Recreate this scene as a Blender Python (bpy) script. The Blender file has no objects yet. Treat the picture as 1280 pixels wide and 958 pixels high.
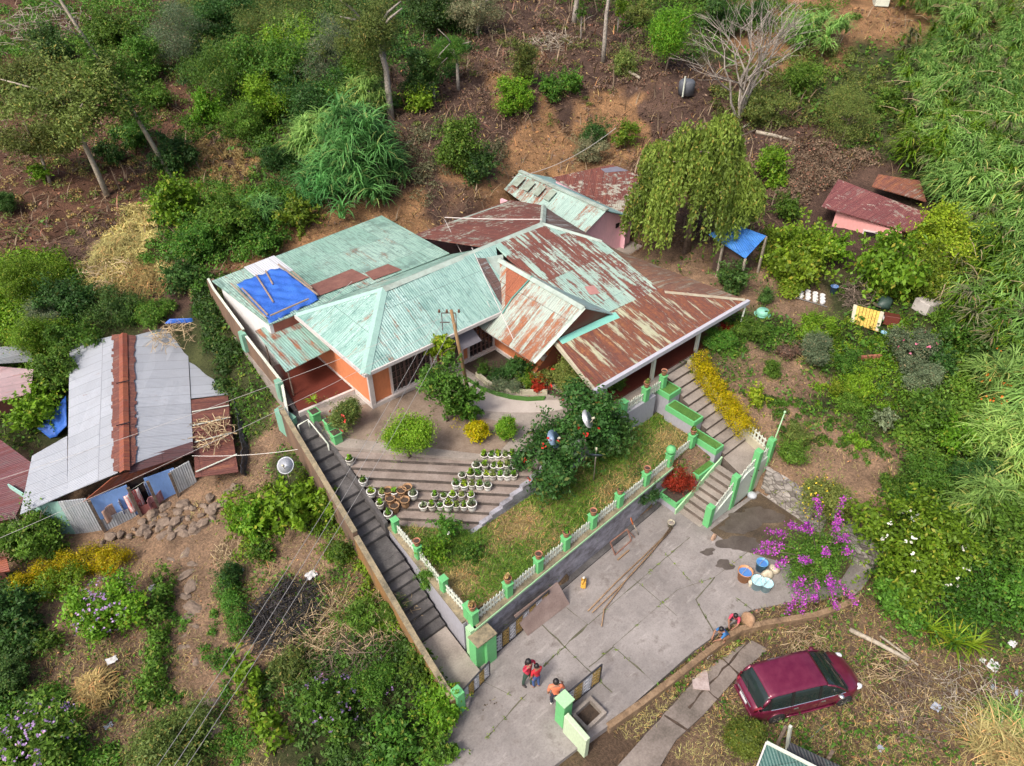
import bpy, bmesh, math, random
import numpy as np
from mathutils import Vector, Matrix
PI = math.pi
random.seed(7); RNG = np.random.default_rng(7)
scene = bpy.context.scene
COL = scene.collection
# ---------------------------------------------------------------- camera frame (x runs along the house front, y away from it)
CAMH, PITCH, YAW, FPX = 25.0, math.radians(37.6), math.radians(41.0), 887.0
_cp, _sp = math.cos(PITCH), math.sin(PITCH)
FX, FY = math.sin(YAW), math.cos(YAW)          # horizontal heading of the camera
RX, RY = math.cos(YAW), -math.sin(YAW)         # to its right
def ray(px, py):
    u, v = px - 640.0, py - 479.0
    h = FPX*_cp - v*_sp
    return (u*RX + h*FX, u*RY + h*FY, -FPX*_sp - v*_cp)
def at(px, py, z):
    d = ray(px, py); t = (z - CAMH)/d[2]
    return Vector((d[0]*t, d[1]*t, z))
def mpp(p):                                     # metres that one photo pixel spans at a point
    dz = p[2] - CAMH
    return ((p[0]*FX + p[1]*FY)*_cp - dz*_sp)/FPX
# ---------------------------------------------------------------- mesh building
class MB:
    def __init__(s): s.v = []; s.f = []; s.m = []; s.cur = 0
    def add(s, vs, fs, mi=None):
        o = len(s.v); s.v += [tuple(p) for p in vs]
        for f in fs: s.f.append(tuple(i+o for i in f)); s.m.append(s.cur if mi is None else mi)
        return s
    def box(s, x0, x1, y0, y1, z0, z1, mi=None):
        return s.add([(x0,y0,z0),(x1,y0,z0),(x1,y1,z0),(x0,y1,z0),(x0,y0,z1),(x1,y0,z1),(x1,y1,z1),(x0,y1,z1)],
                     [(3,2,1,0),(4,5,6,7),(0,1,5,4),(1,2,6,5),(2,3,7,6),(3,0,4,7)], mi)
    def obox(s, c, sx, sy, sz, rz=0, tilt=0, mi=None, tx=0):   # box standing on c, turned
        M = Matrix.Translation(Vector(c)) @ Matrix.Rotation(rz,4,'Z') @ Matrix.Rotation(tilt,4,'Y') @ Matrix.Rotation(tx,4,'X')
        vs = [M @ Vector((x*sx/2, y*sy/2, z*sz)) for z in (0,1) for (x,y) in ((-1,-1),(1,-1),(1,1),(-1,1))]
        return s.add(vs, [(3,2,1,0),(4,5,6,7),(0,1,5,4),(1,2,6,5),(2,3,7,6),(3,0,4,7)], mi)
    def bar(s, p, q, w, h=None, mi=None):       # rectangular bar between two points
        p, q = Vector(p), Vector(q); h = h or w; d = (q-p)
        if d.length < 1e-6: return s
        d.normalize(); up = Vector((0,0,1)) if abs(d.z) < .95 else Vector((1,0,0))
        a = d.cross(up).normalized(); b = a.cross(d)
        vs = [e + a*x*w/2 + b*y*h/2 for e in (p,q) for (x,y) in ((-1,-1),(1,-1),(1,1),(-1,1))]
        return s.add(vs, [(3,2,1,0),(4,5,6,7),(0,1,5,4),(1,2,6,5),(2,3,7,6),(3,0,4,7)], mi)
    def tube(s, pts, r, n=7, mi=None, cap=True):
        pts = [Vector(p) for p in pts]; rs = r if isinstance(r,(list,tuple)) else [r]*len(pts); vs = []; fs = []
        for i,p in enumerate(pts):
            d = (pts[min(i+1,len(pts)-1)] - pts[max(i-1,0)]).normalized()
            up = Vector((0,0,1)) if abs(d.z) < .9 else Vector((1,0,0))
            a = d.cross(up).normalized(); b = d.cross(a)
            vs += [p + (a*math.cos(2*PI*k/n) + b*math.sin(2*PI*k/n))*rs[i] for k in range(n)]
        for i in range(len(pts)-1):
            for k in range(n):
                fs.append((i*n+k, i*n+(k+1)%n, (i+1)*n+(k+1)%n, (i+1)*n+k))
        if cap: fs += [tuple(range(n))[::-1], tuple(range((len(pts)-1)*n, len(pts)*n))]
        return s.add(vs, fs, mi)
    def lathe(s, c, prof, n=14, mi=None, axis=None):   # prof [(r,z)]
        c = Vector(c); vs = []; fs = []
        R = Vector((0,0,1)).rotation_difference(Vector(axis)).to_matrix() if axis else Matrix.Identity(3)
        for r,z in prof: vs += [c + R @ Vector((r*math.cos(2*PI*k/n), r*math.sin(2*PI*k/n), z)) for k in range(n)]
        for i in range(len(prof)-1):
            for k in range(n): fs.append((i*n+k, i*n+(k+1)%n, (i+1)*n+(k+1)%n, (i+1)*n+k))
        if prof[0][0] > 1e-4: fs.append(tuple(range(n))[::-1])
        if prof[-1][0] > 1e-4: fs.append(tuple(range((len(prof)-1)*n, len(prof)*n)))
        return s.add(vs, fs, mi)
    def prism(s, poly, z0, z1, mi=None):        # poly in xy, z0/z1 numbers or lists
        n = len(poly); a = z0 if isinstance(z0,list) else [z0]*n; b = z1 if isinstance(z1,list) else [z1]*n
        area = sum(poly[i][0]*poly[(i+1)%n][1]-poly[(i+1)%n][0]*poly[i][1] for i in range(n))
        idx = list(range(n)) if area > 0 else list(range(n))[::-1]
        vs = [(poly[i][0],poly[i][1],a[i]) for i in idx] + [(poly[i][0],poly[i][1],b[i]) for i in idx]
        fs = [tuple(range(n))[::-1], tuple(range(n,2*n))] + [(i,(i+1)%n,n+(i+1)%n,n+i) for i in range(n)]
        return s.add(vs, fs, mi)
    def sheet(s, quad, th=.04, mi=None, nx=1, ny=1, wob=0):   # a roof sheet of some thickness: quad of 4 points
        q = [Vector(p) for p in quad]; nrm = (q[1]-q[0]).cross(q[3]-q[0]).normalized()
        if nrm.z < 0: nrm = -nrm
        top = []
        for j in range(ny+1):
            for i in range(nx+1):
                u, v = i/nx, j/ny
                p = q[0]*(1-u)*(1-v)+q[1]*u*(1-v)+q[2]*u*v+q[3]*(1-u)*v
                if wob and 0 < i < nx and 0 < j < ny: p = p + nrm*random.uniform(-wob,wob)
                top.append(p)
        bot = [p - nrm*th for p in top]; n = len(top); w = nx+1; fs = []
        for j in range(ny):
            for i in range(nx):
                f = (j*w+i, j*w+i+1, (j+1)*w+i+1, (j+1)*w+i); fs.append(f); fs.append(tuple(k+n for k in f[::-1]))
        rim = [i for i in range(nx)] + [j*w+nx for j in range(ny)] + [ny*w+i for i in range(nx,0,-1)] + [j*w for j in range(ny,0,-1)]
        for k in range(len(rim)):
            a, b = rim[k], rim[(k+1)%len(rim)]; fs.append((b,a,a+n,b+n))
        return s.add(top+bot, fs, mi)
    def blob(s, c, r, seed=0, rough=.25, sub=2, mi=None):  # irregular stone-like lump
        bm = bmesh.new(); bmesh.ops.create_icosphere(bm, subdivisions=sub, radius=1)
        rnd = random.Random(seed); ph = [rnd.uniform(0,6.28) for _ in range(6)]
        r = r if isinstance(r,(tuple,list)) else (r,r,r); vs = []
        for v in bm.verts:
            k = 1 + rough*(math.sin(v.co.x*2.3+ph[0])*math.sin(v.co.y*2.9+ph[1]) + .6*math.sin(v.co.z*3.7+ph[2]+v.co.x*2)) 
            vs.append((c[0]+v.co.x*r[0]*k, c[1]+v.co.y*r[1]*k, c[2]+v.co.z*r[2]*k))
        fs = [tuple(v.index for v in f.verts) for f in bm.faces]; bm.free()
        return s.add(vs, fs, mi)
    def build(s, name, mats, parent=None, smooth=False, bevel=0):
        me = bpy.data.meshes.new(name)
        off = wloc(parent) if parent else Vector((0,0,0))
        me.from_pydata([(x-off.x,y-off.y,z-off.z) for x,y,z in s.v], [], s.f)
        mats = mats if isinstance(mats,(list,tuple)) else [mats]
        for m in mats: me.materials.append(m)
        if len(mats) > 1: me.polygons.foreach_set('material_index', s.m)
        bm = bmesh.new(); bm.from_mesh(me); bmesh.ops.recalc_face_normals(bm, faces=bm.faces); bm.to_mesh(me); bm.free()
        if smooth: me.polygons.foreach_set('use_smooth', [True]*len(me.polygons))
        o = bpy.data.objects.new(name, me); COL.objects.link(o)
        if parent: o.parent = parent
        if bevel:
            b = o.modifiers.new('bevel','BEVEL'); b.width = bevel; b.segments = 2; b.limit_method = 'ANGLE'
        return o
def wloc(o):
    v = Vector(o.location); p = o.parent
    while p: v = v + Vector(p.location); p = p.parent
    return v
def thing(name, label, cat, loc, group=None):
    o = bpy.data.objects.new(name, None); COL.objects.link(o); o.location = loc; o.empty_display_size = .2
    return tag(o, label, cat, group)
def tag(o, label=None, cat=None, group=None, kind=None):
    if label: o['label'] = label
    if cat: o['category'] = cat
    if group: o['group'] = group
    if kind: o['kind'] = kind
    return o
def struct(o): o['kind'] = 'structure'; return o
KIDS = {}
def dup(root, loc, rotz=0, scale=None, label=None, group=None):
    if root.name not in KIDS: KIDS[root.name] = list(root.children)
    c = root.copy(); COL.objects.link(c); c.location = loc; c.rotation_euler = (0,0,rotz)
    if scale: c.scale = scale if isinstance(scale,(tuple,list)) else (scale,)*3
    if label: c['label'] = label
    if group: c['group'] = group
    for k in KIDS[root.name]:
        d = k.copy(); COL.objects.link(d); d.parent = c
        for g in k.children: e = g.copy(); COL.objects.link(e); e.parent = d
    return c
def mesh_np(name, V, F, rnd=None, mat=None):
    me = bpy.data.meshes.new(name); V = np.asarray(V, np.float32); F = np.asarray(F, np.int32); k = F.shape[1]
    me.vertices.add(len(V)); me.vertices.foreach_set('co', V.ravel())
    me.loops.add(F.size); me.loops.foreach_set('vertex_index', F.ravel())
    me.polygons.add(len(F)); me.polygons.foreach_set('loop_start', np.arange(0, F.size, k, dtype=np.int32))
    me.update(calc_edges=True)
    if rnd is not None:
        a = me.attributes.new('rnd','FLOAT','FACE'); a.data.foreach_set('value', np.asarray(rnd, np.float32))
    if mat: me.materials.append(mat)
    return me
def meshobj(name, me, parent=None, loc=(0,0,0)):
    o = bpy.data.objects.new(name, me); COL.objects.link(o); o.location = loc
    if parent: o.parent = parent
    return o
# ---------------------------------------------------------------- materials
def newmat(name):
    m = bpy.data.materials.new(name); m.use_nodes = True; nt = m.node_tree
    return m, nt, nt.nodes['Principled BSDF']
def nd(nt, t, **kw):
    n = nt.nodes.new('ShaderNode'+t)
    for k,v in kw.items():
        if k.startswith('i_'):
            key = k[2:]; key = int(key) if key.isdigit() else key.replace('_',' ')
            n.inputs[key].default_value = v
        else: setattr(n, k, v)
    return n
def lk(nt, a, b): nt.links.new(a, b)
def ramp(nt, fac, stops, interp='LINEAR'):
    r = nd(nt,'ValToRGB'); r.color_ramp.interpolation = interp; e = r.color_ramp.elements
    while len(e) < len(stops): e.new(.5)
    for i,(p,c) in enumerate(stops): e[i].position = p; e[i].color = (*c,1) if len(c) == 3 else c
    lk(nt, fac, r.inputs[0]); return r.outputs[0]
def mixc(nt, fac, a, b, mode='MIX'):
    n = nd(nt,'Mix', data_type='RGBA', blend_type=mode)
    for s,v in ((0,fac),(6,a),(7,b)):
        if hasattr(v,'is_linked') or hasattr(v,'links'): lk(nt, v, n.inputs[s])
        else: n.inputs[s].default_value = (*v,1) if isinstance(v,(tuple,list)) and len(v) == 3 else v
    return n.outputs[2]
def math_(nt, op, a, b=None):
    n = nd(nt,'Math', operation=op)
    for i,v in enumerate((a,b)):
        if v is None: continue
        if hasattr(v,'links'): lk(nt, v, n.inputs[i])
        else: n.inputs[i].default_value = v
    return n.outputs[0]
def coords(nt, scale=(1,1,1), rot=0, kind='Object'):
    tc = nd(nt,'TexCoord'); mp = nd(nt,'Mapping'); mp.inputs['Scale'].default_value = scale; mp.inputs['Rotation'].default_value = (0,0,rot)
    lk(nt, tc.outputs[kind], mp.inputs[0]); return mp.outputs[0]
def noise(nt, vec, scale, detail=5, rough=.6):
    n = nd(nt,'TexNoise', i_Scale=scale, i_Detail=detail, i_Roughness=rough); lk(nt, vec, n.inputs['Vector']); return n.outputs['Fac']
def bump(nt, b, h, strength=.3, dist=.02):
    n = nd(nt,'Bump', i_Strength=strength, i_Distance=dist); lk(nt, h, n.inputs['Height']); lk(nt, n.outputs[0], b.inputs['Normal'])
MATS = {}
def rough_mat(name, stops, scale=2.0, rough=.85, bmp=.3, dist=.02, fine=14, finemix=.35, metallic=0, stretch=(1,1,1)):
    if name in MATS: return MATS[name]
    m, nt, b = newmat(name); v = coords(nt, stretch)
    n1 = noise(nt, v, scale, 6); n2 = noise(nt, v, fine, 4)
    f = math_(nt,'ADD', math_(nt,'MULTIPLY', n1, 1-finemix), math_(nt,'MULTIPLY', n2, finemix))
    f = math_(nt,'ADD', math_(nt,'MULTIPLY', math_(nt,'SUBTRACT', f, .5), 1.9), .5)
    lk(nt, ramp(nt, f, stops), b.inputs['Base Color']); b.inputs['Roughness'].default_value = rough; b.inputs['Metallic'].default_value = metallic
    if bmp: bump(nt, b, n2, bmp, dist)
    MATS[name] = m; return m
def plain(name, c, rough=.6, metallic=0, var=.12, spec=None, coat=0):
    if name in MATS: return MATS[name]
    m, nt, b = newmat(name); v = coords(nt); n1 = noise(nt, v, 5, 4)
    lk(nt, ramp(nt, n1, [(.25,[x*(1-var) for x in c]),(.75,[min(1,x*(1+var)) for x in c])]), b.inputs['Base Color'])
    b.inputs['Roughness'].default_value = rough; b.inputs['Metallic'].default_value = metallic
    if coat: b.inputs['Coat Weight'].default_value = coat; b.inputs['Coat Roughness'].default_value = .08
    MATS[name] = m; return m
def weathered(name, paint, dirt, amt=.5, scale=1.6, rough=.7, bmp=.15, stretch=(1,1,.35)):
    """painted plaster with patchy mould or wear running down it"""
    if name in MATS: return MATS[name]
    m, nt, b = newmat(name); v = coords(nt, stretch); n1 = noise(nt, v, scale, 8, .68); n2 = noise(nt, v, scale*9, 4)
    f = math_(nt,'ADD', math_(nt,'MULTIPLY', n1, .75), math_(nt,'MULTIPLY', n2, .25))
    t = 1-amt
    fac = ramp(nt, f, [(max(0,t-.18+.1),(0,0,0)),(min(1,t+.12+.1),(1,1,1))])
    pc = ramp(nt, n2, [(.3,[x*.9 for x in paint]),(.7,[min(1,x*1.08) for x in paint])])
    dc = ramp(nt, n2, [(.3,[x*.6 for x in dirt]),(.7,[x*1.2 for x in dirt])])
    lk(nt, mixc(nt, fac, pc, dc), b.inputs['Base Color']); b.inputs['Roughness'].default_value = rough
    bump(nt, b, f, bmp, .03); MATS[name] = m; return m
RUST = [(0.0,(.075,.035,.028)),(.45,(.17,.062,.045)),(.7,(.26,.10,.05)),(1.0,(.40,.19,.085))]
RUSTRED = [(0.0,(.075,.028,.024)),(.45,(.135,.042,.034)),(.75,(.20,.070,.048)),(1.0,(.34,.16,.08))]
def roofmat(name, paint, amt, rot=0, rust=RUST, streak=.55, pitch=.13, sheetsize=(.85,2.6), paint2=None, rough=.62, stain=(.05,.12,.11), stainamt=.35, contrast=.10, flake=0, sx=5):
    """corrugated sheet: painted, worn to rust in streaks that run down the slope (local y after rot)"""
    if name in MATS: return MATS[name]
    m, nt, b = newmat(name)
    v = coords(nt, (1,1,1), rot); vs = nd(nt,'Mapping'); vs.inputs['Scale'].default_value = (sx,.45,1); lk(nt, v, vs.inputs[0])
    st = noise(nt, vs.outputs[0], 1.0, 6, .65); lg = noise(nt, v, .45, 4, .6); fi = noise(nt, v, 7, 5, .65)
    br = nd(nt,'TexBrick', offset=.5, squash=1); br.inputs['Scale'].default_value = 1; br.inputs['Brick Width'].default_value = sheetsize[0]; br.inputs['Row Height'].default_value = sheetsize[1]
    br.inputs['Mortar Size'].default_value = .018; br.inputs['Color1'].default_value = (0,0,0,1); br.inputs['Color2'].default_value = (1,1,1,1); br.inputs['Mortar'].default_value = (.5,.5,.5,1); br.inputs['Bias'].default_value = 0
    lk(nt, v, br.inputs['Vector'])
    sh = nd(nt,'RGBToBW'); lk(nt, br.outputs['Color'], sh.inputs[0])
    f = math_(nt,'ADD', math_(nt,'MULTIPLY', st, streak), math_(nt,'MULTIPLY', lg, (1-streak)*.6))
    f = math_(nt,'ADD', f, math_(nt,'MULTIPLY', fi, (1-streak)*.4))
    f = math_(nt,'ADD', f, math_(nt,'MULTIPLY', math_(nt,'SUBTRACT', sh.outputs[0], .5), .10))
    t = .5 + (.5-amt)*.45
    fac = ramp(nt, f, [(t-contrast*.5,(0,0,0)),(t+contrast*.5,(1,1,1))])
    if flake: fk = noise(nt, v, 2.6, 6, .75); fac = mixc(nt, ramp(nt, math_(nt,'ADD',math_(nt,'MULTIPLY',fk,.6),math_(nt,'MULTIPLY',lg,.4)), [(.5+.12*(1-flake),(0,0,0)),(.54+.12*(1-flake),(.85,.85,.85))]), fac, (0,0,0))
    rc = ramp(nt, math_(nt,'ADD', math_(nt,'MULTIPLY', st, .6), math_(nt,'MULTIPLY', fi, .4)), [(.28+p*.44,c) for p,c in rust])
    p2 = paint2 or [x*.72 for x in paint]
    pc = ramp(nt, math_(nt,'ADD', math_(nt,'MULTIPLY', sh.outputs[0], .35), math_(nt,'MULTIPLY', lg, .65)), [(.3,p2),(.65,paint)])
    sf = ramp(nt, noise(nt, vs.outputs[0], 2.3, 7, .75), [(.47,(0,0,0)),(.66,(stainamt,)*3)])
    sf2 = ramp(nt, noise(nt, v, .9, 8, .72), [(.50,(0,0,0)),(.64,(stainamt*.8,)*3)]); sf = mixc(nt, 1.0, sf, sf2, 'LIGHTEN'); sf3 = ramp(nt, noise(nt, v, 3.4, 8, .8), [(.56,(0,0,0)),(.63,(min(1,stainamt*1.1),)*3)]); sf = mixc(nt, 1.0, sf, sf3, 'LIGHTEN')
    pc = mixc(nt, sf, pc, stain)
    c = mixc(nt, fac, pc, rc)
    lap = ramp(nt, br.outputs['Fac'], [(.2,(1,1,1)),(.9,(.62,.62,.62))])
    lk(nt, mixc(nt, 1.0, c, lap, 'MULTIPLY'), b.inputs['Base Color'])
    rr = nd(nt,'MapRange', i_To_Min=rough-.12, i_To_Max=.9); lk(nt, fac, rr.inputs[0]); lk(nt, rr.outputs[0], b.inputs['Roughness'])
    wv = nd(nt,'TexWave', wave_type='BANDS', bands_direction='X', i_Scale=2*PI/(20*pitch)); lk(nt, v, wv.inputs['Vector'])
    h = math_(nt,'ADD', wv.outputs['Fac'], math_(nt,'MULTIPLY', fi, .5)); bump(nt, b, h, .55, .03)
    MATS[name] = m; return m
def leafmat(name, a, c, trans=.30, rough=.55, spread=.25):
    """leaf colour runs from a to c at random leaf by leaf, and the whole plant shifts a little too"""
    if name in MATS: return MATS[name]
    m, nt, b = newmat(name); at_ = nd(nt,'Attribute', attribute_name='rnd'); oi = nd(nt,'ObjectInfo')
    tc = coords(nt); big = noise(nt, tc, 1.3, 3)
    f = math_(nt,'ADD', math_(nt,'MULTIPLY', at_.outputs['Fac'], .6), math_(nt,'MULTIPLY', math_(nt,'SUBTRACT', big, .25), .8))
    col = ramp(nt, f, [(0.12,[x*.55 for x in a]),(.5,[(x+y)*.5 for x,y in zip(a,c)]),(.9,[x*1.12 for x in c])])
    hs = nd(nt,'HueSaturation'); hs.inputs['Saturation'].default_value = 1.08; lk(nt, col, hs.inputs['Color'])
    mr = nd(nt,'MapRange', i_To_Min=1-spread, i_To_Max=1+spread); lk(nt, oi.outputs['Random'], mr.inputs[0]); lk(nt, mr.outputs[0], hs.inputs['Value'])
    mh = nd(nt,'MapRange', i_To_Min=.485, i_To_Max=.515); lk(nt, math_(nt,'FRACT', math_(nt,'MULTIPLY', oi.outputs['Random'], 7.31)), mh.inputs[0]); lk(nt, mh.outputs[0], hs.inputs['Hue'])
    lk(nt, hs.outputs[0], b.inputs['Base Color']); b.inputs['Roughness'].default_value = rough; b.inputs['Specular IOR Level'].default_value = .3
    old = ramp(nt, math_(nt,'FRACT',math_(nt,'MULTIPLY',at_.outputs['Fac'],37.7)), [(.925,(0,0,0)),(.945,(.75,.75,.75))]); hcol = mixc(nt, old, hs.outputs[0], (c[0]*1.5+.03,c[1]*.95,c[2]*.9)); lk(nt, hcol, b.inputs['Base Color'])
    tr = nd(nt,'BsdfTranslucent'); lk(nt, hcol, tr.inputs[0]); mx = nd(nt,'MixShader', i_0=trans)
    lk(nt, b.outputs[0], mx.inputs[1]); lk(nt, tr.outputs[0], mx.inputs[2]); lk(nt, mx.outputs[0], nt.nodes['Material Output'].inputs[0])
    MATS[name] = m; return m
LEAF = dict(
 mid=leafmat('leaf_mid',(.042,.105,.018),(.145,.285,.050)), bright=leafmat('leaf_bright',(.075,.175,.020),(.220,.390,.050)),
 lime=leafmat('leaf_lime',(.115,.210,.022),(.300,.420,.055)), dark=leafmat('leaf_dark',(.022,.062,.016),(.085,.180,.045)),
 olive=leafmat('leaf_olive',(.085,.120,.030),(.230,.300,.085)), grey=leafmat('leaf_greygreen',(.075,.115,.060),(.230,.290,.170)),
 yellow=leafmat('leaf_yellow',(.240,.240,.012),(.520,.450,.025)), reed=leafmat('leaf_reed',(.125,.270,.065),(.400,.600,.190),.3),
 reedblue=leafmat('leaf_reed_blue',(.050,.165,.045),(.220,.450,.150),.3), willow=leafmat('leaf_willow',(.075,.125,.025),(.240,.330,.075)),
 vine=leafmat('leaf_vine',(.070,.145,.018),(.235,.355,.050)), dry=leafmat('leaf_dry',(0.216,0.157,0.069),(0.489,0.374,0.163),.1),
 straw=leafmat('leaf_straw',(0.374,0.284,0.119),(0.600,0.556,0.250),.1), brown=leafmat('leaf_brown',(.075,.050,.038),(.250,.180,.125),.05),
 conifer=leafmat('leaf_conifer',(.055,.085,.015),(.190,.220,.045)), redbush=leafmat('leaf_red',(.200,.020,.020),(.440,.065,.050)),
 black=leafmat('leaf_burnt',(0.011,0.012,0.013),(0.043,0.042,0.037),.0), grass=leafmat('leaf_grass',(.070,.140,.020),(.190,.290,.055)), olive2=leafmat('leaf_dull',(.105,.115,.060),(.260,.260,.150)))
FLOWER = dict(white=plain('petal_white',(.80,.80,.72),.6), red=plain('petal_red',(.55,.03,.02),.6), purple=leafmat('petal_purple',(.28,.03,.32),(.62,.15,.62),.2),
 lilac=leafmat('petal_lilac',(.25,.17,.38),(.50,.36,.58),.2), yellow=plain('petal_yellow',(.75,.55,.02),.6), pink=plain('petal_pink',(.70,.18,.30),.6), cream=plain('petal_cream',(.78,.76,.35),.6), orange=plain('petal_orange',(.70,.16,.02),.6))
BARK = rough_mat('bark',[(.3,(.09,.065,.05)),(.7,(.22,.17,.13))],6,.9,.6,.03)
BARKGREY = rough_mat('bark_grey',[(.3,(.20,.17,.15)),(.7,(.42,.38,.33))],6,.9,.5,.03)
TWIG = rough_mat('twig',[(.3,(.26,.22,.17)),(.7,(.45,.40,.32))],6,.9,.3)
STRAWWOOD = rough_mat('straw_wood',[(.3,(.28,.20,.11)),(.7,(.52,.41,.25))],6,.9,.3)
# ---------------------------------------------------------------- the lie of the land
_TP = [  # photo column, row, height in metres
 (1000,930,-.5),(950,860,-.5),(1000,812,-.45),(1060,850,-.45),(1150,900,-.3),(1250,850,0),(1200,800,.0),(1080,790,-.35),(620,930,0),(700,945,-.1),(820,930,-.5),(900,958,-.5),(1270,958,.4),
 (500,850,0),(250,750,0),(180,850,-.2),(100,850,-.4),(30,930,-.6),(250,950,-.5),(400,900,-.2),(480,930,-.1),(560,880,0),(500,760,.6),(440,660,1.3),(400,600,1.7),(345,560,1.9),
 (300,640,.7),(200,650,.2),(120,690,0),(70,665,0),(30,720,-.2),(300,720,.3),(380,740,.5),(315,560,1.4),(300,470,2.4),(255,400,3.6),(240,370,3.9),
 (150,480,1.1),(150,560,.5),(60,520,.6),(10,600,.2),(20,480,1.2),(200,420,2.3),(150,395,2.7),(60,420,2.2),(60,350,3.6),(100,300,4.4),(40,270,5.0),(150,260,5.2),(230,330,4.2),(200,290,4.7),(100,200,6.6),(20,200,6.8),
 (250,170,6.8),(30,60,10),(150,60,10),(260,250,5.2),(320,310,4.8),(390,285,5.0),(470,255,5.4),(430,220,6.4),(350,100,9.3),(450,60,10.6),(560,160,8.2),(520,225,6.4),(600,100,9.8),(680,40,11.5),(755,75,10.6),(830,95,10.2),
 (680,130,8.8),(600,215,6.6),(700,172,7.6),(780,165,7.6),(640,218,5.2),(700,206,5.2),(770,203,5.0),(900,150,7.8),(970,170,7.2),(1000,90,9.2),(960,230,5.4),(930,345,3.8),(1000,375,3.5),(1050,330,4.0),(1100,215,6.2),(1130,180,7.2),
 (1190,300,4.6),(1200,380,3.5),(1270,400,3.6),(1200,100,9.2),(1270,50,11),(1270,200,7.2),(1080,20,12),(950,20,11.6),(850,30,11.8),
 (885,430,3.3),(960,420,3.2),(930,480,2.8),(990,520,2.1),(1000,588,1.55),(1060,540,2.0),(1040,600,1.5),(1100,500,2.5),(1100,600,1.6),(1060,660,1.35),(1110,700,.9),(1150,770,.15),(1250,600,2.0),(1270,720,.9),(1200,560,2.3),(1120,420,3.1),
 (-150,100,8.5),(-150,400,3),(-150,700,-.4),(-150,950,-1),(1430,100,9),(1430,400,4),(1430,700,1.2),(1430,950,.6),
]
for _x in range(-250,1600,230): _TP += [(_x,-55,14.2+(_x%3)*.2),(_x,-150,18.5)]
_tp = [(*at(x,y,z)[:2], z) for x,y,z in _TP]
_tp += [(3,3,-.3),(-6,4,-.6),(-12,-4,-.8),(8,-6,-.2),(20,-8,.3),(30,34,3.2),(16,34,3.2),(24,39.5,4.0),(15,39.5,4.0),(12,38.6,3.8)]
_P = np.array(_tp)
def _kern(d): return np.sqrt(d*d+4.0)
_n = len(_P); _K = _kern(np.hypot(_P[:,None,0]-_P[None,:,0], _P[:,None,1]-_P[None,:,1])) - np.eye(_n)*1.0
_A = np.zeros((_n+1,_n+1)); _A[:_n,:_n] = _K; _A[:_n,_n] = 1; _A[_n,:_n] = 1
_W = np.linalg.solve(_A, np.append(_P[:,2],0))
def terr(x, y):
    x = np.asarray(x,float); y = np.asarray(y,float); sh = x.shape
    X, Y = x.ravel(), y.ravel(); r = np.hypot(X,Y); k = np.minimum(1, 170/np.maximum(r,1e-3)); out = np.empty(len(X))
    Xc, Yc = X*k, Y*k
    for i in range(0,len(X),20000):
        out[i:i+20000] = _kern(np.hypot(Xc[i:i+20000,None]-_P[None,:,0], Yc[i:i+20000,None]-_P[None,:,1])) @ _W[:_n] + _W[_n]
    out = np.clip(out, -2.5, 24)
    return out.reshape(sh)
def bumps(x, y):
    return (.10*np.sin(x*1.1+1.3*np.sin(y*.7))*np.sin(y*1.3+.8*np.sin(x*.9)) + .05*np.sin(x*2.9+2*np.sin(y*1.7))*np.sin(y*3.3+x) + .03*np.sin(x*6.1+y*2)*np.sin(y*5.7-x*1.3))
COURT = [(8.55,12.5),(8.3,7.5),(11,7.2),(15.5,7.05),(18.7,6.65),(20.6,5.6),(23,4.0),(24.5,4.4),(24.75,10.3),(21,10.6),(20.8,12.3),(21.3,13.3),(9,12.4)]
LAWN = [(9.1,12.8),(21.3,13.6),(23.8,13.9),(24.0,16.25),(11.8,16.25),(9.6,18.6)]
HOUSE = [(9.4,25.0),(9.6,16.3),(24.2,16.3),(24.6,17.2),(31.0,17.0),(31.2,26.5),(35.3,26.5),(35.3,36.2),(21.9,36.2),(21.9,38.2),(10.2,38.2)]
OLDS = [tuple(at(x,y,-.4)[:2]) for x,y in [(768,965),(868,848),(902,820),(938,798),(962,812),(927,843),(907,867),(882,895),(847,927),(817,980)]]
STAIRL = [(7.15,10.6),(9.6,10.9),(9.9,25.5),(8.6,26.5)]
STAIRR = [(20.6,10.4),(25.5,10.4),(25.6,12),(26.2,16.9),(24,16.9),(23.9,12.3),(20.6,12.4)]
DRIVE = [(8.7,12.4),(7.3,11.6),(5.2,10.2),(.9,7.3),(3.0,4.2),(8.4,7.3),(8.5,7.6)]
def inpoly(poly, x, y):
    x = np.asarray(x,float); y = np.asarray(y,float); c = np.zeros(x.shape, bool); n = len(poly)
    for i in range(n):
        (x1,y1),(x2,y2) = poly[i], poly[(i+1)%n]
        if y1 == y2: continue
        c ^= ((y1 > y) != (y2 > y)) & (x < (x2-x1)*(y-y1)/(y2-y1)+x1)
    return c
def ground(x, y):
    x = np.asarray(x,float); y = np.asarray(y,float); z = terr(x,y)
    z = np.where(inpoly(COURT,x,y), np.minimum(z,-.35), z)
    z = np.where(inpoly(DRIVE,x,y), np.minimum(z,-.3), z)
    z = np.where(inpoly(OLDS,x,y), np.minimum(z,-.6), z)
    z = np.where(inpoly(LAWN,x,y), np.minimum(z,1.3), z)
    z = np.where(inpoly(HOUSE,x,y), np.minimum(z,2.6), z)
    z = np.where(inpoly(HOUSE,x,y) & (x+y < 33) & (x < 16), np.minimum(z,1.0), z)
    z = np.where(inpoly(STAIRL,x,y), np.minimum(z, -.65+(y-11.5)*.22), z)
    z = np.where(inpoly(STAIRR,x,y), np.minimum(z, -.3), z)
    return z
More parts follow.
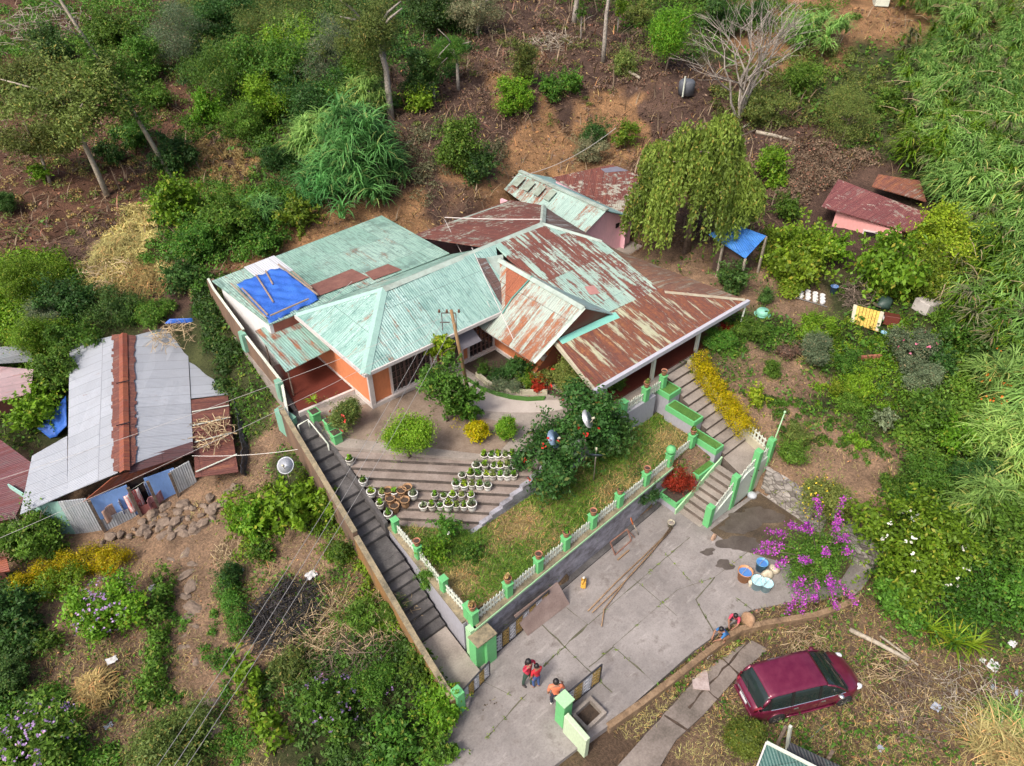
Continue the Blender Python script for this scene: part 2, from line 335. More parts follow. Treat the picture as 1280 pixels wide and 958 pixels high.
def hit(px, py, off=0.0, z=None):
    """the point above the ground (by off) that the photo shows at this pixel"""
    if z is not None: return at(px,py,z+off)
    d = ray(px,py); ts = np.linspace(.004,.25,1500)
    X, Y, Z = d[0]*ts, d[1]*ts, CAMH+d[2]*ts
    g = terr(X,Y)+off; k = np.nonzero(Z <= g)[0]
    if not len(k): t = ts[-1]
    else:
        i = max(k[0],1); a, b = Z[i-1]-g[i-1], Z[i]-g[i]; t = ts[i-1]+(ts[i]-ts[i-1])*a/(a-b)
    return Vector((d[0]*t, d[1]*t, float(terr(d[0]*t,d[1]*t))+off))
# kinds of ground: where each one lies
_ZP = dict(
 soil=[(40,270),(100,250),(120,190),(230,150),(50,120),(10,130),(150,250),(30,330),(1110,690),(60,200),(120,120)],
 litter=[(520,180),(600,150),(700,100),(640,60),(850,120),(780,110),(480,200),(700,30),(1000,250),(970,230),(560,240),(230,220),(150,330),(90,320),(730,60),(560,110),(600,190),(900,180),(1060,240),(660,140),(210,360),(960,260),(820,150)],
 orange=[(700,172),(750,155),(640,200),(690,195),(800,140),(1090,15),(650,92),(980,55),(735,185),(600,215),(470,262),(400,290),(330,312)],
 green=[(350,60),(300,280),(60,380),(420,150),(1180,200),(1250,400),(1150,560),(1050,480),(1200,700),(40,430),(100,460),(400,620),(440,700),(480,860),(1200,760),(1100,430),(930,430),(1200,100),(1250,250),(1100,100),(260,400),(300,500),(440,850),(1230,620),(250,440),(1000,440),(860,40),(430,60),(360,640),(1050,500)],
 path=[(250,650),(180,650),(240,720),(250,800),(390,680),(330,690),(220,640),(1010,560),(1060,590),(1080,620),(940,440),(970,480),(1040,510),(330,560),(280,880),(130,680),(980,550),(330,600),(935,360)],
 tan=[(100,850),(1000,900),(1150,870),(1250,850),(1060,800),(420,740),(460,720),(300,930),(1040,880),(1120,930),(90,870),(1180,820),(1240,940),(480,690),(860,880)],
)
_ZC = dict(soil=(.105,.056,.038), litter=(.082,.052,.041), orange=(.24,.138,.072), green=(.050,.058,.024), path=(.225,.150,.100), tan=(.130,.088,.060))
_zp = []; _zc = []
for k,l in _ZP.items():
    for x,y in l: p = hit(x,y); _zp.append((p.x,p.y)); _zc.append(list(_ZP).index(k))
_zp = np.array(_zp); _zc = np.array(_zc)
def zones(x, y):
    x = np.asarray(x,float).ravel(); y = np.asarray(y,float).ravel()
    xw = x + 1.3*np.sin(y*.9+np.sin(x*.6)*2) + .5*np.sin(y*2.7+x); yw = y + 1.3*np.sin(x*.8+np.sin(y*.7)*2) + .5*np.sin(x*2.3-y)
    out = np.zeros((len(x),6)); 
    for i in range(0,len(x),20000):
        w = 1/(np.hypot(xw[i:i+20000,None]-_zp[None,:,0], yw[i:i+20000,None]-_zp[None,:,1])+.25)**5
        for c in range(6): out[i:i+20000,c] = w[:,_zc==c].sum(1)
    return out/out.sum(1,keepdims=True)
def build_terrain():
    def axis(lo, hi, flo, fhi, step):
        a = list(np.arange(flo, fhi, step)); s = step; x = flo
        while x > lo: s *= 1.22; x -= s; a.insert(0,x)
        s = step; x = a[-1]
        while x < hi: s *= 1.22; x += s; a.append(x)
        return np.array(a)
    xs = axis(-420,420,-38,62,.42); ys = axis(-420,420,-4,66,.42)
    X, Y = np.meshgrid(xs,ys); Z = ground(X,Y); b = bumps(X,Y)
    zone = zones(X,Y); steep = np.hypot(*np.gradient(terr(X,Y), ys, xs)[::-1])
    Z = Z + b*(.55+.9*np.clip(steep,0,1.2)); nx, ny = len(xs), len(ys)
    V = np.stack([X.ravel(),Y.ravel(),Z.ravel()],1); i = np.arange(nx*ny).reshape(ny,nx)
    F = np.stack([i[:-1,:-1],i[:-1,1:],i[1:,1:],i[1:,:-1]],-1).reshape(-1,4)
    me = mesh_np('ground',V,F); me.polygons.foreach_set('use_smooth',[True]*len(F))
    a = me.color_attributes.new('zone_one','FLOAT_COLOR','POINT'); c = np.ones((len(V),4),np.float32); c[:,:3] = zone[:,:3]; a.data.foreach_set('color',c.ravel())
    a = me.color_attributes.new('zone_two','FLOAT_COLOR','POINT'); c = np.ones((len(V),4),np.float32); c[:,:3] = zone[:,3:]; a.data.foreach_set('color',c.ravel())
    m, nt, bs = newmat('ground'); v = coords(nt); n1 = noise(nt,v,.55,8,.7); n2 = noise(nt,v,2.6,8,.75); n3 = noise(nt,v,11,5,.7)
    acc = None; names = list(_ZC)
    for g,nm in ((0,'zone_one'),(3,'zone_two')):
        at_ = nd(nt,'Attribute',attribute_name=nm); sp = nd(nt,'SeparateColor'); lk(nt,at_.outputs['Color'],sp.inputs[0])
        for j in range(3):
            c = _ZC[names[g+j]]
            w = math_(nt,'MULTIPLY', math_(nt,'MAXIMUM', math_(nt,'SUBTRACT', math_(nt,'ADD', sp.outputs[j], math_(nt,'MULTIPLY', math_(nt,'SUBTRACT',n2,.5), .9)), .12), 0.0), 1.0)
            t = nd(nt,'VectorMath',operation='SCALE'); t.inputs[0].default_value = c; lk(nt,w,t.inputs['Scale'])
            acc = (t.outputs[0], w) if acc is None else (_vadd(nt,acc[0],t.outputs[0]), math_(nt,'ADD',acc[1],w))
    d = nd(nt,'VectorMath',operation='SCALE'); lk(nt,acc[0],d.inputs[0]); lk(nt, math_(nt,'DIVIDE',1.0,math_(nt,'MAXIMUM',acc[1],.02)), d.inputs['Scale'])
    mul = ramp(nt, math_(nt,'ADD',math_(nt,'MULTIPLY',n1,.5),math_(nt,'MULTIPLY',n3,.5)), [(.32,(.30,.29,.28)),(.49,(.85,.85,.85)),(.66,(1.85,1.78,1.65))])
    lk(nt, mixc(nt,1.0,d.outputs[0],mul,'MULTIPLY'), bs.inputs['Base Color']); bs.inputs['Roughness'].default_value = .95; bs.inputs['Specular IOR Level'].default_value = .15
    bump(nt,bs,math_(nt,'ADD',n2,math_(nt,'MULTIPLY',n3,.6)),.9,.12); me.materials.append(m)
    return struct(meshobj('ground',me))
def _vadd(nt,a,b):
    n = nd(nt,'VectorMath',operation='ADD'); lk(nt,a,n.inputs[0]); lk(nt,b,n.inputs[1]); return n.outputs[0]
build_terrain()
# ---------------------------------------------------------------- camera, sun and sky
cam = bpy.data.cameras.new('camera'); co = bpy.data.objects.new('camera', cam); COL.objects.link(co)
co.location = (0,0,CAMH); co.rotation_euler = (PI/2-PITCH, 0, -YAW)
cam.sensor_width = 36; cam.lens = 36*FPX/1280; cam.clip_start = .1; cam.clip_end = 2000; scene.camera = co
SUNEL = math.radians(50); _sd = Vector((-.95*math.cos(SUNEL), -.16*math.cos(SUNEL), math.sin(SUNEL))).normalized()
sun = bpy.data.lights.new('sun','SUN'); sun.energy = 1.8; sun.angle = math.radians(12); sun.color = (1,.945,.85)
so = bpy.data.objects.new('sun', sun); COL.objects.link(so); so.location = (0,0,60); so.rotation_euler = _sd.to_track_quat('Z','Y').to_euler()
w = bpy.data.worlds.new('World'); scene.world = w; w.use_nodes = True; nt = w.node_tree; bg = nt.nodes['Background']
sky = nt.nodes.new('ShaderNodeTexSky'); sky.sky_type = 'NISHITA'; sky.sun_disc = False; sky.sun_elevation = SUNEL; sky.sun_rotation = math.atan2(_sd.x,_sd.y); sky.dust_density = 6; sky.air_density = .7; sky.ozone_density = .6
nt.links.new(sky.outputs[0], bg.inputs[0]); bg.inputs[1].default_value = .15
vs_ = scene.view_settings; vs_.view_transform = 'Standard'; vs_.look = 'None'; vs_.gamma = 1; vs_.exposure = .52; vs_.use_curve_mapping = False
scene.cycles.max_bounces = 6; scene.cycles.transparent_max_bounces = 4; scene.cycles.use_denoising = True
# ---------------------------------------------------------------- paving, walls, stairs and terraces of the compound
def concmat():
    m, nt, b = newmat('concrete_old'); v = coords(nt); n1 = noise(nt,v,.32,6,.65); n2 = noise(nt,v,1.6,9,.72); n3 = noise(nt,v,14,5,.75); n4 = noise(nt,coords(nt,(1,3.5,1),.2),.8,7,.7)
    base = ramp(nt, math_(nt,'ADD',math_(nt,'MULTIPLY',n1,.6),math_(nt,'MULTIPLY',n2,.4)), [(.34,(.150,.136,.130)),(.5,(.250,.228,.218)),(.66,(.36,.332,.318))])
    c = mixc(nt, ramp(nt,n2,[(.53,(0,0,0)),(.66,(.75,.75,.75))]), base, (.125,.105,.094)); c = mixc(nt, ramp(nt,n4,[(.56,(0,0,0)),(.70,(.55,.55,.55))]), c, (.43,.40,.38)); g = ramp(nt,n3,[(.33,(.80,.79,.78)),(.5,(1,1,1)),(.68,(1.10,1.1,1.1))])
    lk(nt, mixc(nt,1.0,c,g,'MULTIPLY'), b.inputs['Base Color']); b.inputs['Roughness'].default_value = .9; bump(nt,b,math_(nt,'ADD',n2,math_(nt,'MULTIPLY',n3,.4)),.35,.015); return m
CONC = concmat()
CONC2 = rough_mat('concrete_worn',[(.2,(.17,.145,.125)),(.5,(.27,.235,.205)),(.85,(.37,.33,.29))],.9,.9,.3,.012)
CONCDARK = rough_mat('concrete_mossy',[(.2,(.045,.042,.042)),(.5,(.085,.08,.08)),(.85,(.16,.15,.145))],1.3,.9,.4,.015)
PAVE = rough_mat('paving_pale',[(.2,(.36,.31,.28)),(.8,(.48,.43,.39))],1.2,.85,.1)
WALLGREY = weathered('wall_grey_mould',(.42,.42,.48),(.07,.062,.058),.56,1.7,.85,.4,(1,1,1.6))
WALLGREY2 = weathered('wall_grey_plain',(.33,.33,.37),(.13,.12,.12),.30,1.3,.85,.2)
WALLBROWN = weathered('wall_brown_lichen',(.21,.13,.085),(.07,.055,.045),.5,1.2,.9,.4)
WALLRUSTY = weathered('wall_ochre_lichen',(.27,.145,.05),(.10,.085,.065),.45,1.4,.9,.4)
GREEN = weathered('green_paint',(.13,.45,.17),(.13,.20,.10),.36,2.0,.6,.08)
GREENPALE = weathered('green_pale_paint',(.36,.60,.34),(.22,.28,.18),.3,2.0,.65,.08)
GREENDULL = weathered('green_dull_paint',(.19,.40,.30),(.16,.15,.10),.40,2.0,.7,.15)
WHITEP = weathered('white_paint',(.58,.62,.54),(.24,.25,.19),.38,2.2,.6,.05)
CREAM = weathered('cream_paint',(.46,.43,.32),(.24,.20,.15),.42,2.5,.7,.1)
TERRA = rough_mat('terracotta',[(.2,(.30,.12,.07)),(.8,(.50,.24,.14))],6,.8,.2)
SOILM = rough_mat('bed_soil',[(.2,(.03,.021,.015)),(.8,(.085,.058,.042))],3,.95,.8,.04)
TURF = rough_mat('turf',[(.15,(.035,.10,.015)),(.5,(.065,.17,.025)),(.9,(.12,.25,.05))],1.5,.95,.9,.05,fine=22)
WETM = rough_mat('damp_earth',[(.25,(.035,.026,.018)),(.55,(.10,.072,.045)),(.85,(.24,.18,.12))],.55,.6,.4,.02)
def lawnmat():
    m, nt, b = newmat('lawn'); v = coords(nt); n1 = noise(nt,v,.42,7,.7); n2 = noise(nt,v,5,6,.7)
    f = math_(nt,'ADD',math_(nt,'MULTIPLY',n1,.75),math_(nt,'MULTIPLY',n2,.25))
    lk(nt, ramp(nt,f,[(.36,(.035,.075,.010)),(.46,(.085,.12,.025)),(.53,(.21,.16,.065)),(.62,(.26,.165,.085)),(.7,(.19,.115,.06))]), b.inputs['Base Color']); b.inputs['Roughness'].default_value = .95
    bump(nt,b,n2,1,.08); return m
LAWNM = lawnmat()
c = MB().prism(COURT,-.5,0).build('courtyard',CONC); struct(c)
dr = struct(MB().prism([(8.62,12.3),(7.4,11.5),(5.37,10.1),(1.0,7.2),(3.0,4.4),(8.34,7.45),(8.35,7.6)],-.5,-.006).build('driveway',CONC))
JZ = 0.0; JP = []
jm = MB()
def joint(p, q, w=.05):
    p, q = at(*p,JZ), at(*q,JZ); d = (q-p); n = Vector((-d.y,d.x,0)).normalized()*w/2; k = max(2,int(d.length/.35)); pts = []
    for i in range(k+1):
        JP.append(p + d*random.random()); e = p + d*i/k + n*random.uniform(-.8,.8); s = random.uniform(.3,1.5); pts.append((e+n*s, e-n*s))
    for i in range(k):
        a,b_,c_,d_ = pts[i][0],pts[i][1],pts[i+1][1],pts[i+1][0]; z = (0,0,.006)
        jm.add([Vector(t)+Vector(z) for t in (a,b_,c_,d_)],[(0,1,2,3)])
for p,q,wd in [((679,833),(735,781),.07),((735,781),(862,672),.03),((678,781),(706,809),.06),((706,809),(765,866),.035),((736,834),(766,808),.09),((766,808),(806,843),.06),((806,843),(838,872),.02),((766,808),(846,738),.02),((846,738),(893,722),.02),
             ((658,868),(608,923),.04),((869,750),(894,722),.06),((870,750),(893,791),.05),((893,722),(935,690),.02),((920,748),(940,762),.03),((790,722),(846,770),.02),((830,690),(870,735),.02),((708,760),(735,781),.02),((640,870),(600,850),.015),((814,690),(800,712),.02)]: joint(p,q,wd)
jo = jm.build('mossy_joints',rough_mat('joint_moss',[(.2,(.06,.062,.035)),(.8,(.14,.13,.09))],3,.95,.3)); struct(jo); jo.parent = c
# damp corner by the stone wall, puddles; the widest also paints the balustrade's shade
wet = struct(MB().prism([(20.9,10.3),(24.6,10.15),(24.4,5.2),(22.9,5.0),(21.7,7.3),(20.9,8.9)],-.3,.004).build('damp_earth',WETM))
PUDSHADE = rough_mat('puddle_shade_wet',[(.2,(.06,.047,.038)),(.8,(.125,.105,.09))],1.5,.32,.03)
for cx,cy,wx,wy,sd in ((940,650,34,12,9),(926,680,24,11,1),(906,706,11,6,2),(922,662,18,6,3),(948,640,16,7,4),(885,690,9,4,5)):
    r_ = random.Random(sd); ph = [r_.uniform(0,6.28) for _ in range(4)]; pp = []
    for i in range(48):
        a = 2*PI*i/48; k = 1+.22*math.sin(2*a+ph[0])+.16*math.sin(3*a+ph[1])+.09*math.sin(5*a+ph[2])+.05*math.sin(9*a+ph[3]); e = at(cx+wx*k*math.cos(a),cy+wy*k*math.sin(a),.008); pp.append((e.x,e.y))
    struct(MB().prism(pp,.0045,.008+.0004*sd).build('puddle_shade',PUDSHADE))
# lawn terrace between the walls
lw = MB(); xs = np.linspace(9.0,24.2,60); ys = np.linspace(12.7,18.8,28)
V = []; 
for y in ys:
    for x in xs: V.append((x,y,1.78+.03*math.sin(x*3+y)*math.sin(y*4)+.05*math.sin(x*.7)+.0*x))
def zl(x,y): return 1.8
lp = MB().prism([(9.3,13.0),(21.0,13.15),(23.6,13.4),(24.0,16.1),(11.9,16.1),(9.6,18.4)],1.2,1.8).build('lawn',LAWNM); struct(lp)
# house terrace
TZ = 3.12
BED = [(17.6,24.3),(19.95,24.3),(19.95,18.9),(19.1,19.0),(18.4,20.3),(17.7,21.9),(17.35,23.1)]
struct(MB().prism([(9.55,23.08),(15.6,16.25),(23.6,16.25),(24.9,16.8),(31.2,17.0),(31.2,26.5),(37.5,26.5),(37.5,38),(10.0,38),(9.2,25.4)],1.3,TZ).build('house_terrace',CONC2))
struct(MB().prism([(9.6,25.3),(15.9,24.2),(17.0,22.9),(15.5,20.9),(16.8,18.6),(14.6,17.9),(10.2,23.3)],TZ-.3,TZ+.006).build('terrace_earth',rough_mat('terrace_earth',[(.2,(.13,.095,.07)),(.5,(.22,.165,.125)),(.85,(.30,.24,.19))],1.1,.95,.6)))
pth = MB(); arc_o = [at(x,y,TZ) for x,y in [(586,478),(602,488),(620,495),(640,500),(660,502),(680,501),(698,500)]]; arc_i = [at(x,y,TZ) for x,y in [(576,497),(592,513),(620,515),(642,516),(664,516),(684,515),(704,512)]]
pth.prism([(p.x,p.y) for p in arc_o]+[(p.x,p.y) for p in arc_i[::-1]],TZ-.2,TZ+.012); struct(pth.build('curved_path',PAVE))
bd = MB(); ao = [at(x,y,TZ) for x,y in [(584,473),(600,484),(620,491),(640,496),(660,498),(682,497)]]; 
bd.prism([(p.x,p.y) for p in arc_o[:6]]+[(p.x,p.y) for p in ao[::-1]],TZ-.1,TZ+.10); tag(bd.build('grass_edging',TURF),'curved strip of clipped grass edging the pale path','grass edging')
bd = MB(); ai = [at(x,y,TZ) for x,y in [(596,470),(612,483),(632,489),(652,493),(684,493)]]
for i in range(len(ai)-1): bd.bar(ai[i]+Vector((0,0,.12)),ai[i+1]+Vector((0,0,.12)),.16,.26)
tag(bd.build('flower_bed_kerb',CREAM),'low curved cream kerb round the flower bed beside the house','kerb')
struct(MB().prism([(p.x,p.y) for p in ai]+[(19.9,18.6),(19.95,24.3),(17.6,24.3)],TZ-.3,TZ+.02).build('flower_bed',SOILM))
# stepped terrace that carries the pots : edges run along x+y = const
def clipstep(c0, c1):                       # band c1 < x+y < c0 inside x>9.45 , y>16.22
    P = []
    for c_ in (c0,c1): P.append(((max(9.5,9.5),c_-9.5),(c_-16.24,16.24)))
    return [P[0][0],P[0][1],P[1][1],P[1][0]]
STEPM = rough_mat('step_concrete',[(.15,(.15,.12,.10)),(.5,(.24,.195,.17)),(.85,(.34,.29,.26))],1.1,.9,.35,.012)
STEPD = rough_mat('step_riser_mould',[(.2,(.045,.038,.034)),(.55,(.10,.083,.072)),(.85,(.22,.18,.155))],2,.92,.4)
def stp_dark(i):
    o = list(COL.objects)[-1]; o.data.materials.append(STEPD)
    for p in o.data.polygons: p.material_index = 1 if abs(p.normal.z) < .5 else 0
NST = 8; cs = [32.5-.575*i for i in range(NST+1)]; zs = [TZ+.004-.168*i for i in range(NST+1)]
for i in range(NST):
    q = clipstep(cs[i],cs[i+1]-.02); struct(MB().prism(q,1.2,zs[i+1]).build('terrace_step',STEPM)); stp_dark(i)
    sd = MB(); 
sw = MB(); top = [(cs[0]-16.24,TZ+.03)]
for i in range(NST): top += [(cs[i]-16.24,zs[i+1]+.03),(cs[i+1]-16.24,zs[i+1]+.03)]
pf = [(x,z) for x,z in top]; n = len(pf)
sw.add([(x,16.0,z) for x,z in pf]+[(x,16.22,z) for x,z in pf]+[(x,16.0,1.2) for x,z in pf]+[(x,16.22,1.2) for x,z in pf],
       [f for i in range(n-1) for f in ((i,i+1,n+i+1,n+i),(i,i+1,2*n+i+1,2*n+i),(n+i,n+i+1,3*n+i+1,3*n+i))])
tag(sw.build('terrace_side_wall',WALLGREY),'grey stepped side wall below the potted plant terrace','wall')
tag(MB().box(16.3,23.3,15.98,16.22,1.2,TZ+.06).build('terrace_wall',WALLGREY2),'plain grey retaining wall under the small porch picket fence','wall')
# left stairs
def ao_(b): return 7.25+(b-12.6)*.108
def ai_(b): return 8.66+(b-12.3)*.066
LS = []; z = .22; b = 11.9
def flight(b0,b1,z0,z1,n): return [(b0+(b1-b0)*i/n, b0+(b1-b0)*(i+1)/n, z0+(z1-z0)*(i+1)/n) for i in range(n)]
LS = [(11.6,14.1,.22)] + flight(14.1,17.5,.22,1.42,8) + [(17.5,18.6,1.42)] + flight(18.6,21.2,1.42,2.35,6) + [(21.2,21.9,2.35)] + flight(21.9,25.0,2.35,TZ+.02,5) + [(25.0,26.6,TZ+.02)]
st = MB()
for i,(b0,b1,z) in enumerate(LS):
    st.prism([(ao_(b0)+.02,b0),(ai_(b0),b0),(ai_(b1),b1),(ao_(b1)+.02,b1)],-.4,z+random.uniform(-.01,.01),1 if i==0 else 0)
struct(st.build('stone_staircase',[CONCDARK,CONC2],bevel=.02))
def wallrun(name, pts, th, zb, mats, label, capmat=None, caph=.07, cat='wall', side=1):
    """pts: (x,y,top) ; a wall th thick to the given side, standing from zb below its top"""
    t = thing(name,label,cat,(pts[0][0],pts[0][1],pts[0][2]-zb)); m = MB(); cp = MB()
    for (x0,y0,z0),(x1,y1,z1) in zip(pts[:-1],pts[1:]):
        if abs(x0-x1)+abs(y0-y1) < .02: continue
        d = Vector((x1-x0,y1-y0,0)).normalized(); nn = Vector((-d.y,d.x,0))*th*side; o = nn*.06
        q = [(x0,y0),(x1,y1),(x1+nn.x,y1+nn.y),(x0+nn.x,y0+nn.y)]
        m.prism(q,[z0-zb,z1-zb,z1-zb,z0-zb],[z0,z1,z1,z0])
        q = [(x0-o.x,y0-o.y),(x1-o.x,y1-o.y),(x1+nn.x+o.x,y1+nn.y+o.y),(x0+nn.x+o.x,y0+nn.y+o.y)]
        cp.prism(q,[z0+.002,z1+.002,z1+.002,z0+.002],[z0+caph,z1+caph,z1+caph,z0+caph])
    m.build('masonry',mats,t)
    if capmat: cp.build('coping',capmat,t)
    return t
MOSSCAP = rough_mat('mossy_coping',[(.2,(.11,.10,.07)),(.5,(.24,.20,.13)),(.85,(.38,.31,.19))],2.5,.95,.5,.03)
wallrun('stair_wall',[(ao_(11.1)-.05,11.1,.95),(ao_(13.6)-.03,13.6,1.15),(ao_(18.7)-.02,18.7,2.22)],.2,2.2,WALLRUSTY,'long sloping ochre lichen wall beside the lower left staircase',MOSSCAP,.05)
wallrun('stair_wall',[(ao_(18.75)-.02,18.75,2.45),(ao_(26.2),26.4,3.85)],.2,2.4,WALLBROWN,'brown sloping wall beside the upper part of the left staircase',MOSSCAP,.05)
bw = wallrun('boundary_wall',[(10.25,38.2,5.05),(10.05,37.0,5.0),(9.72,32.6,4.62)],.11,2.6,WALLBROWN,'tall brown boundary wall with white coping along the house side',WHITEP,.05)
m = MB(); cp = MB()
for (p,q) in [((9.70,32.5,4.35),(9.42,28.0,4.05)),((9.40,27.9,3.95),(8.62,25.9,3.6))]:
    d = Vector((q[0]-p[0],q[1]-p[1],0)).normalized(); nn = Vector((-d.y,d.x,0))*.11
    m.prism([(p[0],p[1]),(q[0],q[1]),(q[0]+nn.x,q[1]+nn.y),(p[0]+nn.x,p[1]+nn.y)],[p[2]-2.6,q[2]-2.6]*1+[q[2]-2.6,p[2]-2.6],[p[2],q[2],q[2],p[2]])
    o = nn*.08; cp.prism([(p[0]-o.x,p[1]-o.y),(q[0]-o.x,q[1]-o.y),(q[0]+nn.x+o.x,q[1]+nn.y+o.y),(p[0]+nn.x+o.x,p[1]+nn.y+o.y)],[p[2]+.002,q[2]+.002,q[2]+.002,p[2]+.002],[p[2]+.05,q[2]+.05,q[2]+.05,p[2]+.05])
m.build('masonry',WALLBROWN,bw); cp.build('coping',WHITEP,bw)
for y,z in ((32.55,4.5),(28.0,4.1)):
    x = 9.72 if y > 30 else 9.42
    MB().box(x-.21,x+.06,y-.22,y+.22,z-1.1,z+.03).build('pier',GREENDULL,bw)
MB().prism([(8.55,25.5),(9.0,25.75),(8.85,27.0),(8.45,26.9)],2.2,3.5).build('end_pier',GREENDULL,bw)
mm = MB().box(10.2,10.6,38.0,38.2,2.6,5.0); mm.build('return_wall',WALLBROWN,bw)
# handrail at the stair head
hr = thing('handrail','bent white pipe handrail at the head of the left staircase','handrail',(9.2,25.0,TZ)); hm = MB()
hm.tube([(8.75,25.05,TZ+.45),(9.25,25.0,TZ+.55),(9.3,23.4,TZ+.1)],.035,7); hm.build('rail',WHITEP,hr,True)
pm = MB(); pm.tube([(8.75,25.05,TZ-.1),(8.75,25.05,TZ+.45)],.035); pm.tube([(9.3,23.4,2.5),(9.3,23.4,TZ+.1)],.035); pm.tube([(9.25,25.0,TZ),(9.25,25,TZ+.55)],.03); pm.build('rail_post',WHITEP,hr,True)
# inner wall between stairs and terraces
wallrun('stair_inner_wall',[(ai_(18.6)+.0,18.6,2.15),(ai_(25.0),25.0,TZ+.25)],-.16,1.8,CONCDARK,'dark mossy wall between the left staircase and potted terrace')
# retaining walls of the lawn with green edge and picket fence
FB = 12.72
rw = thing('retaining_wall','long grey mouldy retaining wall below picket fence along courtyard','wall',(9.0,12.5,0)); m = MB()
m.prism([(8.95,12.42),(21.2,13.02),(21.2,13.35),(8.95,12.85)],-.3,1.74); m.build('masonry',WALLGREY,rw)
m = MB(); m.prism([(8.93,12.37),(21.2,12.98),(21.2,13.38),(8.93,12.88)],1.742,1.86); m.build('edge_band',MOSSCAP,rw); m = MB(); m.prism([(8.93,12.33),(21.2,12.94),(21.2,12.976),(8.93,12.366)],1.74,1.84); m.build('green_line',GREENPALE,rw)
m = MB(); m.prism([(9.6,12.2),(20.4,12.72),(20.4,13.0),(9.6,12.45)],-.2,.08); m.build('base_ledge',CONCDARK,rw)
rw = thing('retaining_wall','grey retaining wall of the lawn rising beside the lower left staircase','wall',(9.2,15,0)); m = MB()
m.prism([(8.78,12.86),(9.05,12.86),(9.55,18.7),(9.24,18.7)],-.2,1.74); m.build('masonry',WALLGREY2,rw)
m = MB(); m.prism([(8.75,12.89),(9.3,12.89),(9.6,18.72),(9.2,18.72)],1.742,1.85); m.build('edge_band',MOSSCAP,rw)
MB().box(8.72,9.02,12.36,12.66,.0,1.86).build('corner_pier',GREENPALE,rw)
def picket_panel(p, q, h, wd=.075, gap=.145, th=.03, arch=.10):
    m = MB(); p, q = Vector(p), Vector(q); L = (q-p).length; n = max(2,int(L/gap)); d = (q-p)/L; ang = math.atan2(d.y,d.x)
    for i in range(n):
        s = (i+.5)/n; e = p+(q-p)*s; hh = h*(1-arch+arch*math.sin(PI*s))*random.uniform(.90,1.04); e = e+Vector((random.uniform(-.012,.012),random.uniform(-.012,.012),0)); x = Vector((d.x,d.y,0)).normalized()*wd/2; t = Vector((-d.y,d.x,0)).normalized()*th/2
        vs = [e-x-t,e+x-t,e+x-t+Vector((0,0,hh-.07)),e-t+Vector((0,0,hh)),e-x-t+Vector((0,0,hh-.07))]; vs += [v+2*t for v in vs]
        m.add(vs,[(0,1,2,3,4),(9,8,7,6,5)]+[(i_,(i_+1)%5,5+(i_+1)%5,5+i_) for i_ in range(5)])
    up = Vector((0,0,1))
    for k in (.22,.68): m.bar(p+up*h*k,q+up*h*k,.04,.06)
    return m
POTSPOTS = []
def fence(name, label, pts, h, ph, pw=.3, skip=()):
    t = thing(name,label,'fence',pts[0])
    for i,p in enumerate(pts):
        m = MB(); m.box(p[0]-pw/2,p[0]+pw/2,p[1]-pw/2,p[1]+pw/2,p[2]-.05,p[2]+ph); m.box(p[0]-pw/2-.03,p[0]+pw/2+.03,p[1]-pw/2-.03,p[1]+pw/2+.03,p[2]+ph+.002,p[2]+ph+.05); m.build('pillar',GREEN,t,bevel=.015)
    for i in range(len(pts)-1):
        if i in skip: continue
        p, q = Vector(pts[i]), Vector(pts[i+1]); d = (q-p).normalized()*pw*.55; picket_panel(p+d,q-d,h).build('picket_panel',WHITEP,t)
    return t
FA = [9.07,10.83,12.49,14.07,15.73,17.47,19.34,21.1]
FP = [(a,12.62+(a-9.07)*.048,1.86) for a in FA]
fence('picket_fence','long white picket fence with green pillars above the courtyard wall',FP+[(22.9,13.32,1.9)],.62,.70)
fence('picket_fence','white picket fence with green pillars beside the left staircase',[(9.36,18.2,1.86),(9.28,16.45,1.86),(9.12,14.5,1.86),(9.08,12.95,1.86)],.6,.66,.26)
fence('picket_fence','short white picket fence on grey wall below the porch roof',[(21.0,16.12,TZ+.07),(22.6,16.12,TZ+.07),(24.0,16.2,TZ+.07)],.6,.72,.3)
# right hand stairs
def rl(b): return 23.83+(b-11.86)*.235
R1 = [(12.0+.47*i,12.0+.47*(i+1),1.5+.162*(i+1)) for i in range(10)]
st = MB()
for b0,b1,z in R1: st.prism([(rl(b0),b0),(rl(b0)+1.72,b0),(rl(b1)+1.72,b1),(rl(b1),b1)],0,z)
st.prism([(23.45,10.72),(25.35,10.75),(25.6,12.0),(23.8,12.0)],-.2,1.5)
for i in range(8): st.prism([(23.45-.345*(i+1),10.72),(23.45-.345*i,10.72),(23.45-.345*i,11.95),(23.45-.345*(i+1),11.95)],-.2,1.5-.187*(i+1)+.002)
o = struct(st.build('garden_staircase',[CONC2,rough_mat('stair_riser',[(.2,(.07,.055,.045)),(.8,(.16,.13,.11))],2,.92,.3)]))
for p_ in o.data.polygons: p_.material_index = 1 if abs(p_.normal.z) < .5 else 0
def planter(name,label,x0,x1,y0,y1,zt,zb=0,rim=.06,faces=(GREEN,GREENPALE),turf=True):
    t = thing(name,label,'planter',((x0+x1)/2,(y0+y1)/2,zb)); m = MB(); m.box(x0,x1,y0,y1,zb,zt-.30); m.build('masonry',WALLGREY2,t)
    r = MB()
    for a in ((x0-.02,x1+.02,y0-.02,y0+rim),(x0-.02,x1+.02,y1-rim,y1+.02),(x0-.02,x0+rim,y0+rim,y1-rim),(x1-rim,x1+.02,y0+rim,y1-rim)): r.box(*a,zt-.30,zt)
    r.build('rim',GREEN,t); MB().box(x0+rim,x1-rim,y0+rim,y1-rim,zt-.30,zt+.02).build('turf_top',TURF if turf else SOILM,t); return t
planter('stair_planter','topmost green-rimmed grass planter beside the right staircase',23.75,24.62,15.5,16.5,3.22)
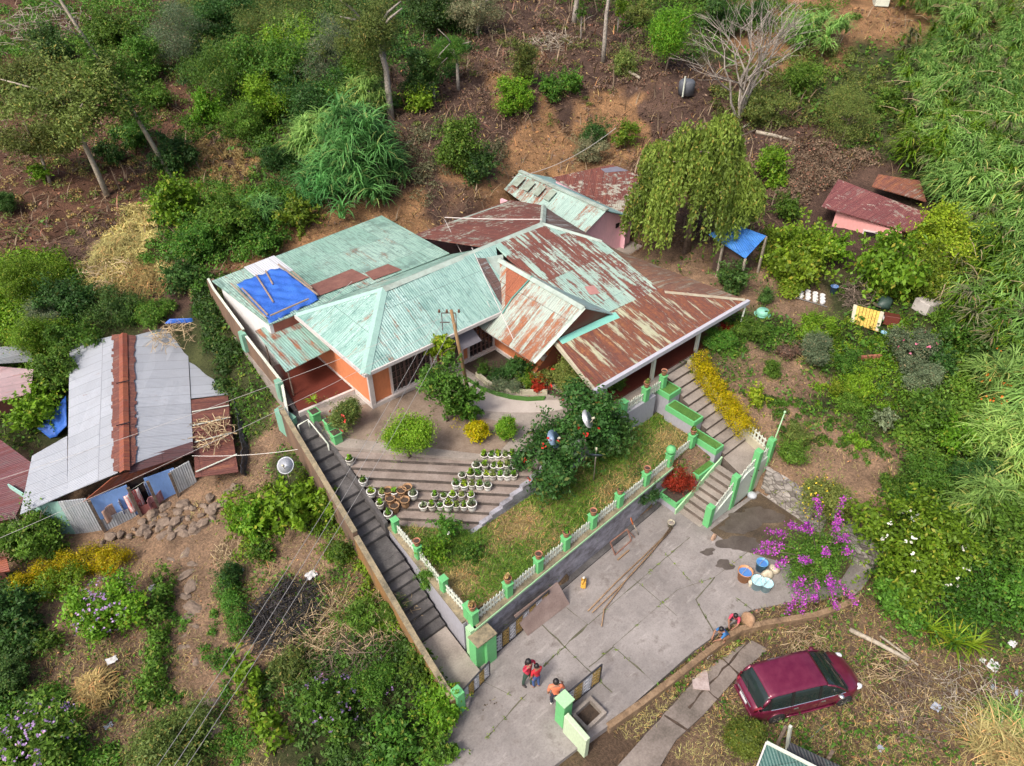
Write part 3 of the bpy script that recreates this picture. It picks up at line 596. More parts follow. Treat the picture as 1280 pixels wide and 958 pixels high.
planter('stair_planter','middle green-rimmed grass planter stepping down beside the right staircase',23.55,24.22,13.75,15.46,2.72)
planter('stair_planter','lower green-rimmed grass planter where the right staircase turns',23.25,23.82,12.15,13.7,2.2)
planter('stair_planter','square green-rimmed grass bed inside the turn of right staircase',21.95,23.2,12.02,12.98,1.45)
planter('stair_planter','lowest green-rimmed bed by the foot of right staircase, planted red',20.5,21.9,12.02,12.98,.62,turf=False)
m = MB(); m.add([(20.45,11.94,0),(23.6,11.94,0),(23.6,11.94,1.72),(20.45,11.94,.3),(20.45,12.0,0),(23.6,12.0,0),(23.6,12.0,1.72),(20.45,12.0,.3)],[(0,1,2,3),(7,6,5,4),(3,2,6,7),(0,3,7,4),(1,5,6,2)]); tag(m.build('stair_cheek_wall',GREENPALE),'pale green sloping side wall of the lower right staircase flight','wall')
bl = thing('stair_balustrade','pale green and white balustrade with pillars beside the lower right stairs','balustrade',(23,10.6,0)); m = MB()
m.add([(21.1,10.52,-.1),(25.3,10.52,-.1),(25.3,10.52,1.75),(23.6,10.52,1.72),(21.1,10.52,.35),(21.1,10.7,-.1),(25.3,10.7,-.1),(25.3,10.7,1.75),(23.6,10.7,1.72),(21.1,10.7,.35)],[(0,1,2,3,4),(9,8,7,6,5),(4,3,8,9),(3,2,7,8),(1,6,7,2),(0,4,9,5)]); m.build('low_wall',weathered('panel_offwhite',(.52,.60,.53),(.30,.34,.28),.35,1.5,.7),bl)
for a,z0,h in ((21.05,-.1,1.35),(22.75,-.1,2.15),(24.3,-.1,2.75),(25.35,-.1,2.85)): MB().box(a-.15,a+.15,10.45,10.77,z0,z0+h).build('pillar',GREEN,bl,bevel=.02)
for a,b_,z0,z1 in ((21.2,22.6,.42,1.2),(22.9,24.15,1.28,1.74),(24.45,25.2,1.76,1.77)): picket_panel((a,10.6,z0),(b_,10.6,z1),.62).build('picket_panel',WHITEP,bl)
ef = thing('landing_fence','white pickets on a cream low wall at the stair landing','fence',(25.5,11.4,1.5)); MB().prism([(25.32,10.85),(25.5,10.85),(25.95,12.6),(25.75,12.6)],.5,1.95).build('low_wall',CREAM,ef)
picket_panel((25.4,10.9,1.95),(25.78,12.3,1.95),.62,.09,.2).build('picket_panel',WHITEP,ef)
m = MB(); m.tube([(25.4,10.6,1.5),(25.5,10.5,4.3)],[.04,.025]); m.lathe((25.5,10.5,4.3),[(.0,0),(.06,.03),(.05,.1),(0,.13)]); tag(m.build('garden_pole',GREENPALE,None,True),'thin pale green pole rising from the stair landing corner pillar','pole')
m = MB(); 
for i in range(9): b0,b1 = 12.5+i*.47,12.5+(i+1)*.47-.01; m.prism([(rl(b0)+1.72,b0),(rl(b0)+1.92,b0),(rl(b1)+1.92,b1),(rl(b1)+1.72,b1)],1,1.95+.162*(i+1)*.92)
tag(m.build('stair_kerb',CREAM),'cream stepped kerb between the right staircase and the yellow hedge','kerb')
# stone wall of the garden on the right
def stonewall(label, p, q, h, th=.45, seed=3):
    t = thing('stone_wall',label,'wall',(p[0],p[1],0)); m = MB(); r = random.Random(seed); p, q = Vector((*p,0)), Vector((*q,0)); L = (q-p).length; d = (q-p)/L; n = Vector((-d.y,d.x,0)); nx, nz = int(L/.16), int((h+.4)/.14); V = []
    for j in range(nz+1):
        for i in range(nx+1): e = p+d*L*i/nx-n*(.02+r.uniform(0,.09)); V.append((e.x,e.y,-.4+(h+.4)*j/nz))
    k = len(V)
    for i in range(nx+1): e = p+d*L*i/nx+n*th; V.append((e.x,e.y,h+r.uniform(-.05,.06)))
    F = [(j*(nx+1)+i,j*(nx+1)+i+1,(j+1)*(nx+1)+i+1,(j+1)*(nx+1)+i) for j in range(nz) for i in range(nx)]+[(nz*(nx+1)+i,nz*(nx+1)+i+1,k+i+1,k+i) for i in range(nx)]
    for e_ in (0,nx): V.append((V[k+e_][0],V[k+e_][1],-.4)); F.append((e_,nz*(nx+1)+e_,k+e_,len(V)-1))
    m.add(V,F); m.build('masonry',STONEFACE,t)
    s = MB(); x = 0
    while x < L: w_ = r.uniform(.3,.6); e = p+d*x+n*th*.4; s.blob((e.x,e.y,h),(w_*.5,th*.6,.07),r.randint(0,999),.2,1); x += w_*.9
    s.build('coping_stones',STONEFACE,t); return t
def stoneface():
    m, nt, b = newmat('stone_face'); v = coords(nt,(1,1,1.5)); vo = nd(nt,'TexVoronoi',feature='DISTANCE_TO_EDGE',i_Scale=2.6); lk(nt,v,vo.inputs['Vector']); vc = nd(nt,'TexVoronoi',i_Scale=2.6); lk(nt,v,vc.inputs['Vector']); n_ = noise(nt,v,3,7,.7)
    sp = nd(nt,'RGBToBW'); lk(nt,vc.outputs['Color'],sp.inputs[0]); c = ramp(nt,math_(nt,'ADD',math_(nt,'MULTIPLY',sp.outputs[0],.5),math_(nt,'MULTIPLY',n_,.5)),[(.2,(.15,.13,.12)),(.5,(.29,.265,.245)),(.8,(.43,.40,.37))]); g = ramp(nt,vo.outputs['Distance'],[(.0,(.35,.33,.31)),(.09,(1,1,1))]); lk(nt,mixc(nt,1.0,c,g,'MULTIPLY'),b.inputs['Base Color']); b.inputs['Roughness'].default_value = .92; bump(nt,b,vo.outputs['Distance'],.6,.05); return m
STONEFACE = stoneface()
stonewall('rough grey stone wall holding up the garden beyond damp yard',(24.75,10.2),(24.55,6.9),1.4)
stonewall('rough grey stone wall end behind the purple flowering bush',(24.5,6.4),(24.1,4.3),1.3,.45,8)
# outer edge of the courtyard: low earth-coloured kerb and gutter
KERB = rough_mat('kerb_earth',[(.2,(.10,.065,.04)),(.5,(.22,.145,.085)),(.85,(.34,.24,.15))],2.2,.95,.6,.03)
k = MB(); line = [at(x,y,0) for x,y in [(760,908),(800,880),(850,842),(880,818),(905,800),(925,788),(950,782),(985,776),(1020,770),(1050,760),(1088,742)]]
for i in range(len(line)-1): h = .05 if i < 4 else .16; k.bar(line[i]+Vector((0,0,h-.45)),line[i+1]+Vector((0,0,h-.45)),.24,.9)
tag(k.build('courtyard_kerb',KERB,None,False,.03),'low earth-brown kerb along the outer edge of courtyard','kerb')
OLDC = rough_mat('old_slab',[(.15,(.10,.085,.07)),(.5,(.19,.16,.14)),(.85,(.29,.25,.22))],.9,.92,.5,.02)
m = MB(); q = [at(x,y,-.4) for x,y in [(770,960),(868,850),(902,822),(938,800),(960,812),(925,842),(905,865),(880,893),(845,925),(815,975)]]; m.prism([(p.x,p.y) for p in q],-.9,-.38); struct(m.build('old_road_slab',OLDC))
jm = MB()
JZ = -.385
for p,q_ in [((902,822),(925,845)),((868,850),(905,880)),((830,895),(862,915)),((868,850),(800,925)),((938,800),(860,885))]: joint(p,q_,.08)
o = jm.build('slab_cracks',SOILM); struct(o)
# stone footpath on the left
STONE = rough_mat('path_stone',[(.2,(.11,.082,.063)),(.5,(.20,.150,.115)),(.85,(.30,.235,.185))],2.5,.92,.5,.03)
# ---------------------------------------------------------------- the main house
TEAL = roofmat('roof_teal',(.36,.53,.49),.20,0,RUST,.55,.13,(.85,2.4),(.30,.47,.42),.55,(.05,.16,.14),.75)
TEALB = roofmat('roof_teal_back',(.38,.54,.47),.27,0,RUST,.4,.13,(.85,2.9),(.25,.42,.35),.6,(.05,.11,.095),.85)
TEALX = roofmat('roof_teal_hip',(.34,.52,.47),.20,PI/2,RUST,.55,.13,(.85,2.4),(.20,.39,.335),.55,(.05,.16,.14),.7)
SPECK = roofmat('roof_teal_rust_streaks',(.44,.56,.48),.50,0,RUSTRED,.58,.13,(.85,2.6),(.30,.46,.40),.65,contrast=.05)
SPECKX = roofmat('roof_gable_streaks',(.36,.45,.40),.54,PI/2,[(0,(.13,.05,.032)),(.5,(.25,.09,.045)),(1,(.40,.19,.10))],.5,.13,(.9,3),(.36,.42,.37),.65,stainamt=.25,contrast=.10)
PORCHR = roofmat('roof_porch_rust',(.42,.41,.30),.66,0,[(0,(.075,.032,.03)),(.4,(.135,.05,.040)),(.6,(.20,.07,.038)),(.8,(.31,.13,.05)),(1,(.46,.27,.12))],.8,.13,(1.0,6),(.46,.46,.31),.65,contrast=.06,sx=3.2)
PORCHX = roofmat('roof_side_rust',(.40,.36,.27),.66,PI/2,[(0,(.09,.045,.035)),(.5,(.17,.085,.06)),(1,(.36,.19,.10))],.6,.13,(1.0,6),None,.65)
REDBACK = roofmat('roof_red_rust',(.40,.40,.33),.82,0,RUSTRED,.25,.13,(.9,2.2),(.30,.34,.28),.65,flake=.75)
MINTW = roofmat('roof_mint_worn',(.36,.50,.45),.40,PI/2,RUST,.4,.13,(.85,2.2),(.33,.46,.41),.6)
TEALFLAT = weathered('flashing_teal',(.31,.50,.44),(.20,.30,.26),.4,1.5,.5)
FLASH = weathered('flashing_white',(.40,.49,.44),(.20,.22,.18),.5,1.5,.5)
ORANGE = weathered('wall_orange',(.60,.21,.09),(.38,.15,.08),.28,.9,.75,.05)
MAROON = rough_mat('maroon_floor',[(.2,(.085,.022,.016)),(.8,(.150,.040,.028))],1.0,.35,.03)
WHITEWALL = weathered('wall_white',(.66,.66,.66),(.22,.22,.23),.36,.7,.8,.05,(1,1,.5))
PINK = weathered('wall_pink',(.74,.44,.50),(.45,.32,.36),.38,.8,.85,.1)
GLASSD = plain('window_dark',(.018,.016,.018),.12); FRAMEW = plain('frame_white',(.56,.52,.50),.5); GRILLE = plain('grille_dark',(.10,.06,.055),.5)
GUTTER = weathered('gutter_lilac',(.47,.47,.53),(.28,.28,.32),.25,1.2,.45); AWNGREY = plain('awning_grey',(.16,.15,.17),.7)  # awning board is plain grey
H = thing('main_house','rambling orange house with patched teal and rusty iron roofs','house',(18,26,TZ))
def roof(quad, mat, name='roof_slope', th=.05, nx=10, ny=6, wob=.016): return MB().sheet(quad,th,None,nx,ny,wob).build(name,mat,H)
RZ, EZ, RB, EB = 7.5, 5.8, 27.0, 23.7
# front wing hip roof
roof([(11.8,EB,EZ),(20.1,EB,EZ),(22.3,RB,RZ),(15.1,RB,RZ)],TEAL)
roof([(11.8,30.3,EZ),(11.8,EB,EZ),(15.1,RB,RZ),(15.1,RB+.02,RZ)],TEALX)
roof([(15.1,RB+.02,RZ),(21.7,RB+.02,RZ),(21.7,30.3,EZ+.05),(11.85,30.3,EZ+.05)],TEALB)
# low back roof, set in strips that follow its sheets
roof([(10.38,30.35,5.78),(21.6,30.35,5.92),(21.62,37.6,5.78),(10.05,36.65,5.7)],TEALB,'back_roof',.06,10,6,.02)
roof([(12.0,34.4,5.80),(13.9,34.6,5.82),(13.9,37.0,5.79),(12.0,36.85,5.77)],roofmat('sheet_new_zinc',(.62,.63,.68),.02,0,RUST,.5,.13,(.9,3),(.55,.56,.60),.4,stainamt=.1),'zinc_sheet',.02,2,2,.0)
roof([(13.5,31.1,5.86),(16.6,31.0,5.90),(16.4,32.5,5.88),(13.6,32.4,5.85)],rough_mat('rust_patch',[(.2,(.13,.055,.045)),(.8,(.24,.11,.085))],2,.85,.3),'rust_patch',.015,2,2,0)
roof([(16.6,30.6,5.91),(18.4,30.5,5.93),(18.2,31.6,5.92),(16.7,31.6,5.9)],MATS['rust_patch'],'rust_patch',.015,2,2,0)
# right part: long slope falling to the porch
def bz(b): return 5.0+(b-16.8)*.238
roof([(20.62,19.9,bz(19.9)),(27.85,19.6,bz(19.6)),(27.95,24.4,bz(24.4)),(26.0,27.3,RZ),(20.7,27.0,RZ-.03)],SPECK) if False else None
m = MB(); P5 = [(22.2,26.1,bz(26.1)),(22.2,19.7,bz(19.7)),(27.8,19.5,bz(19.5)),(28.0,24.4,bz(24.4)),(26.0,27.3,RZ),(22.25,27.02,RZ-.01)]
m.add(P5+[(x,y,z-.06) for x,y,z in P5],[tuple(range(6)),tuple(range(11,5,-1))]+[(i,(i+1)%6,6+(i+1)%6,6+i) for i in range(6)]); m.build('roof_slope',SPECK,H)
roof([(19.6,16.85,5.0),(31.55,16.72,5.0),(27.85,19.9,bz(19.9)+.03),(20.3,20.2,bz(20.2)+.02)],PORCHR,'porch_roof',.06,8,3,.01)
roof([(27.8,19.6,bz(19.6)+.02),(31.5,16.8,5.02),(30.2,25.3,5.25),(27.95,24.5,bz(24.4)+.02)],PORCHX,'porch_roof',.06,4,6,.01)
roof([(27.95,24.5,6.7),(30.2,25.3,5.3),(29.4,27.2,5.5),(27.2,26.0,6.9)],PORCHX,'porch_roof',.05,2,2,0)
# back slope over the rusty part, and its east hip
roof([(21.6,27.05,RZ-.01),(26.0,27.3,RZ),(30.2,32.0,5.9),(29.6,35.0,5.1),(21.6,34.6,5.3)][:4],REDBACK) if False else None
m = MB(); P5 = [(21.75,27.05,RZ-.01),(26.0,27.35,RZ),(30.0,31.4,6.1),(30.0,34.7,5.4),(21.8,34.6,5.4)]
m.add(P5+[(x,y,z-.06) for x,y,z in P5],[tuple(range(5)),tuple(range(9,4,-1))]+[(i,(i+1)%5,5+(i+1)%5,5+i) for i in range(5)]); m.build('roof_slope',REDBACK,H)
roof([(24.4,32.6,5.86),(29.3,32.2,6.0),(29.5,34.3,5.52),(25.0,34.5,5.46)],MINTW,'repair_sheet',.015,3,2,.0)
m = MB(); P4 = [(26.0,27.3,RZ-.02),(28.0,24.4,bz(24.4)-.03),(29.3,26.9,5.9),(30.0,31.4,6.08)]
m.add(P4+[(x,y,z-.06) for x,y,z in P4],[(0,1,2,3),(7,6,5,4)]+[(i,(i+1)%4,4+(i+1)%4,4+i) for i in range(4)]); m.build('roof_slope',roofmat('roof_dark_rust',(.40,.42,.42),.7,PI/2,[(0,(.05,.035,.035)),(1,(.17,.10,.085))]),H)
# ridge and hip flashings
def flash(p,q,mat=FLASH,w=.34,name='ridge_cap'):
    p,q = Vector(p),Vector(q); d = (q-p).normalized(); a = d.cross(Vector((0,0,1))).normalized()*w/2; dz = Vector((0,0,-w*.22)); m = MB(); vs = []
    for e in (p,q): vs += [e-a+dz+Vector((0,0,.05)), e+Vector((0,0,.075)), e+a+dz+Vector((0,0,.05)), e+Vector((0,0,.03))]
    m.add(vs,[(0,1,5,4),(1,2,6,5),(2,3,7,6),(3,0,4,7),(3,2,1,0),(4,5,6,7)]); return m.build(name,mat,H)
flash((15.1,RB,RZ),(26.0,27.3,RZ),FLASH,.5); flash((11.8,EB,EZ),(15.1,RB,RZ),TEALFLAT,.5); flash((11.85,30.3,EZ),(15.1,RB+.02,RZ),TEALFLAT,.4)
flash((26.0,27.3,RZ),(30.0,31.4,6.1),FLASH,.4); flash((26.0,27.3,RZ),(28.0,24.4,bz(24.4)),FLASH,.3); flash((27.85,19.6,bz(19.6)+.03),(31.4,16.85,5.05),weathered('flashing_rusty',(.42,.40,.30),(.24,.12,.07),.5,1.2,.6),.26)
flash((20.3,19.95,bz(19.95)+.02),(24.2,19.8,bz(19.8)+.03),weathered('flashing_sea',(.22,.56,.47),(.2,.35,.3),.25,1.5,.5),.9,'step_flashing')
# gable over the projecting room
GZ, GA = 7.1, 21.75
roof([(18.85,24.3,5.05),(18.8,20.1,5.05),(GA,19.75,GZ),(GA+.1,26.2,GZ)],SPECKX,'gable_slope')
roof([(GA,19.75,GZ),(24.35,19.75,5.6),(24.3,25.5,5.6),(GA+.1,26.2,GZ)],roofmat('roof_grey_teal',(.32,.45,.45),.25,PI/2),'gable_slope')
flash((GA,19.72,GZ),(GA+.1,26.2,GZ),FLASH,.42); flash((18.83,20.12,5.06),(GA,19.78,GZ),FLASH,.3,'verge_cap')
def onplane(px,py,p0,p1,p2,up=.02):
    """where the sight line of a pixel meets the plane of three points"""
    p0,p1,p2 = Vector(p0),Vector(p1),Vector(p2); n = (p1-p0).cross(p2-p0).normalized(); n = n if n.z > 0 else -n; d = Vector(ray(px,py)); o = Vector((0,0,CAMH)); t = (p0+n*up-o).dot(n)/d.dot(n); return o+d*t
FS = ((11.8,EB,EZ),(20.1,EB,EZ),(15.1,RB,RZ)); GS = ((18.85,24.3,5.05),(18.8,20.1,5.05),(GA,19.75,GZ)); BRR = roofmat('roof_bright_rust',(.36,.40,.36),.85,PI/2,[(0,(.20,.06,.035)),(.6,(.30,.10,.05)),(1,(.42,.20,.10))],.45)
def patch(pix,plane,mat,up=.02,name='repair_sheet'):
    P = [onplane(x,y,*plane,up) for x,y in pix]; n = len(P); m = MB(); nrm = Vector((0,0,.012)); m.add(P+[p-nrm for p in P],[tuple(range(n)),tuple(range(2*n-1,n-1,-1))]+[(i,(i+1)%n,n+(i+1)%n,n+i) for i in range(n)]); return m.build(name,mat,H)
patch([(633,327),(664,345),(640,372),(631,384)],GS,BRR); patch([(594,322),(607,323),(629,360),(627,382)],FS,MATS['roof_dark_rust'],.022); patch([(608,322),(629,318),(629,352)],FS,FLASH,.03)
m = MB(); m.bar(onplane(666,345,*GS,.04),onplane(640,373,*GS,.04),.07,.05); m.bar(onplane(640,373,*GS,.04),onplane(628,392,*GS,.04),.07,.05); m.build('sheet_edge',weathered('edge_seagreen',(.10,.26,.22),(.06,.10,.09),.4),H)
m = MB(); m.add([(18.9,20.05,4.4),(GA,19.9,GZ-.12),(24.3,19.9,5.55),(24.3,19.9,4.4)],[(0,1,2,3)]); m.build('gable_infill',MAROON,H)
roof([(23.15,19.62,bz(20)+.22),(23.6,19.55,bz(20)+.2),(23.7,20.2,bz(20)+.36),(23.25,20.25,bz(20)+.38)],plain('patch_pink',(.40,.20,.18),.6),'patch_sheet',.012,1,1,0) if False else roof([(24.05,21.5,bz(21.5)+.03),(24.6,21.3,bz(21.3)+.03),(24.8,21.9,bz(21.9)+.03),(24.25,22.1,bz(22.1)+.03)],plain('patch_pink',(.40,.20,.18),.6),'patch_sheet',.012,1,1,0)
# eaves, gutters, posts
m = MB(); m.box(19.5,31.6,16.62,16.82,4.80,5.03); m.build('gutter',GUTTER,H)
m = MB(); m.bar((19.6,16.85,4.92),(20.3,20.6,bz(20.2)-.1),.14,.2); m.build('fascia',CREAM,H)
m = MB(); m.box(11.75,20.1,23.62,23.72,5.62,5.80); m.box(11.72,11.8,23.7,30.3,5.62,5.8); m.build('fascia',FRAMEW,H)
for a in (31.45,): MB().tube([(a-.5,16.55,2.8),(a,16.75,4.85)],.05,8).build('porch_post',WHITEP,H,True)
MB().lathe((30.95,16.55,2.75),[(.12,0),(.12,.2),(.05,.22)]).build('post_foot',WHITEP,H)
for a in (20.6,24.2,27.8): MB().box(a-.08,a+.08,16.95,17.11,TZ,4.9).build('porch_post',WHITEP,H)
# walls
m = MB(); zb = TZ-.6
m.box(12.3,20.0,24.4,24.6,zb,5.75); m.box(12.3,12.5,24.6,36.6,zb,5.7); m.box(19.95,20.15,20.25,24.4,zb,5.6); m.box(20.15,24.2,20.25,20.45,zb,5.6); m.build('wall',ORANGE,H)
m = MB(); m.box(24.0,28.8,20.3,20.5,TZ,5.5); m.box(28.6,28.8,20.5,26.5,TZ,5.5); m.build('porch_wall',rough_mat('maroon_wall',[(.2,(.11,.028,.026)),(.8,(.19,.05,.045))],1,.7,.05),H)
m = MB(); m.box(10.42,10.6,30.45,36.6,2.6,5.68); m.box(10.6,21.3,36.4,36.6,2.6,5.6); m.box(21.3,21.5,31,36.6,2.6,5.75); m.build('side_wall',WHITEWALL,H)
m = MB(); m.box(10.6,12.3,30.45,30.6,TZ,5.74); m.build('wall_infill',rough_mat('redbrown_board',[(.2,(.22,.07,.05)),(.8,(.34,.12,.08))],2,.8,.1),H)
m = MB(); m.box(30.0,30.15,27,34.5,2.6,5.2); m.box(21.5,30.0,34.3,34.5,2.6,5.2); m.build('back_wall',PINK,H)
m = MB(); m.box(12.22,20.02,24.26,24.40,zb,TZ+.22); m.box(12.22,12.3,24.4,30.4,zb,TZ+.22); m.box(19.85,19.95,20.2,24.26,zb,TZ+.18); m.build('plinth',FRAMEW,H)
m = MB(); m.box(15.95,16.12,24.27,24.4,TZ+.22,5.6); m.box(17.6,17.78,24.27,24.4,TZ+.22,5.6); m.box(12.2,12.44,24.27,24.398,TZ+.22,5.6); m.build('wall_strip',FRAMEW,H)
def window(x0,x1,y,z0,z1,nx,nz,t=.09,depth=.12):
    m = MB(); m.box(x0-t,x1+t,y-depth,y,z1,z1+t); m.box(x0-t,x1+t,y-depth,y,z0-t,z0); m.box(x0-t,x0,y-depth,y,z0,z1); m.box(x1,x1+t,y-depth,y,z0,z1); f = m.build('window',FRAMEW,H)
    MB().box(x0,x1,y-.03,y-.012,z0,z1).build('pane',GLASSD,f); g = MB()
    for i in range(1,nx): x = x0+(x1-x0)*i/nx; g.box(x-(.03 if i%3 else .06),x+(.03 if i%3 else .06),y-.075,y-.035,z0,z1)
    for i in range(1,nz): z = z0+(z1-z0)*i/nz; g.box(x0,x1,y-.07,y-.04,z-.022,z+.022)
    g.build('grille',GRILLE,f); MB().box(x0-t-.05,x1+t+.05,y-.24,y-depth-.003,z0-t-.06,z0-t+.02).build('sill',FRAMEW,f); return f
window(13.5,15.75,24.4,3.5,5.4,9,5); window(18.2,19.8,24.4,3.35,5.5,6,6)
m = MB(); m.sheet([(16.8,24.35,5.4),(18.3,24.35,5.4),(18.4,23.5,4.75),(17.1,23.5,4.75)],.04); m.build('door_awning',AWNGREY,H)
MB().box(16.3,17.5,24.36,24.398,TZ+.2,5.2).build('door',GRILLE,H)
# whitish eave board of the projecting room with brackets
m = MB(); m.bar((19.0,20.2,4.95),(19.0,24.2,4.95),.1,.16)
m.build('eave_board',FRAMEW,H); m = MB(); m.prism([(19.78,20.3),(19.94,20.3),(19.94,22.7),(19.78,22.7)],4.5,4.85); m.build('wall_panel',FRAMEW,H)
# porch and carport floors
m = MB(); m.box(20.3,30.6,17.0,20.3,TZ-.05,TZ+.09); m.build('porch_floor',MAROON,H)
m = MB(); m.prism([(9.35,26.15),(12.2,26.0),(12.2,30.4),(10.1,30.4)],TZ-.05,TZ+.2); m.build('carport_floor',MAROON,H)
m = MB(); m.bar((9.3,26.1,TZ+.12),(12.2,25.95,TZ+.12),.14,.3); m.build('floor_edge',FRAMEW,H)
CARP = roofmat('roof_carport',(.34,.48,.43),.46,0,RUST,.75,.13,(.9,4),(.22,.40,.34),.6,sx=2.6)
roof([(9.6,27.35,4.92),(12.25,27.6,4.95),(12.25,31.3,5.25),(9.9,31.2,5.2)],CARP,'carport_roof',.04,4,3,.01)
for p in ((9.75,27.5),(9.95,30.3)): MB().tube([(p[0],p[1],TZ),(p[0],p[1],4.95)],.04,6).build('carport_post',BARK,H)
# blue tarpaulin held down by battens
TARP = rough_mat('tarp_blue',[(.2,(.020,.090,.42)),(.8,(.045,.17,.62))],1.5,.5,.5,.05)
t = thing('roof_tarp','wrinkled bright blue tarpaulin held by battens on the back roof','tarpaulin',(11.8,32.6,5.9)); nx, ny = 26, 30; V = []; F = []
c4 = [Vector(p) for p in ((10.45,30.42,6.0),(13.4,30.75,6.08),(13.3,34.95,6.02),(10.75,34.9,5.95))]
for j in range(ny+1):
    for i in range(nx+1):
        u,v = i/nx,j/ny; p = c4[0]*(1-u)*(1-v)+c4[1]*u*(1-v)+c4[2]*u*v+c4[3]*(1-u)*v
        z = .035*math.sin(u*17+4*v)*math.sin(v*13-3*u)+.03*math.sin((u+v)*22)+random.uniform(-.015,.015)+.03*abs(math.sin(u*PI*2))
        if v < .04: z -= .28
        V.append((p.x,p.y,p.z+z+.03))
for j in range(ny):
    for i in range(nx): F.append((j*(nx+1)+i,j*(nx+1)+i+1,(j+1)*(nx+1)+i+1,(j+1)*(nx+1)+i))
m = MB(); m.add(V,F); o = m.build('sheet',TARP,t,True); s = o.modifiers.new('thickness','SOLIDIFY'); s.thickness = .015
BAT = rough_mat('batten_wood',[(.2,(.22,.16,.12)),(.8,(.40,.31,.24))],4,.9,.3)
for p,q in (((10.40,30.6,6.06),(10.5,34.95,6.1)),((10.55,30.7,6.12),(10.7,34.0,6.14)),((11.3,31.6,6.15),(11.9,34.9,6.12)),((12.1,33.3,6.16),(12.5,35.0,6.12)),((13.35,30.7,6.18),(13.35,35.2,6.14)),((13.5,31.6,6.12),(13.6,34.0,6.1)),((10.6,30.5,6.14),(12.8,30.65,6.18))):
    MB().bar(p,q,.07,.06).build('batten',BAT,t)
# ---------------------------------------------------------------- buildings behind
def house(name,label,loc,cat='house'): 
    return thing(name,label,cat,loc)
A = house('annex','pink annex behind the house under a worn mint gable roof',(32,31,3.4))
MB().sheet([(29.5,27.8,5.05),(32.0,27.75,6.4),(32.2,36.2,6.4),(30.9,36.4,5.4)],.05,None,4,6,.01).build('roof_slope',MINTW,A)
MB().sheet([(32.0,27.75,6.4),(35.2,27.4,5.0),(35.6,36.0,5.1),(32.2,36.2,6.4)],.05,None,4,6,.01).build('roof_slope',roofmat('roof_blue_teal',(.32,.55,.56),.12,PI/2),A)
MB().bar((32.0,27.7,6.44),(32.2,36.2,6.44),.3,.1).build('ridge_cap',FLASH,A)
for k in range(4): MB().sheet([(31.0,32.0+k*1.05,5.92),(31.75,32.0+k*1.05,6.34),(31.8,32.6+k*1.05,6.36),(31.05,32.6+k*1.05,5.94)],.01).build('mould_patch',rough_mat('mould_strip',[(.2,(.16,.19,.15)),(.8,(.30,.36,.30))],3,.8,.2),A)
m = MB(); m.add([(29.9,28.0,2.6),(34.9,28.0,2.6),(34.9,28.0,4.95),(32.0,28.0,6.25),(29.9,28.0,5.1),(29.9,28.2,2.6),(34.9,28.2,2.6),(34.9,28.2,4.95),(32.0,28.2,6.25),(29.9,28.2,5.1)],[(0,1,2,3,4),(9,8,7,6,5)]+[(i,(i+1)%5,5+(i+1)%5,5+i) for i in range(5)]); m.build('gable_wall',PINK,A)
MB().box(33.3,33.6,27.95,27.995,4.7,5.0).build('vent',GLASSD,A)
MB().box(34.8,35.0,28.2,35.8,2.6,4.9).build('wall',PINK,A); MB().box(30.2,30.4,28.2,36,2.6,5.0).build('wall',PINK,A)
A = house('lean_to_shed','low shed with flat red-rust roof behind the pink annex','shed' and (37.5,33,3.6),'shed')
LQ = [at(690,222,6.1),at(764,206,6.4),at(812,224,6.1),at(786,272,5.5),at(722,250,5.7)]; LQ2 = [LQ[0],LQ[1],LQ[2],LQ[3]]
MB().sheet(LQ2,.06,None,6,6,.015).build('roof',roofmat('roof_red_flaking',(.44,.44,.36),.80,.9,RUSTRED,.3,.13,(.9,2.2),(.34,.40,.34),.65,flake=.85),A)
MB().sheet([p+Vector((0,0,.03)) for p in (LQ[1].lerp(LQ[2],.15).lerp(LQ[0],.25),LQ[1].lerp(LQ[2],.15),LQ[1].lerp(LQ[2],.45),LQ[1].lerp(LQ[2],.45).lerp(LQ[0],.3))],.012).build('patch_sheet',plain('sheet_slate',(.16,.16,.20),.5),A)
c0 = sum(LQ2,Vector())/4; MB().prism([tuple((c0+(p-c0)*.93)[:2]) for p in LQ2],2.6,[p.z-.12 for p in LQ2]).build('wall',PINK,A)
# pink house on the right
A = house('pink_house','small salmon pink house with rusty red lean-to roof, right','x' and (46,17,4))
Rr = roofmat('roof_plum_rust',(.45,.36,.30),.80,PI/2,[(0,(.10,.030,.034)),(.5,(.165,.050,.052)),(1,(.28,.12,.10))],.45,.13,(1,2),flake=.6)
q = [at(1027,258,6.0),at(1138,291,5.2),at(1168,270,5.3),at(1115,228,6.3),at(1048,224,6.6)]
h = [Vector(p) for p in q]
MB().sheet([h[0],h[1],h[2],h[4]],.07,None,6,4,.015).build('roof',Rr,A)
h2 = [at(1090,233,6.5),at(1158,252,6.0),at(1150,226,6.3),at(1098,218,6.9)]; MB().sheet(h2,.07,None,4,2,.01).build('back_roof',roofmat('roof_rust_cream',(.50,.44,.36),.7,PI/2),A)
w0,w1,w2,w3 = at(1046,262,5.8),at(1128,289,5.2),at(1150,268,5.2),at(1060,232,6.3)
m = MB(); m.prism([tuple(p[:2]) for p in (w0,w1,w2,w3)],2.6,[5.72,5.1,5.1,6.2]); m.build('wall',weathered('wall_salmon',(.72,.34,.33),(.55,.28,.27),.2,.8,.8),A)
d = (w1-w0); d.z = 0; d.normalize(); nrm = Vector((d.y,-d.x,0)); e = w0 + d*(1.9) + nrm*.03
f = MB().bar(Vector((e.x,e.y,4.35)),Vector((e.x,e.y,4.35))+d*1.1,.09,.95).build('window',plain('frame_pale',(.62,.55,.55),.5),A)
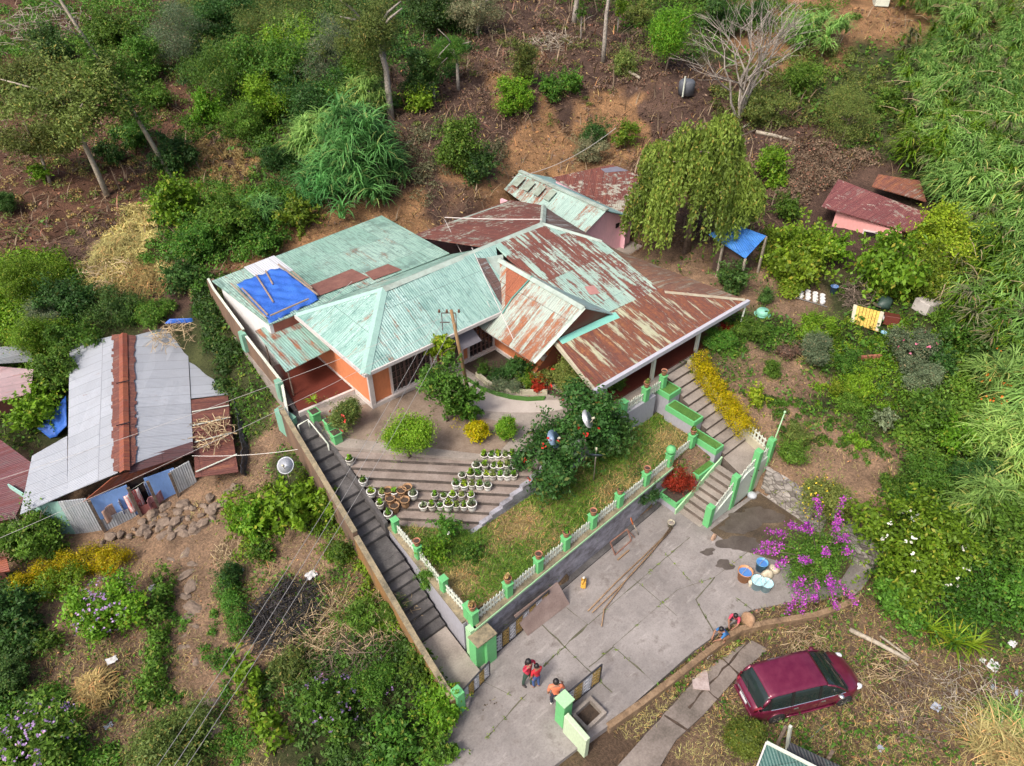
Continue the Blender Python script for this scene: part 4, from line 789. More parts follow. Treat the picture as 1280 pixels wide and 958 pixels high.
MB().bar(Vector((e.x,e.y,4.35))+nrm*.05+d*.08,Vector((e.x,e.y,4.35))+nrm*.05+d*1.02,.02,.8).build('pane',GLASSD,f)
# blue roofed hut
A = house('blue_roof_hut','timber hut with bright blue sheet roof under willow tree','x' and (36,19,3.6),'hut')
q = [at(886,293,6.2),at(912,278,6.4),at(958,295,6.25),at(932,323,5.6)]; BLUE = roofmat('roof_blue',(.035,.15,.52),.10,.4,RUST,.5,.13,(1,2),(.06,.22,.60),.45)
MB().sheet(q,.05,None,6,5,.07).build('roof',BLUE,A)
c0 = sum(q,Vector())/4; poly = [(c0+(p-c0)*.66) for p in q]; HUTW = rough_mat('hut_boards',[(.2,(.035,.022,.018)),(.8,(.10,.062,.048))],2,.9,.4,stretch=(1,1,5))
m = MB(); m.prism([tuple(p[:2]) for p in poly],2.8,[p.z-.1 for p in poly]); m.build('wall',HUTW,A)
for p in (q[3],q[0].lerp(q[3],.4),q[2]): MB().bar((p.x,p.y,3.2),(p.x,p.y,p.z-.05),.12).build('post',TWIG,A)
# ---------------------------------------------------------------- the tin shed on the left and its neighbours
ZINC = roofmat('roof_zinc_pale',(.40,.43,.48),.10,1.876,RUST,.6,.11,(.8,6),(.34,.365,.41),.55,(.30,.31,.34),.5)
BRNR = roofmat('roof_brown_rust',(.34,.20,.16),.80,1.876,[(0,(.085,.035,.03)),(.5,(.15,.055,.045)),(1,(.32,.13,.07))],.6,.11,(.8,2))
ORR = roofmat('roof_orange_rust',(.34,.09,.045),.55,1.876,[(0,(.17,.045,.025)),(1,(.34,.11,.055))],.7,.11,(1,3),(.24,.06,.035))
A = house('tin_shed','long tin shed with white corrugated roof and rusty ridge, left',at(150,610,0),'shed')
def shp(name, pts, mat, th=.03, nx=4, ny=4, wob=.012, par=None): return MB().sheet([at(*p) for p in pts],th,None,nx,ny,wob).build(name,mat,par or A)
shp('roof_slope',[(84,617,2.42),(147,591,3.02),(146,419,3.05),(87,432,2.5)],ZINC,.03,5,6,.02)
shp('roof_extension',[(25,643,2.15),(84,617,2.42),(84,545,2.47),(40,570,2.15)],ZINC)
shp('roof_slope',[(166,580,3.02),(241,553,2.45),(233,402,2.5),(164,421,3.05)],ZINC,.03,5,6,.02)
shp('roof_slope',[(239,498,2.42),(285,493,2.05),(249,411,2.25),(234,408,2.45)],ZINC,.03,2,4,.02)
m = MB(); rb = [at(141,590,3.02),at(156,590,3.17),at(171,578,3.02)]; rbk = [at(141,419,3.05),at(154,418,3.2),at(168,420,3.05)]
rng = random.Random(4); N_ = 40
for i in range(N_):                           # jagged edge of the rusted strips beside the ridge
    t0,t1 = i/N_,(i+1)/N_
    for s,(p,q) in enumerate(((rb[0],rbk[0]),(rb[2],rbk[2]))):
        a0,a1 = p.lerp(q,t0),p.lerp(q,t1); c0,c1 = rb[1].lerp(rbk[1],t0),rb[1].lerp(rbk[1],t1); k = rng.uniform(-.12,.16)
        e0 = a0+(a0-c0)*k; e1 = a1+(a1-c1)*k; up = Vector((0,0,.025)); m.add([c0+up,c1+up,e1+up,e0+up],[(0,1,2,3)])
m.build('rusted_strip',BRNR,A)
m = MB(); _d = (rbk[1]-rb[1]).normalized(); _s = Vector((_d.y,-_d.x,0)).normalized()*.21; NR = 14
for i in range(NR):
    e0,e1 = rb[1].lerp(rbk[1],i/NR),rb[1].lerp(rbk[1],(i+1)/NR); z0 = Vector((0,0,.05+.03*(i%2))); z1 = Vector((0,0,.05+.03*((i+1)%2)))
    for q in (-1,1): m.add([e0+z0+Vector((0,0,.06)),e1+z1+Vector((0,0,.06)),e1+z1+_s*q-Vector((0,0,.05)),e0+z0+_s*q-Vector((0,0,.05))],[(0,1,2,3)])
m.build('ridge_cap',ORR,A)
for t in (.28,.58): e = rb[1].lerp(rbk[1],t); d = (rbk[1]-rb[1]).normalized(); s = Vector((-d.y,d.x,0)); MB().bar(e-s*.3+Vector((0,0,.14)),e+s*.3+Vector((0,0,.14)),.05,.03).build('ridge_tie',GLASSD,A)
shp('roof_patch',[(240,541,2.42),(288,533,2.05),(285,494,2.06),(239,500,2.45)],BRNR); shp('roof_patch',[(244,597,1.85),(298,590,1.6),(289,534,2.0),(241,542,2.4)],BRNR)
for a,b_ in (((240,515,2.5),(286,507,2.13)),((241,532,2.47),(287,522,2.1)),((243,553,2.3),(290,541,2.05)),((245,590,2.0),(296,568,1.85))): MB().bar(at(*a),at(*b_),.07,.03).build('batten',WHITEP,A)
shp('roof_patch',[(162,592,2.9),(242,566,2.4),(241,552,2.48),(162,577,3.04)],roofmat('roof_dark_plum',(.12,.06,.07),.7,1.876,[(0,(.06,.03,.035)),(1,(.13,.06,.06))],.5,.11))
shp('verandah_roof',[(104,627,2.05),(226,573,2.1),(240,560,2.4),(140,597,2.85)],ORR)
TARPBLK = rough_mat('tarp_black',[(.2,(.02,.02,.025)),(.8,(.075,.08,.10))],2.5,.5,.6,.05)
m = MB(); P_ = [(286,480,2.1),(296,520,2.0),(302,560,1.9),(300,592,1.65)]; Q_ = [(296,470,1.5),(310,515,1.3),(316,560,1.1),(314,598,.75)]
for i in range(3): m.add([at(*P_[i]),at(*P_[i+1]),at(*Q_[i+1]),at(*Q_[i])],[(0,1,2,3)])
o = m.build('side_tarp',TARPBLK,A); s = o.modifiers.new('sub','SUBSURF'); s.subdivision_type = 'SIMPLE'; s.levels = s.render_levels = 4
tx = bpy.data.textures.new('folds','CLOUDS'); tx.noise_scale = .35; d = o.modifiers.new('folds','DISPLACE'); d.texture = tx; d.strength = .25; so2 = o.modifiers.new('thick','SOLIDIFY'); so2.thickness = .02
BLUEW = weathered('wall_blue_paint',(.20,.36,.72),(.22,.26,.36),.3,1.6,.75,.08); TINW = roofmat('tin_wall',(.52,.55,.58),.12,.3,RUST,.5,.10,(.8,3),(.38,.40,.44)); MINTWALL = weathered('wall_mint_board',(.30,.52,.46),(.22,.28,.26),.3,1.5,.8)
def vwall(name, p, q, ztop, mat, th=.06, y0=None, par=None):
    """upright wall between two ground pixels, top at ztop[0..1]"""
    a, b_ = at(*p), at(*q); d = (b_-a); d.z = 0; d.normalize(); n = Vector((d.y,-d.x,0))*-th
    return MB().prism([(a.x,a.y),(b_.x,b_.y),(b_.x+n.x,b_.y+n.y),(a.x+n.x,a.y+n.y)],[p[2],q[2],q[2],p[2]],[ztop[0],ztop[1],ztop[1],ztop[0]]).build(name,mat,par or A)
vwall('wall',(132,662,0),(176,645,.05),(2.0,2.05),BLUEW); vwall('wall',(196,636,.1),(232,622,.15),(2.05,2.08),BLUEW); vwall('tin_panel',(227,625,.15),(250,612,.25),(2.0,2.1),TINW); vwall('back_wall',(176,638,.1),(198,629,.15),(2.0,2.05),GLASSD)
vwall('side_wall',(72,668,0),(95,668,0),(2.05,2.1),MINTWALL); vwall('tin_panel',(95,668,0),(128,664,0),(2.1,2.1),TINW)
vwall('tin_panel',(131,666,-.02),(172,648,.04),(.75,.8),TINW,.03)
vwall('side_wall',(30,640,.2),(70,668,0),(2.0,2.0),MINTWALL); vwall('side_wall',(300,600,.7),(292,520,1.2),(1.7,2.0),BRNR)
vwall('door_half',(179,647,.06),(199,640,.1),(.75,.75),rough_mat('door_maroon',[(.2,(.16,.05,.05)),(.8,(.26,.09,.08))],3,.8,.1),.04)
for p in ((131,664,0),(177,647,.05),(200,638,.1),(226,627,.15)): e = at(*p); MB().bar((e.x,e.y-.08,e.z),(e.x,e.y-.08,2.05),.12).build('post',BARK,A)
for i in range(9): e0 = at(118+i*2,640-i,0.0); MB().bar(at(118+i*2.2,662-i*.6,.0),at(104+i*2.2,625-i*2,1.9),.04).build('leaning_stick',BARK,A) if i%3==0 else None
def cloth(label, px, py, z, w, h, colr, name):
    p = at(px,py,z); m = MB(); nx, ny = 8, 8; V = []
    d = Vector((.9,.25,0)).normalized()
    for j in range(ny+1):
        for i in range(nx+1): u = i/nx; V.append(p+d*(u-.5)*w+Vector((.05*math.sin(u*12+px),-.06*math.sin(u*9+px)-.12,-h*j/ny+.03*math.sin(u*7))))
    m.add(V,[(j*(nx+1)+i,j*(nx+1)+i+1,(j+1)*(nx+1)+i+1,(j+1)*(nx+1)+i) for j in range(ny) for i in range(nx)])
    o = m.build('hanging_cloth',colr,None,True); o.modifiers.new('thick','SOLIDIFY').thickness = .012; return tag(o,label,'laundry',group='laundry hung along the shed front')
cloth('brown striped cloth hanging leftmost on the shed laundry line',139,628,1.35,1.15,.8,rough_mat('cloth_brown',[(.3,(.30,.17,.13)),(.7,(.55,.38,.30))],3,.9,.1,stretch=(9,1,1)),'c')
cloth('dark blue and white cloth hanging beside the brown one, shed front',152,620,1.45,.6,.85,rough_mat('cloth_blue',[(.45,(.05,.08,.22)),(.55,(.65,.68,.72))],2.2,.9,.1,stretch=(6,1,1)),'c')
cloth('red and white striped cloth hanging at middle of shed front',163,613,1.6,.75,1.1,rough_mat('cloth_red',[(.42,(.60,.06,.05)),(.55,(.75,.72,.70))],2,.9,.1,stretch=(7,1,.4)),'c')
cloth('white and pale blue cloth hanging next to the dark doorway',184,600,1.75,.55,.8,rough_mat('cloth_pale',[(.4,(.30,.45,.75)),(.55,(.78,.78,.80))],2,.9,.1,stretch=(6,1,1)),'c')
cloth('pinkish brown cloth hung over the half door of shed',190,618,1.1,.8,.6,rough_mat('cloth_pink',[(.3,(.30,.10,.11)),(.7,(.55,.30,.30))],3,.9,.1,stretch=(8,1,1)),'c')
m = MB(); m.tube([at(128,636,1.2),at(139,628,1.37),at(152,620,1.47),at(163,613,1.62),at(184,600,1.78),at(198,594,1.85)],.012,5); tag(m.build('laundry_line',WHITEP),'thin laundry line strung along the blue shed front','line')
# blue sheet and jumble at the back of the shed
m = MB(); m.sheet([at(205,405,3.4),at(243,404,3.2),at(240,398,3.5),at(212,399,3.6)],.05,None,5,3,.06); tag(m.build('tarpaulin',TARP,None,True),'crumpled blue plastic sheet on the back end of tin shed','tarpaulin')
m = MB(); m.sheet([at(62,520,1.2),at(70,545,.7),at(83,532,1.3),at(82,495,1.9)],.05,None,4,4,.08); m.sheet([at(46,535,.9),at(62,548,.5),at(72,545,.7),at(62,520,1.2)],.05,None,4,4,.08); tag(m.build('tarpaulin',TARP,None,True),'blue plastic sheet draped beside the left wall of tin shed','tarpaulin')
# neighbours at the left edge
B_ = house('neighbour_shed','low shed with faded pink corrugated roof at left edge',at(0,520,.3),'shed')
PINKR = roofmat('roof_faded_pink',(.50,.38,.40),.35,1.876,[(0,(.24,.10,.10)),(1,(.40,.22,.20))],.6,.11,(.8,3),(.38,.24,.25))
shp('roof',[(-45,512,2.2),(38,492,2.2),(42,462,2.3),(-40,455,2.4)],PINKR,.04,4,3,.02,B_); shp('roof_back',[(-40,457,2.42),(41,452,2.36),(37,431,2.6),(-40,437,2.7)],roofmat('roof_grey_old',(.22,.23,.25),.2,1.876),.04,3,2,.01,B_); vwall('wall',(-45,540,.3),(40,520,.4),(2.1,2.1),BRNR,par=B_)
B_ = house('neighbour_shed','shed with dark maroon corrugated roof at the left edge',at(0,650,0),'shed')
shp('roof',[(-50,660,1.5),(18,648,1.5),(48,585,2.0),(-40,520,2.2)],roofmat('roof_maroon',(.17,.05,.06),.5,1.876,[(0,(.08,.025,.03)),(1,(.16,.05,.05))],.5,.11),.04,4,3,.02,B_); vwall('wall',(-50,680,-.2),(18,668,-.1),(1.45,1.45),BRNR,par=B_)
B_ = house('brick_stub','small rust-red tin roof corner at the left edge, below shed',at(0,715,-.2),'shed'); shp('roof',[(-30,718,.9),(12,714,.9),(8,696,1.0),(-30,696,1.0)],ORR,.05,2,2,.01,B_); vwall('wall',(-30,728,-.2),(11,724,-.2),(.86,.86),BRNR,par=B_)
# green roofed structure at the bottom edge
B_ = house('green_roof_hut','dark green corrugated roof corner at the bottom edge near car',at(975,990,0),'hut')
GRR = roofmat('roof_dark_green',(.07,.16,.14),.06,.6,RUST,.5,.10,(.9,3),(.04,.10,.09),.45)
q = [(958,928,2.2),(1028,964,2.1),(1000,1010,1.8),(940,975,1.9)]; MB().sheet([at(*p) for p in q],.04,None,3,3,.01).build('roof',GRR,B_)
MB().bar(at(958,928,2.23),at(1030,965,2.13),.09,.07).build('verge_board',WHITEP,B_); MB().bar(at(958,928,2.23),at(940,975,1.95),.05,.06).build('verge_trim',FRAMEW,B_)
MB().sheet([at(988,928,1.75),at(1060,962,1.6),at(1050,990,1.5),at(975,955,1.7)],.03,None,3,2,.01).build('lower_roof',roofmat('roof_black_iron',(.05,.045,.05),.2,.6,RUST,.4,.10,(.9,3)),B_)
for p in ((965,945,0),(1020,975,0)): e = at(*p); MB().bar((e.x,e.y,0),(e.x,e.y,2.0),.1).build('post',BARK,B_)
m = MB(); m.bar(at(988,908,1.3),at(983,941,-.5),.10,.10); tag(m.build('white_pipe',WHITEP),'short white pole sticking up beyond green corrugated roof','pole')
# ---------------------------------------------------------------- foliage
def unit(v): return v/np.maximum(np.linalg.norm(v,axis=-1,keepdims=True),1e-9)
def leafquads(P, N, L, W, droop=.15, rng=RNG):
    n = len(P); U = unit(np.cross(N, unit(rng.normal(size=(n,3))))); U = unit(U + np.array([0,0,-droop])); S = unit(np.cross(N,U))
    L = np.broadcast_to(np.asarray(L,float),(n,))[:,None]; W = np.broadcast_to(np.asarray(W,float),(n,))[:,None]; Nn = np.cross(S,U)
    V = np.stack([P-U*L*.5, P-U*L*.05+S*W*.5+Nn*W*.12, P+U*L*.5, P-U*L*.05-S*W*.5+Nn*W*.12],1).reshape(-1,3)
    return V, np.arange(4*n).reshape(n,4)
def lobes_crown(rng, n, lobes, leaf, asp=.5, clump=.16, shell=.22, up=.35):
    """leaf clumps spread through a few lobes (centre, radii)"""
    vol = np.array([(r[0]*r[1]*r[2])**.67 for c,r in lobes]); k = rng.choice(len(lobes), n//14+1, p=vol/vol.sum())
    C = np.array([c for c,r in lobes],float)[k]; R = np.array([r for c,r in lobes],float)[k]; d = unit(rng.normal(size=(len(k),3)) + np.array([0,0,up])); rad = 1-np.abs(rng.normal(0,shell,(len(k),1))); rad = np.clip(rad,.15,1.05)
    cl = C + d*R*rad; tone = rng.random(len(k)); j = rng.integers(0,len(k),n); P = cl[j] + rng.normal(size=(n,3))*clump*np.minimum(1,R[j].mean(1,keepdims=True)*1.6)
    N = unit(d[j] + rng.normal(size=(n,3))*.75 + np.array([0,0,.35])); s = leaf*rng.uniform(.65,1.3,n)*(.7+.65*tone[::-1][j])
    V,F = leafquads(P,N,s,s*asp,.2,rng); return V,F,np.clip(.55*tone[j]+.45*rng.random(n),0,1)
def blades(rng, base, ndir, L, W, seg=4, bend=1.2, start=.25):
    """arching strips: base (n,3), ndir horizontal heading angle, they rise then droop"""
    n = len(base); h = np.stack([np.cos(ndir),np.sin(ndir),np.zeros(n)],1); s = np.stack([-np.sin(ndir),np.cos(ndir),np.zeros(n)],1)
    L = np.broadcast_to(np.asarray(L,float),(n,)); W = np.broadcast_to(np.asarray(W,float),(n,)); a0 = np.broadcast_to(np.asarray(start,float),(n,)); bd = np.broadcast_to(np.asarray(bend,float),(n,))
    p = base.copy(); rows = []
    for i in range(seg+1):
        w = (W*(1-(i/seg)**1.5)*.5+W*.03)[:,None]; rows.append(np.stack([p-s*w,p+s*w],1)); a = a0+bd*(i+.5)/seg; p = p+(h*np.sin(a)[:,None]+np.array([0,0,1.])*np.cos(a)[:,None])*(L/seg)[:,None]
    V = np.stack(rows,1).reshape(n,-1,3); k = (seg+1)*2; F = []
    for i in range(seg): F.append(np.stack([np.arange(n)*k+2*i,np.arange(n)*k+2*i+1,np.arange(n)*k+2*i+3,np.arange(n)*k+2*i+2],1))
    return V.reshape(-1,3), np.stack(F,1).reshape(-1,4)
def joinm(parts):
    Vs=[];Fs=[];Rs=[];o=0
    for V,F,R in parts: Vs.append(V);Fs.append(F+o);Rs.append(R);o+=len(V)
    return np.concatenate(Vs),np.concatenate(Fs),np.concatenate(Rs)
PROTO = {}
LEAFSZ = dict(broad=.15,fine=.10,small=.075,airy=.13,big=.24,conifer=.10,pin=.09,clip=.085)
def crown_mesh(kind, r, asp, var):
    """foliage mesh for a crown of radius r (metres) and height/width ratio asp; cached per class"""
    cls = min((.3,.45,.7,1.0,1.5,2.1,3.0), key=lambda c: abs(math.log(c/max(r,.1)))); ac = min((.6,.85,1.15,1.6,2.3), key=lambda a: abs(math.log(a/asp)))
    key = (kind,cls,ac,var)
    if key in PROTO: return PROTO[key],cls,ac
    rng = np.random.default_rng(abs(hash(key)) % 2**31 if False else (sum(ord(c) for c in kind)*131+int(cls*100)*17+int(ac*100)*7+var)); nl = {'airy':11,'conifer':5,'big':6}.get(kind,8) + int(cls*2)
    lob = []
    for i in range(nl):
        u = unit(rng.normal(size=3)); q = rng.uniform(.25,.86) if kind != 'clip' else rng.uniform(.1,.5); c = np.array([u[0]*q, u[1]*q, u[2]*q]); s = rng.uniform(.20,.44) if kind != 'airy' else rng.uniform(.18,.36)
        lob.append((np.array([c[0]*cls,c[1]*cls,c[2]*cls*ac]), np.array([s*cls,s*cls,s*cls*min(ac,1.3)*rng.uniform(.8,1.1)])))
    lob.append((np.array([0,0,-.1*cls*ac]),np.array([.55*cls,.55*cls,.55*cls*ac])))
    lf = LEAFSZ[kind]*(.75 if cls < .6 else 1.0)*(1.15 if cls > 1.8 else 1); area = lf*lf*.5*.5; cov = {'airy':1.25,'conifer':2.6,'big':1.5,'clip':3.0}.get(kind,2.0)
    n = int(min(24000, cov*4*PI*cls*cls*(.4+.6*ac)/area)); asp_l = {'conifer':.25,'airy':.42,'fine':.35,'big':.55,'pin':.3}.get(kind,.5)
    V,F,R = lobes_crown(rng,n,lob,lf,asp_l,clump=.10*cls**.5+.05,shell=.25 if kind!='airy' else .4)
    Q = V.reshape(-1,4,3); c = Q.mean(1)/cls; hole = np.sin(c[:,0]*5.1+2*np.sin(c[:,1]*3.3+var)) * np.sin(c[:,1]*4.7+1.5*np.sin(c[:,2]*4.1)) * np.sin(c[:,2]*5.3+1.1+var); ok = hole < (.34 if kind != 'clip' else 2); Q = Q[ok]; R = R[ok]
    ns = int(20+12*cls) if kind != 'clip' else 3; d = unit(rng.normal(size=(ns,3))+np.array([0,0,.55])); m = 22; t_ = rng.random((ns,m)); base = d*np.array([cls,cls,cls*ac])*.62; L_ = rng.uniform(.38,.95,ns)*cls**.8   # shoots that break the outline
    P = base[:,None,:]+d[:,None,:]*(t_*L_[:,None])[:,:,None]+np.array([0,0,-.12])*(t_**2*L_[:,None])[:,:,None]+rng.normal(size=(ns,m,3))*.035*(1+cls)*.7; V2,_ = leafquads(P.reshape(-1,3),unit(np.repeat(d,m,0)*.3+rng.normal(size=(ns*m,3))*.8+np.array([0,0,.5])),lf*rng.uniform(.6,1.2,ns*m),lf*asp_l*.9,.2,rng)
    V = np.concatenate([Q.reshape(-1,3),V2]); F = np.arange(len(V)).reshape(-1,4); R = np.concatenate([R,np.repeat(rng.random(ns),m)*.6+.4*rng.random(ns*m)])
    me = mesh_np('crown_'+kind,V,F,R,LEAF['mid']); PROTO[key] = me; return me,cls,ac
_pc = [0]
def setmat(o, mat):
    o.material_slots[0].link = 'OBJECT'; o.material_slots[0].material = mat
def stem_mb(base, top, r, seed, forks=3, lean=0):
    rnd = random.Random(seed); m = MB(); base, top = Vector(base), Vector(top); mid = base.lerp(top,.55)+Vector((rnd.uniform(-.12,.12),rnd.uniform(-.12,.12),0))*(top-base).length*.4
    m.tube([base-Vector((0,0,.25)),base.lerp(mid,.5),mid,top],[r*1.25,r,r*.85,r*.5],7); L = (top-base).length
    for i in range(forks):
        a = rnd.uniform(0,6.28); s = mid.lerp(top,rnd.uniform(0,.8)); e = s+Vector((math.cos(a),math.sin(a),rnd.uniform(.5,1.1)))*L*rnd.uniform(.25,.5); m.tube([s,s.lerp(e,.5)+Vector((0,0,.05*L)),e],[r*.6,r*.4,r*.18],5)
    return m
def plant(name, cat, label, cx, cy, w, asp=.85, kind='broad', leaf='mid', trunk=0, z=None, group=None, flower=None, nfl=40, bark=None, stems=True, fsize=.10, fup=.5):
    """a shrub or tree whose crown is centred on a pixel and w photo pixels wide, standing on the ground"""
    _pc[0] += 1; off = trunk+1.0
    for _ in range(4):
        p = hit(cx,cy,off,z); s = mpp(p); r = w*s/2; off = trunk+r*asp*.92
    g = Vector((p.x,p.y,p.z-off)); me,cls,ac = crown_mesh(kind,r,asp,_pc[0]%2); t = thing(name,label,cat,g,group)
    o = meshobj('crown' if trunk else 'foliage',me,t,(0,0,off)); k = r/cls*1.08; o.scale = (k,k,k*asp/ac); o.rotation_euler = (0,0,_pc[0]*1.7); setmat(o,LEAF[leaf])
    bk = bark or BARK
    if trunk: stem_mb(g,g+Vector((0,0,off+r*asp*.3)),max(.05,.03*r+.014*trunk),_pc[0],4).build('trunk',bk,t,True)
    elif stems and r > .55: stem_mb(g,g+Vector((0,0,off*.9)),.035+.015*r,_pc[0],7).build('stem',bk,t,True)
    if flower:
        rng = np.random.default_rng(_pc[0]); d = unit(rng.normal(size=(nfl,3))+np.array([0,0,fup])); P = d*np.array([r*.88,r*.88,r*asp*.88])*rng.uniform(.85,1.08,(nfl,1))+np.array([0,0,off]); parts = []
        for q in range(4):
            V,F = leafquads(P+rng.normal(size=P.shape)*fsize*.35, unit(d+rng.normal(size=d.shape)*.5), fsize, fsize*.8, 0, rng); parts.append((V,F,rng.random(nfl)))
        V,F,R = joinm(parts); meshobj('blossom',mesh_np('blossom',V,F,R,FLOWER[flower]),t)
    return t
# reeds : tall feathery grass
def tuft_arrays(rng, n=34, L=1.3, W=.075, head=None):
    a = rng.uniform(0,2*PI,n) if head is None else rng.normal(head,.75,n); b = np.zeros((n,3)); b[:,:2] = rng.normal(size=(n,2))*.05; b[:,2] = rng.uniform(-.55,.05,n)
    V,F = blades(rng,b,a,L*rng.uniform(.6,1.1,n),W,4,rng.uniform(1.6,2.6,n),rng.uniform(.05,.5,n)); return V,F,np.repeat(rng.random(n),4)
TUFTS = [tuft_arrays(np.random.default_rng(i)) for i in range(5)]
TUFTSW = [tuft_arrays(np.random.default_rng(i+9),30,1.35,.08,PI+.1) for i in range(5)]
def scatter_tufts(P, rng, smin=.8, smax=1.3, lean=(0,0), tone=None, windy=False):
    parts = []
    for p in P:
        V,F,R = (TUFTSW if windy else TUFTS)[rng.integers(5)]; a = rng.normal(0,.3) if windy else rng.uniform(0,6.28); s = rng.uniform(smin,smax)*((1+.38*math.sin(p[0]*.55+1.7*math.sin(p[1]*.37))*math.sin(p[1]*.6)) if windy else 1); c_,s_ = math.cos(a),math.sin(a); W = V*s; W = np.stack([W[:,0]*c_-W[:,1]*s_+W[:,2]*lean[0],W[:,0]*s_+W[:,1]*c_+W[:,2]*lean[1],W[:,2]],1)+p; parts.append((W,F,np.clip(R*.4+.45*rng.random()+.25*math.sin(p[0]*.4+p[1]*.23)*math.sin(p[1]*.45)+.05,0,1)))
    return joinm(parts)
def reed_clump(label, cx, cy, wpx, hm, leaf='reedblue', n=60, group=None, seed=1, kind=None, smax=1.3):
    rng = np.random.default_rng(seed); p = hit(cx,cy,hm*.6); r = wpx*mpp(p)/2; g = Vector((p.x,p.y,float(terr(p.x,p.y)))); t = thing('reed_clump',label,'reeds',g,group)
    a = rng.uniform(0,6.28,n); q = np.sqrt(rng.uniform(0,1,n)); P = np.stack([np.cos(a)*q*r,np.sin(a)*q*r,hm*(1-.62*q**2)*rng.uniform(.72,1.05,n)],1); P[:,2] += np.array([float(terr(g.x+x,g.y+y)) for x,y in P[:,:2]])-g.z
    V,F,R = scatter_tufts(P,rng,.8,smax,(.1,-.1)); o = meshobj('leaves',mesh_np('reed_leaves',V,F,R,LEAF[leaf]),t)
    m = MB()
    for x,y,z in P[::2]: m.tube([(g.x+x*.75,g.y+y*.75,float(terr(g.x+x*.75,g.y+y*.75))-.1),(g.x+x,g.y+y,g.z+z)],[.025,.015],4,cap=False)
    m.build('canes',TWIG,t); return t
def twigs(label, cx, cy, wpx, name='thicket', cat='thicket', n=120, mat=None, hm=1.2, seed=1, th=.012, group=None, flat=.5, kind=None, z=None):
    """tangle of dry sticks"""
    rnd = random.Random(seed); p = hit(cx,cy,hm*.3,z); r = wpx*mpp(p)/2; g = Vector((p.x,p.y,(float(terr(p.x,p.y)) if z is None else z))); m = MB()
    for i in range(n):
        a, q = rnd.uniform(0,6.28), math.sqrt(rnd.random())*r; x,y = g.x+math.cos(a)*q, g.y+math.sin(a)*q*.9; z0 = float(terr(x,y)) if z is None else z; d = Vector((rnd.gauss(0,1),rnd.gauss(0,1),rnd.gauss(0,flat))).normalized()*rnd.uniform(.35,1.0)*min(1.4,r); c = Vector((x,y,z0+rnd.random()**1.5*hm*(1-.6*(q/r)**2)))
        m.tube([c-d*.5,c+Vector((rnd.uniform(-.1,.1),rnd.uniform(-.1,.1),rnd.uniform(0,.15))),c+d*.5],[th*1.3,th,th*.6],3,cap=False)
    o = m.build(name,mat or STRAWWOOD); return tag(o,label,cat,group,kind)
def bare_tree(name,label,cx,cy,H,seed,mat,spread=.5,nst=4,depth=4):
    rnd = random.Random(seed); g = hit(cx,cy); t = thing(name,label,'tree',g); tr = MB(); tw = MB()
    def grow(p,d,L,r,k):
        q = p+d*L*.5+Vector((rnd.gauss(0,.05),rnd.gauss(0,.05),0))*L; e = q+(d+Vector((rnd.gauss(0,.18),rnd.gauss(0,.18),.06))).normalized()*L*.5
        (tr if k >= depth-1 else tw).tube([p,q,e],[r,r*.8,r*.62],5 if k > 1 else 3,cap=False)
        if k <= 0: return
        for i in range(rnd.choice((2,3,3))): grow(e if i else q.lerp(e,.6),(d+Vector((rnd.gauss(0,spread),rnd.gauss(0,spread),rnd.gauss(.02,spread*.45)))).normalized(),L*rnd.uniform(.6,.85),r*.6,k-1)
    for i in range(nst): grow(g-Vector((0,0,.2)),Vector((rnd.gauss(0,.32),rnd.gauss(0,.32),1)).normalized(),H*.34,.06*H/5,depth)
    tr.build('trunk',mat,t); tw.build('branches',mat,t); return t
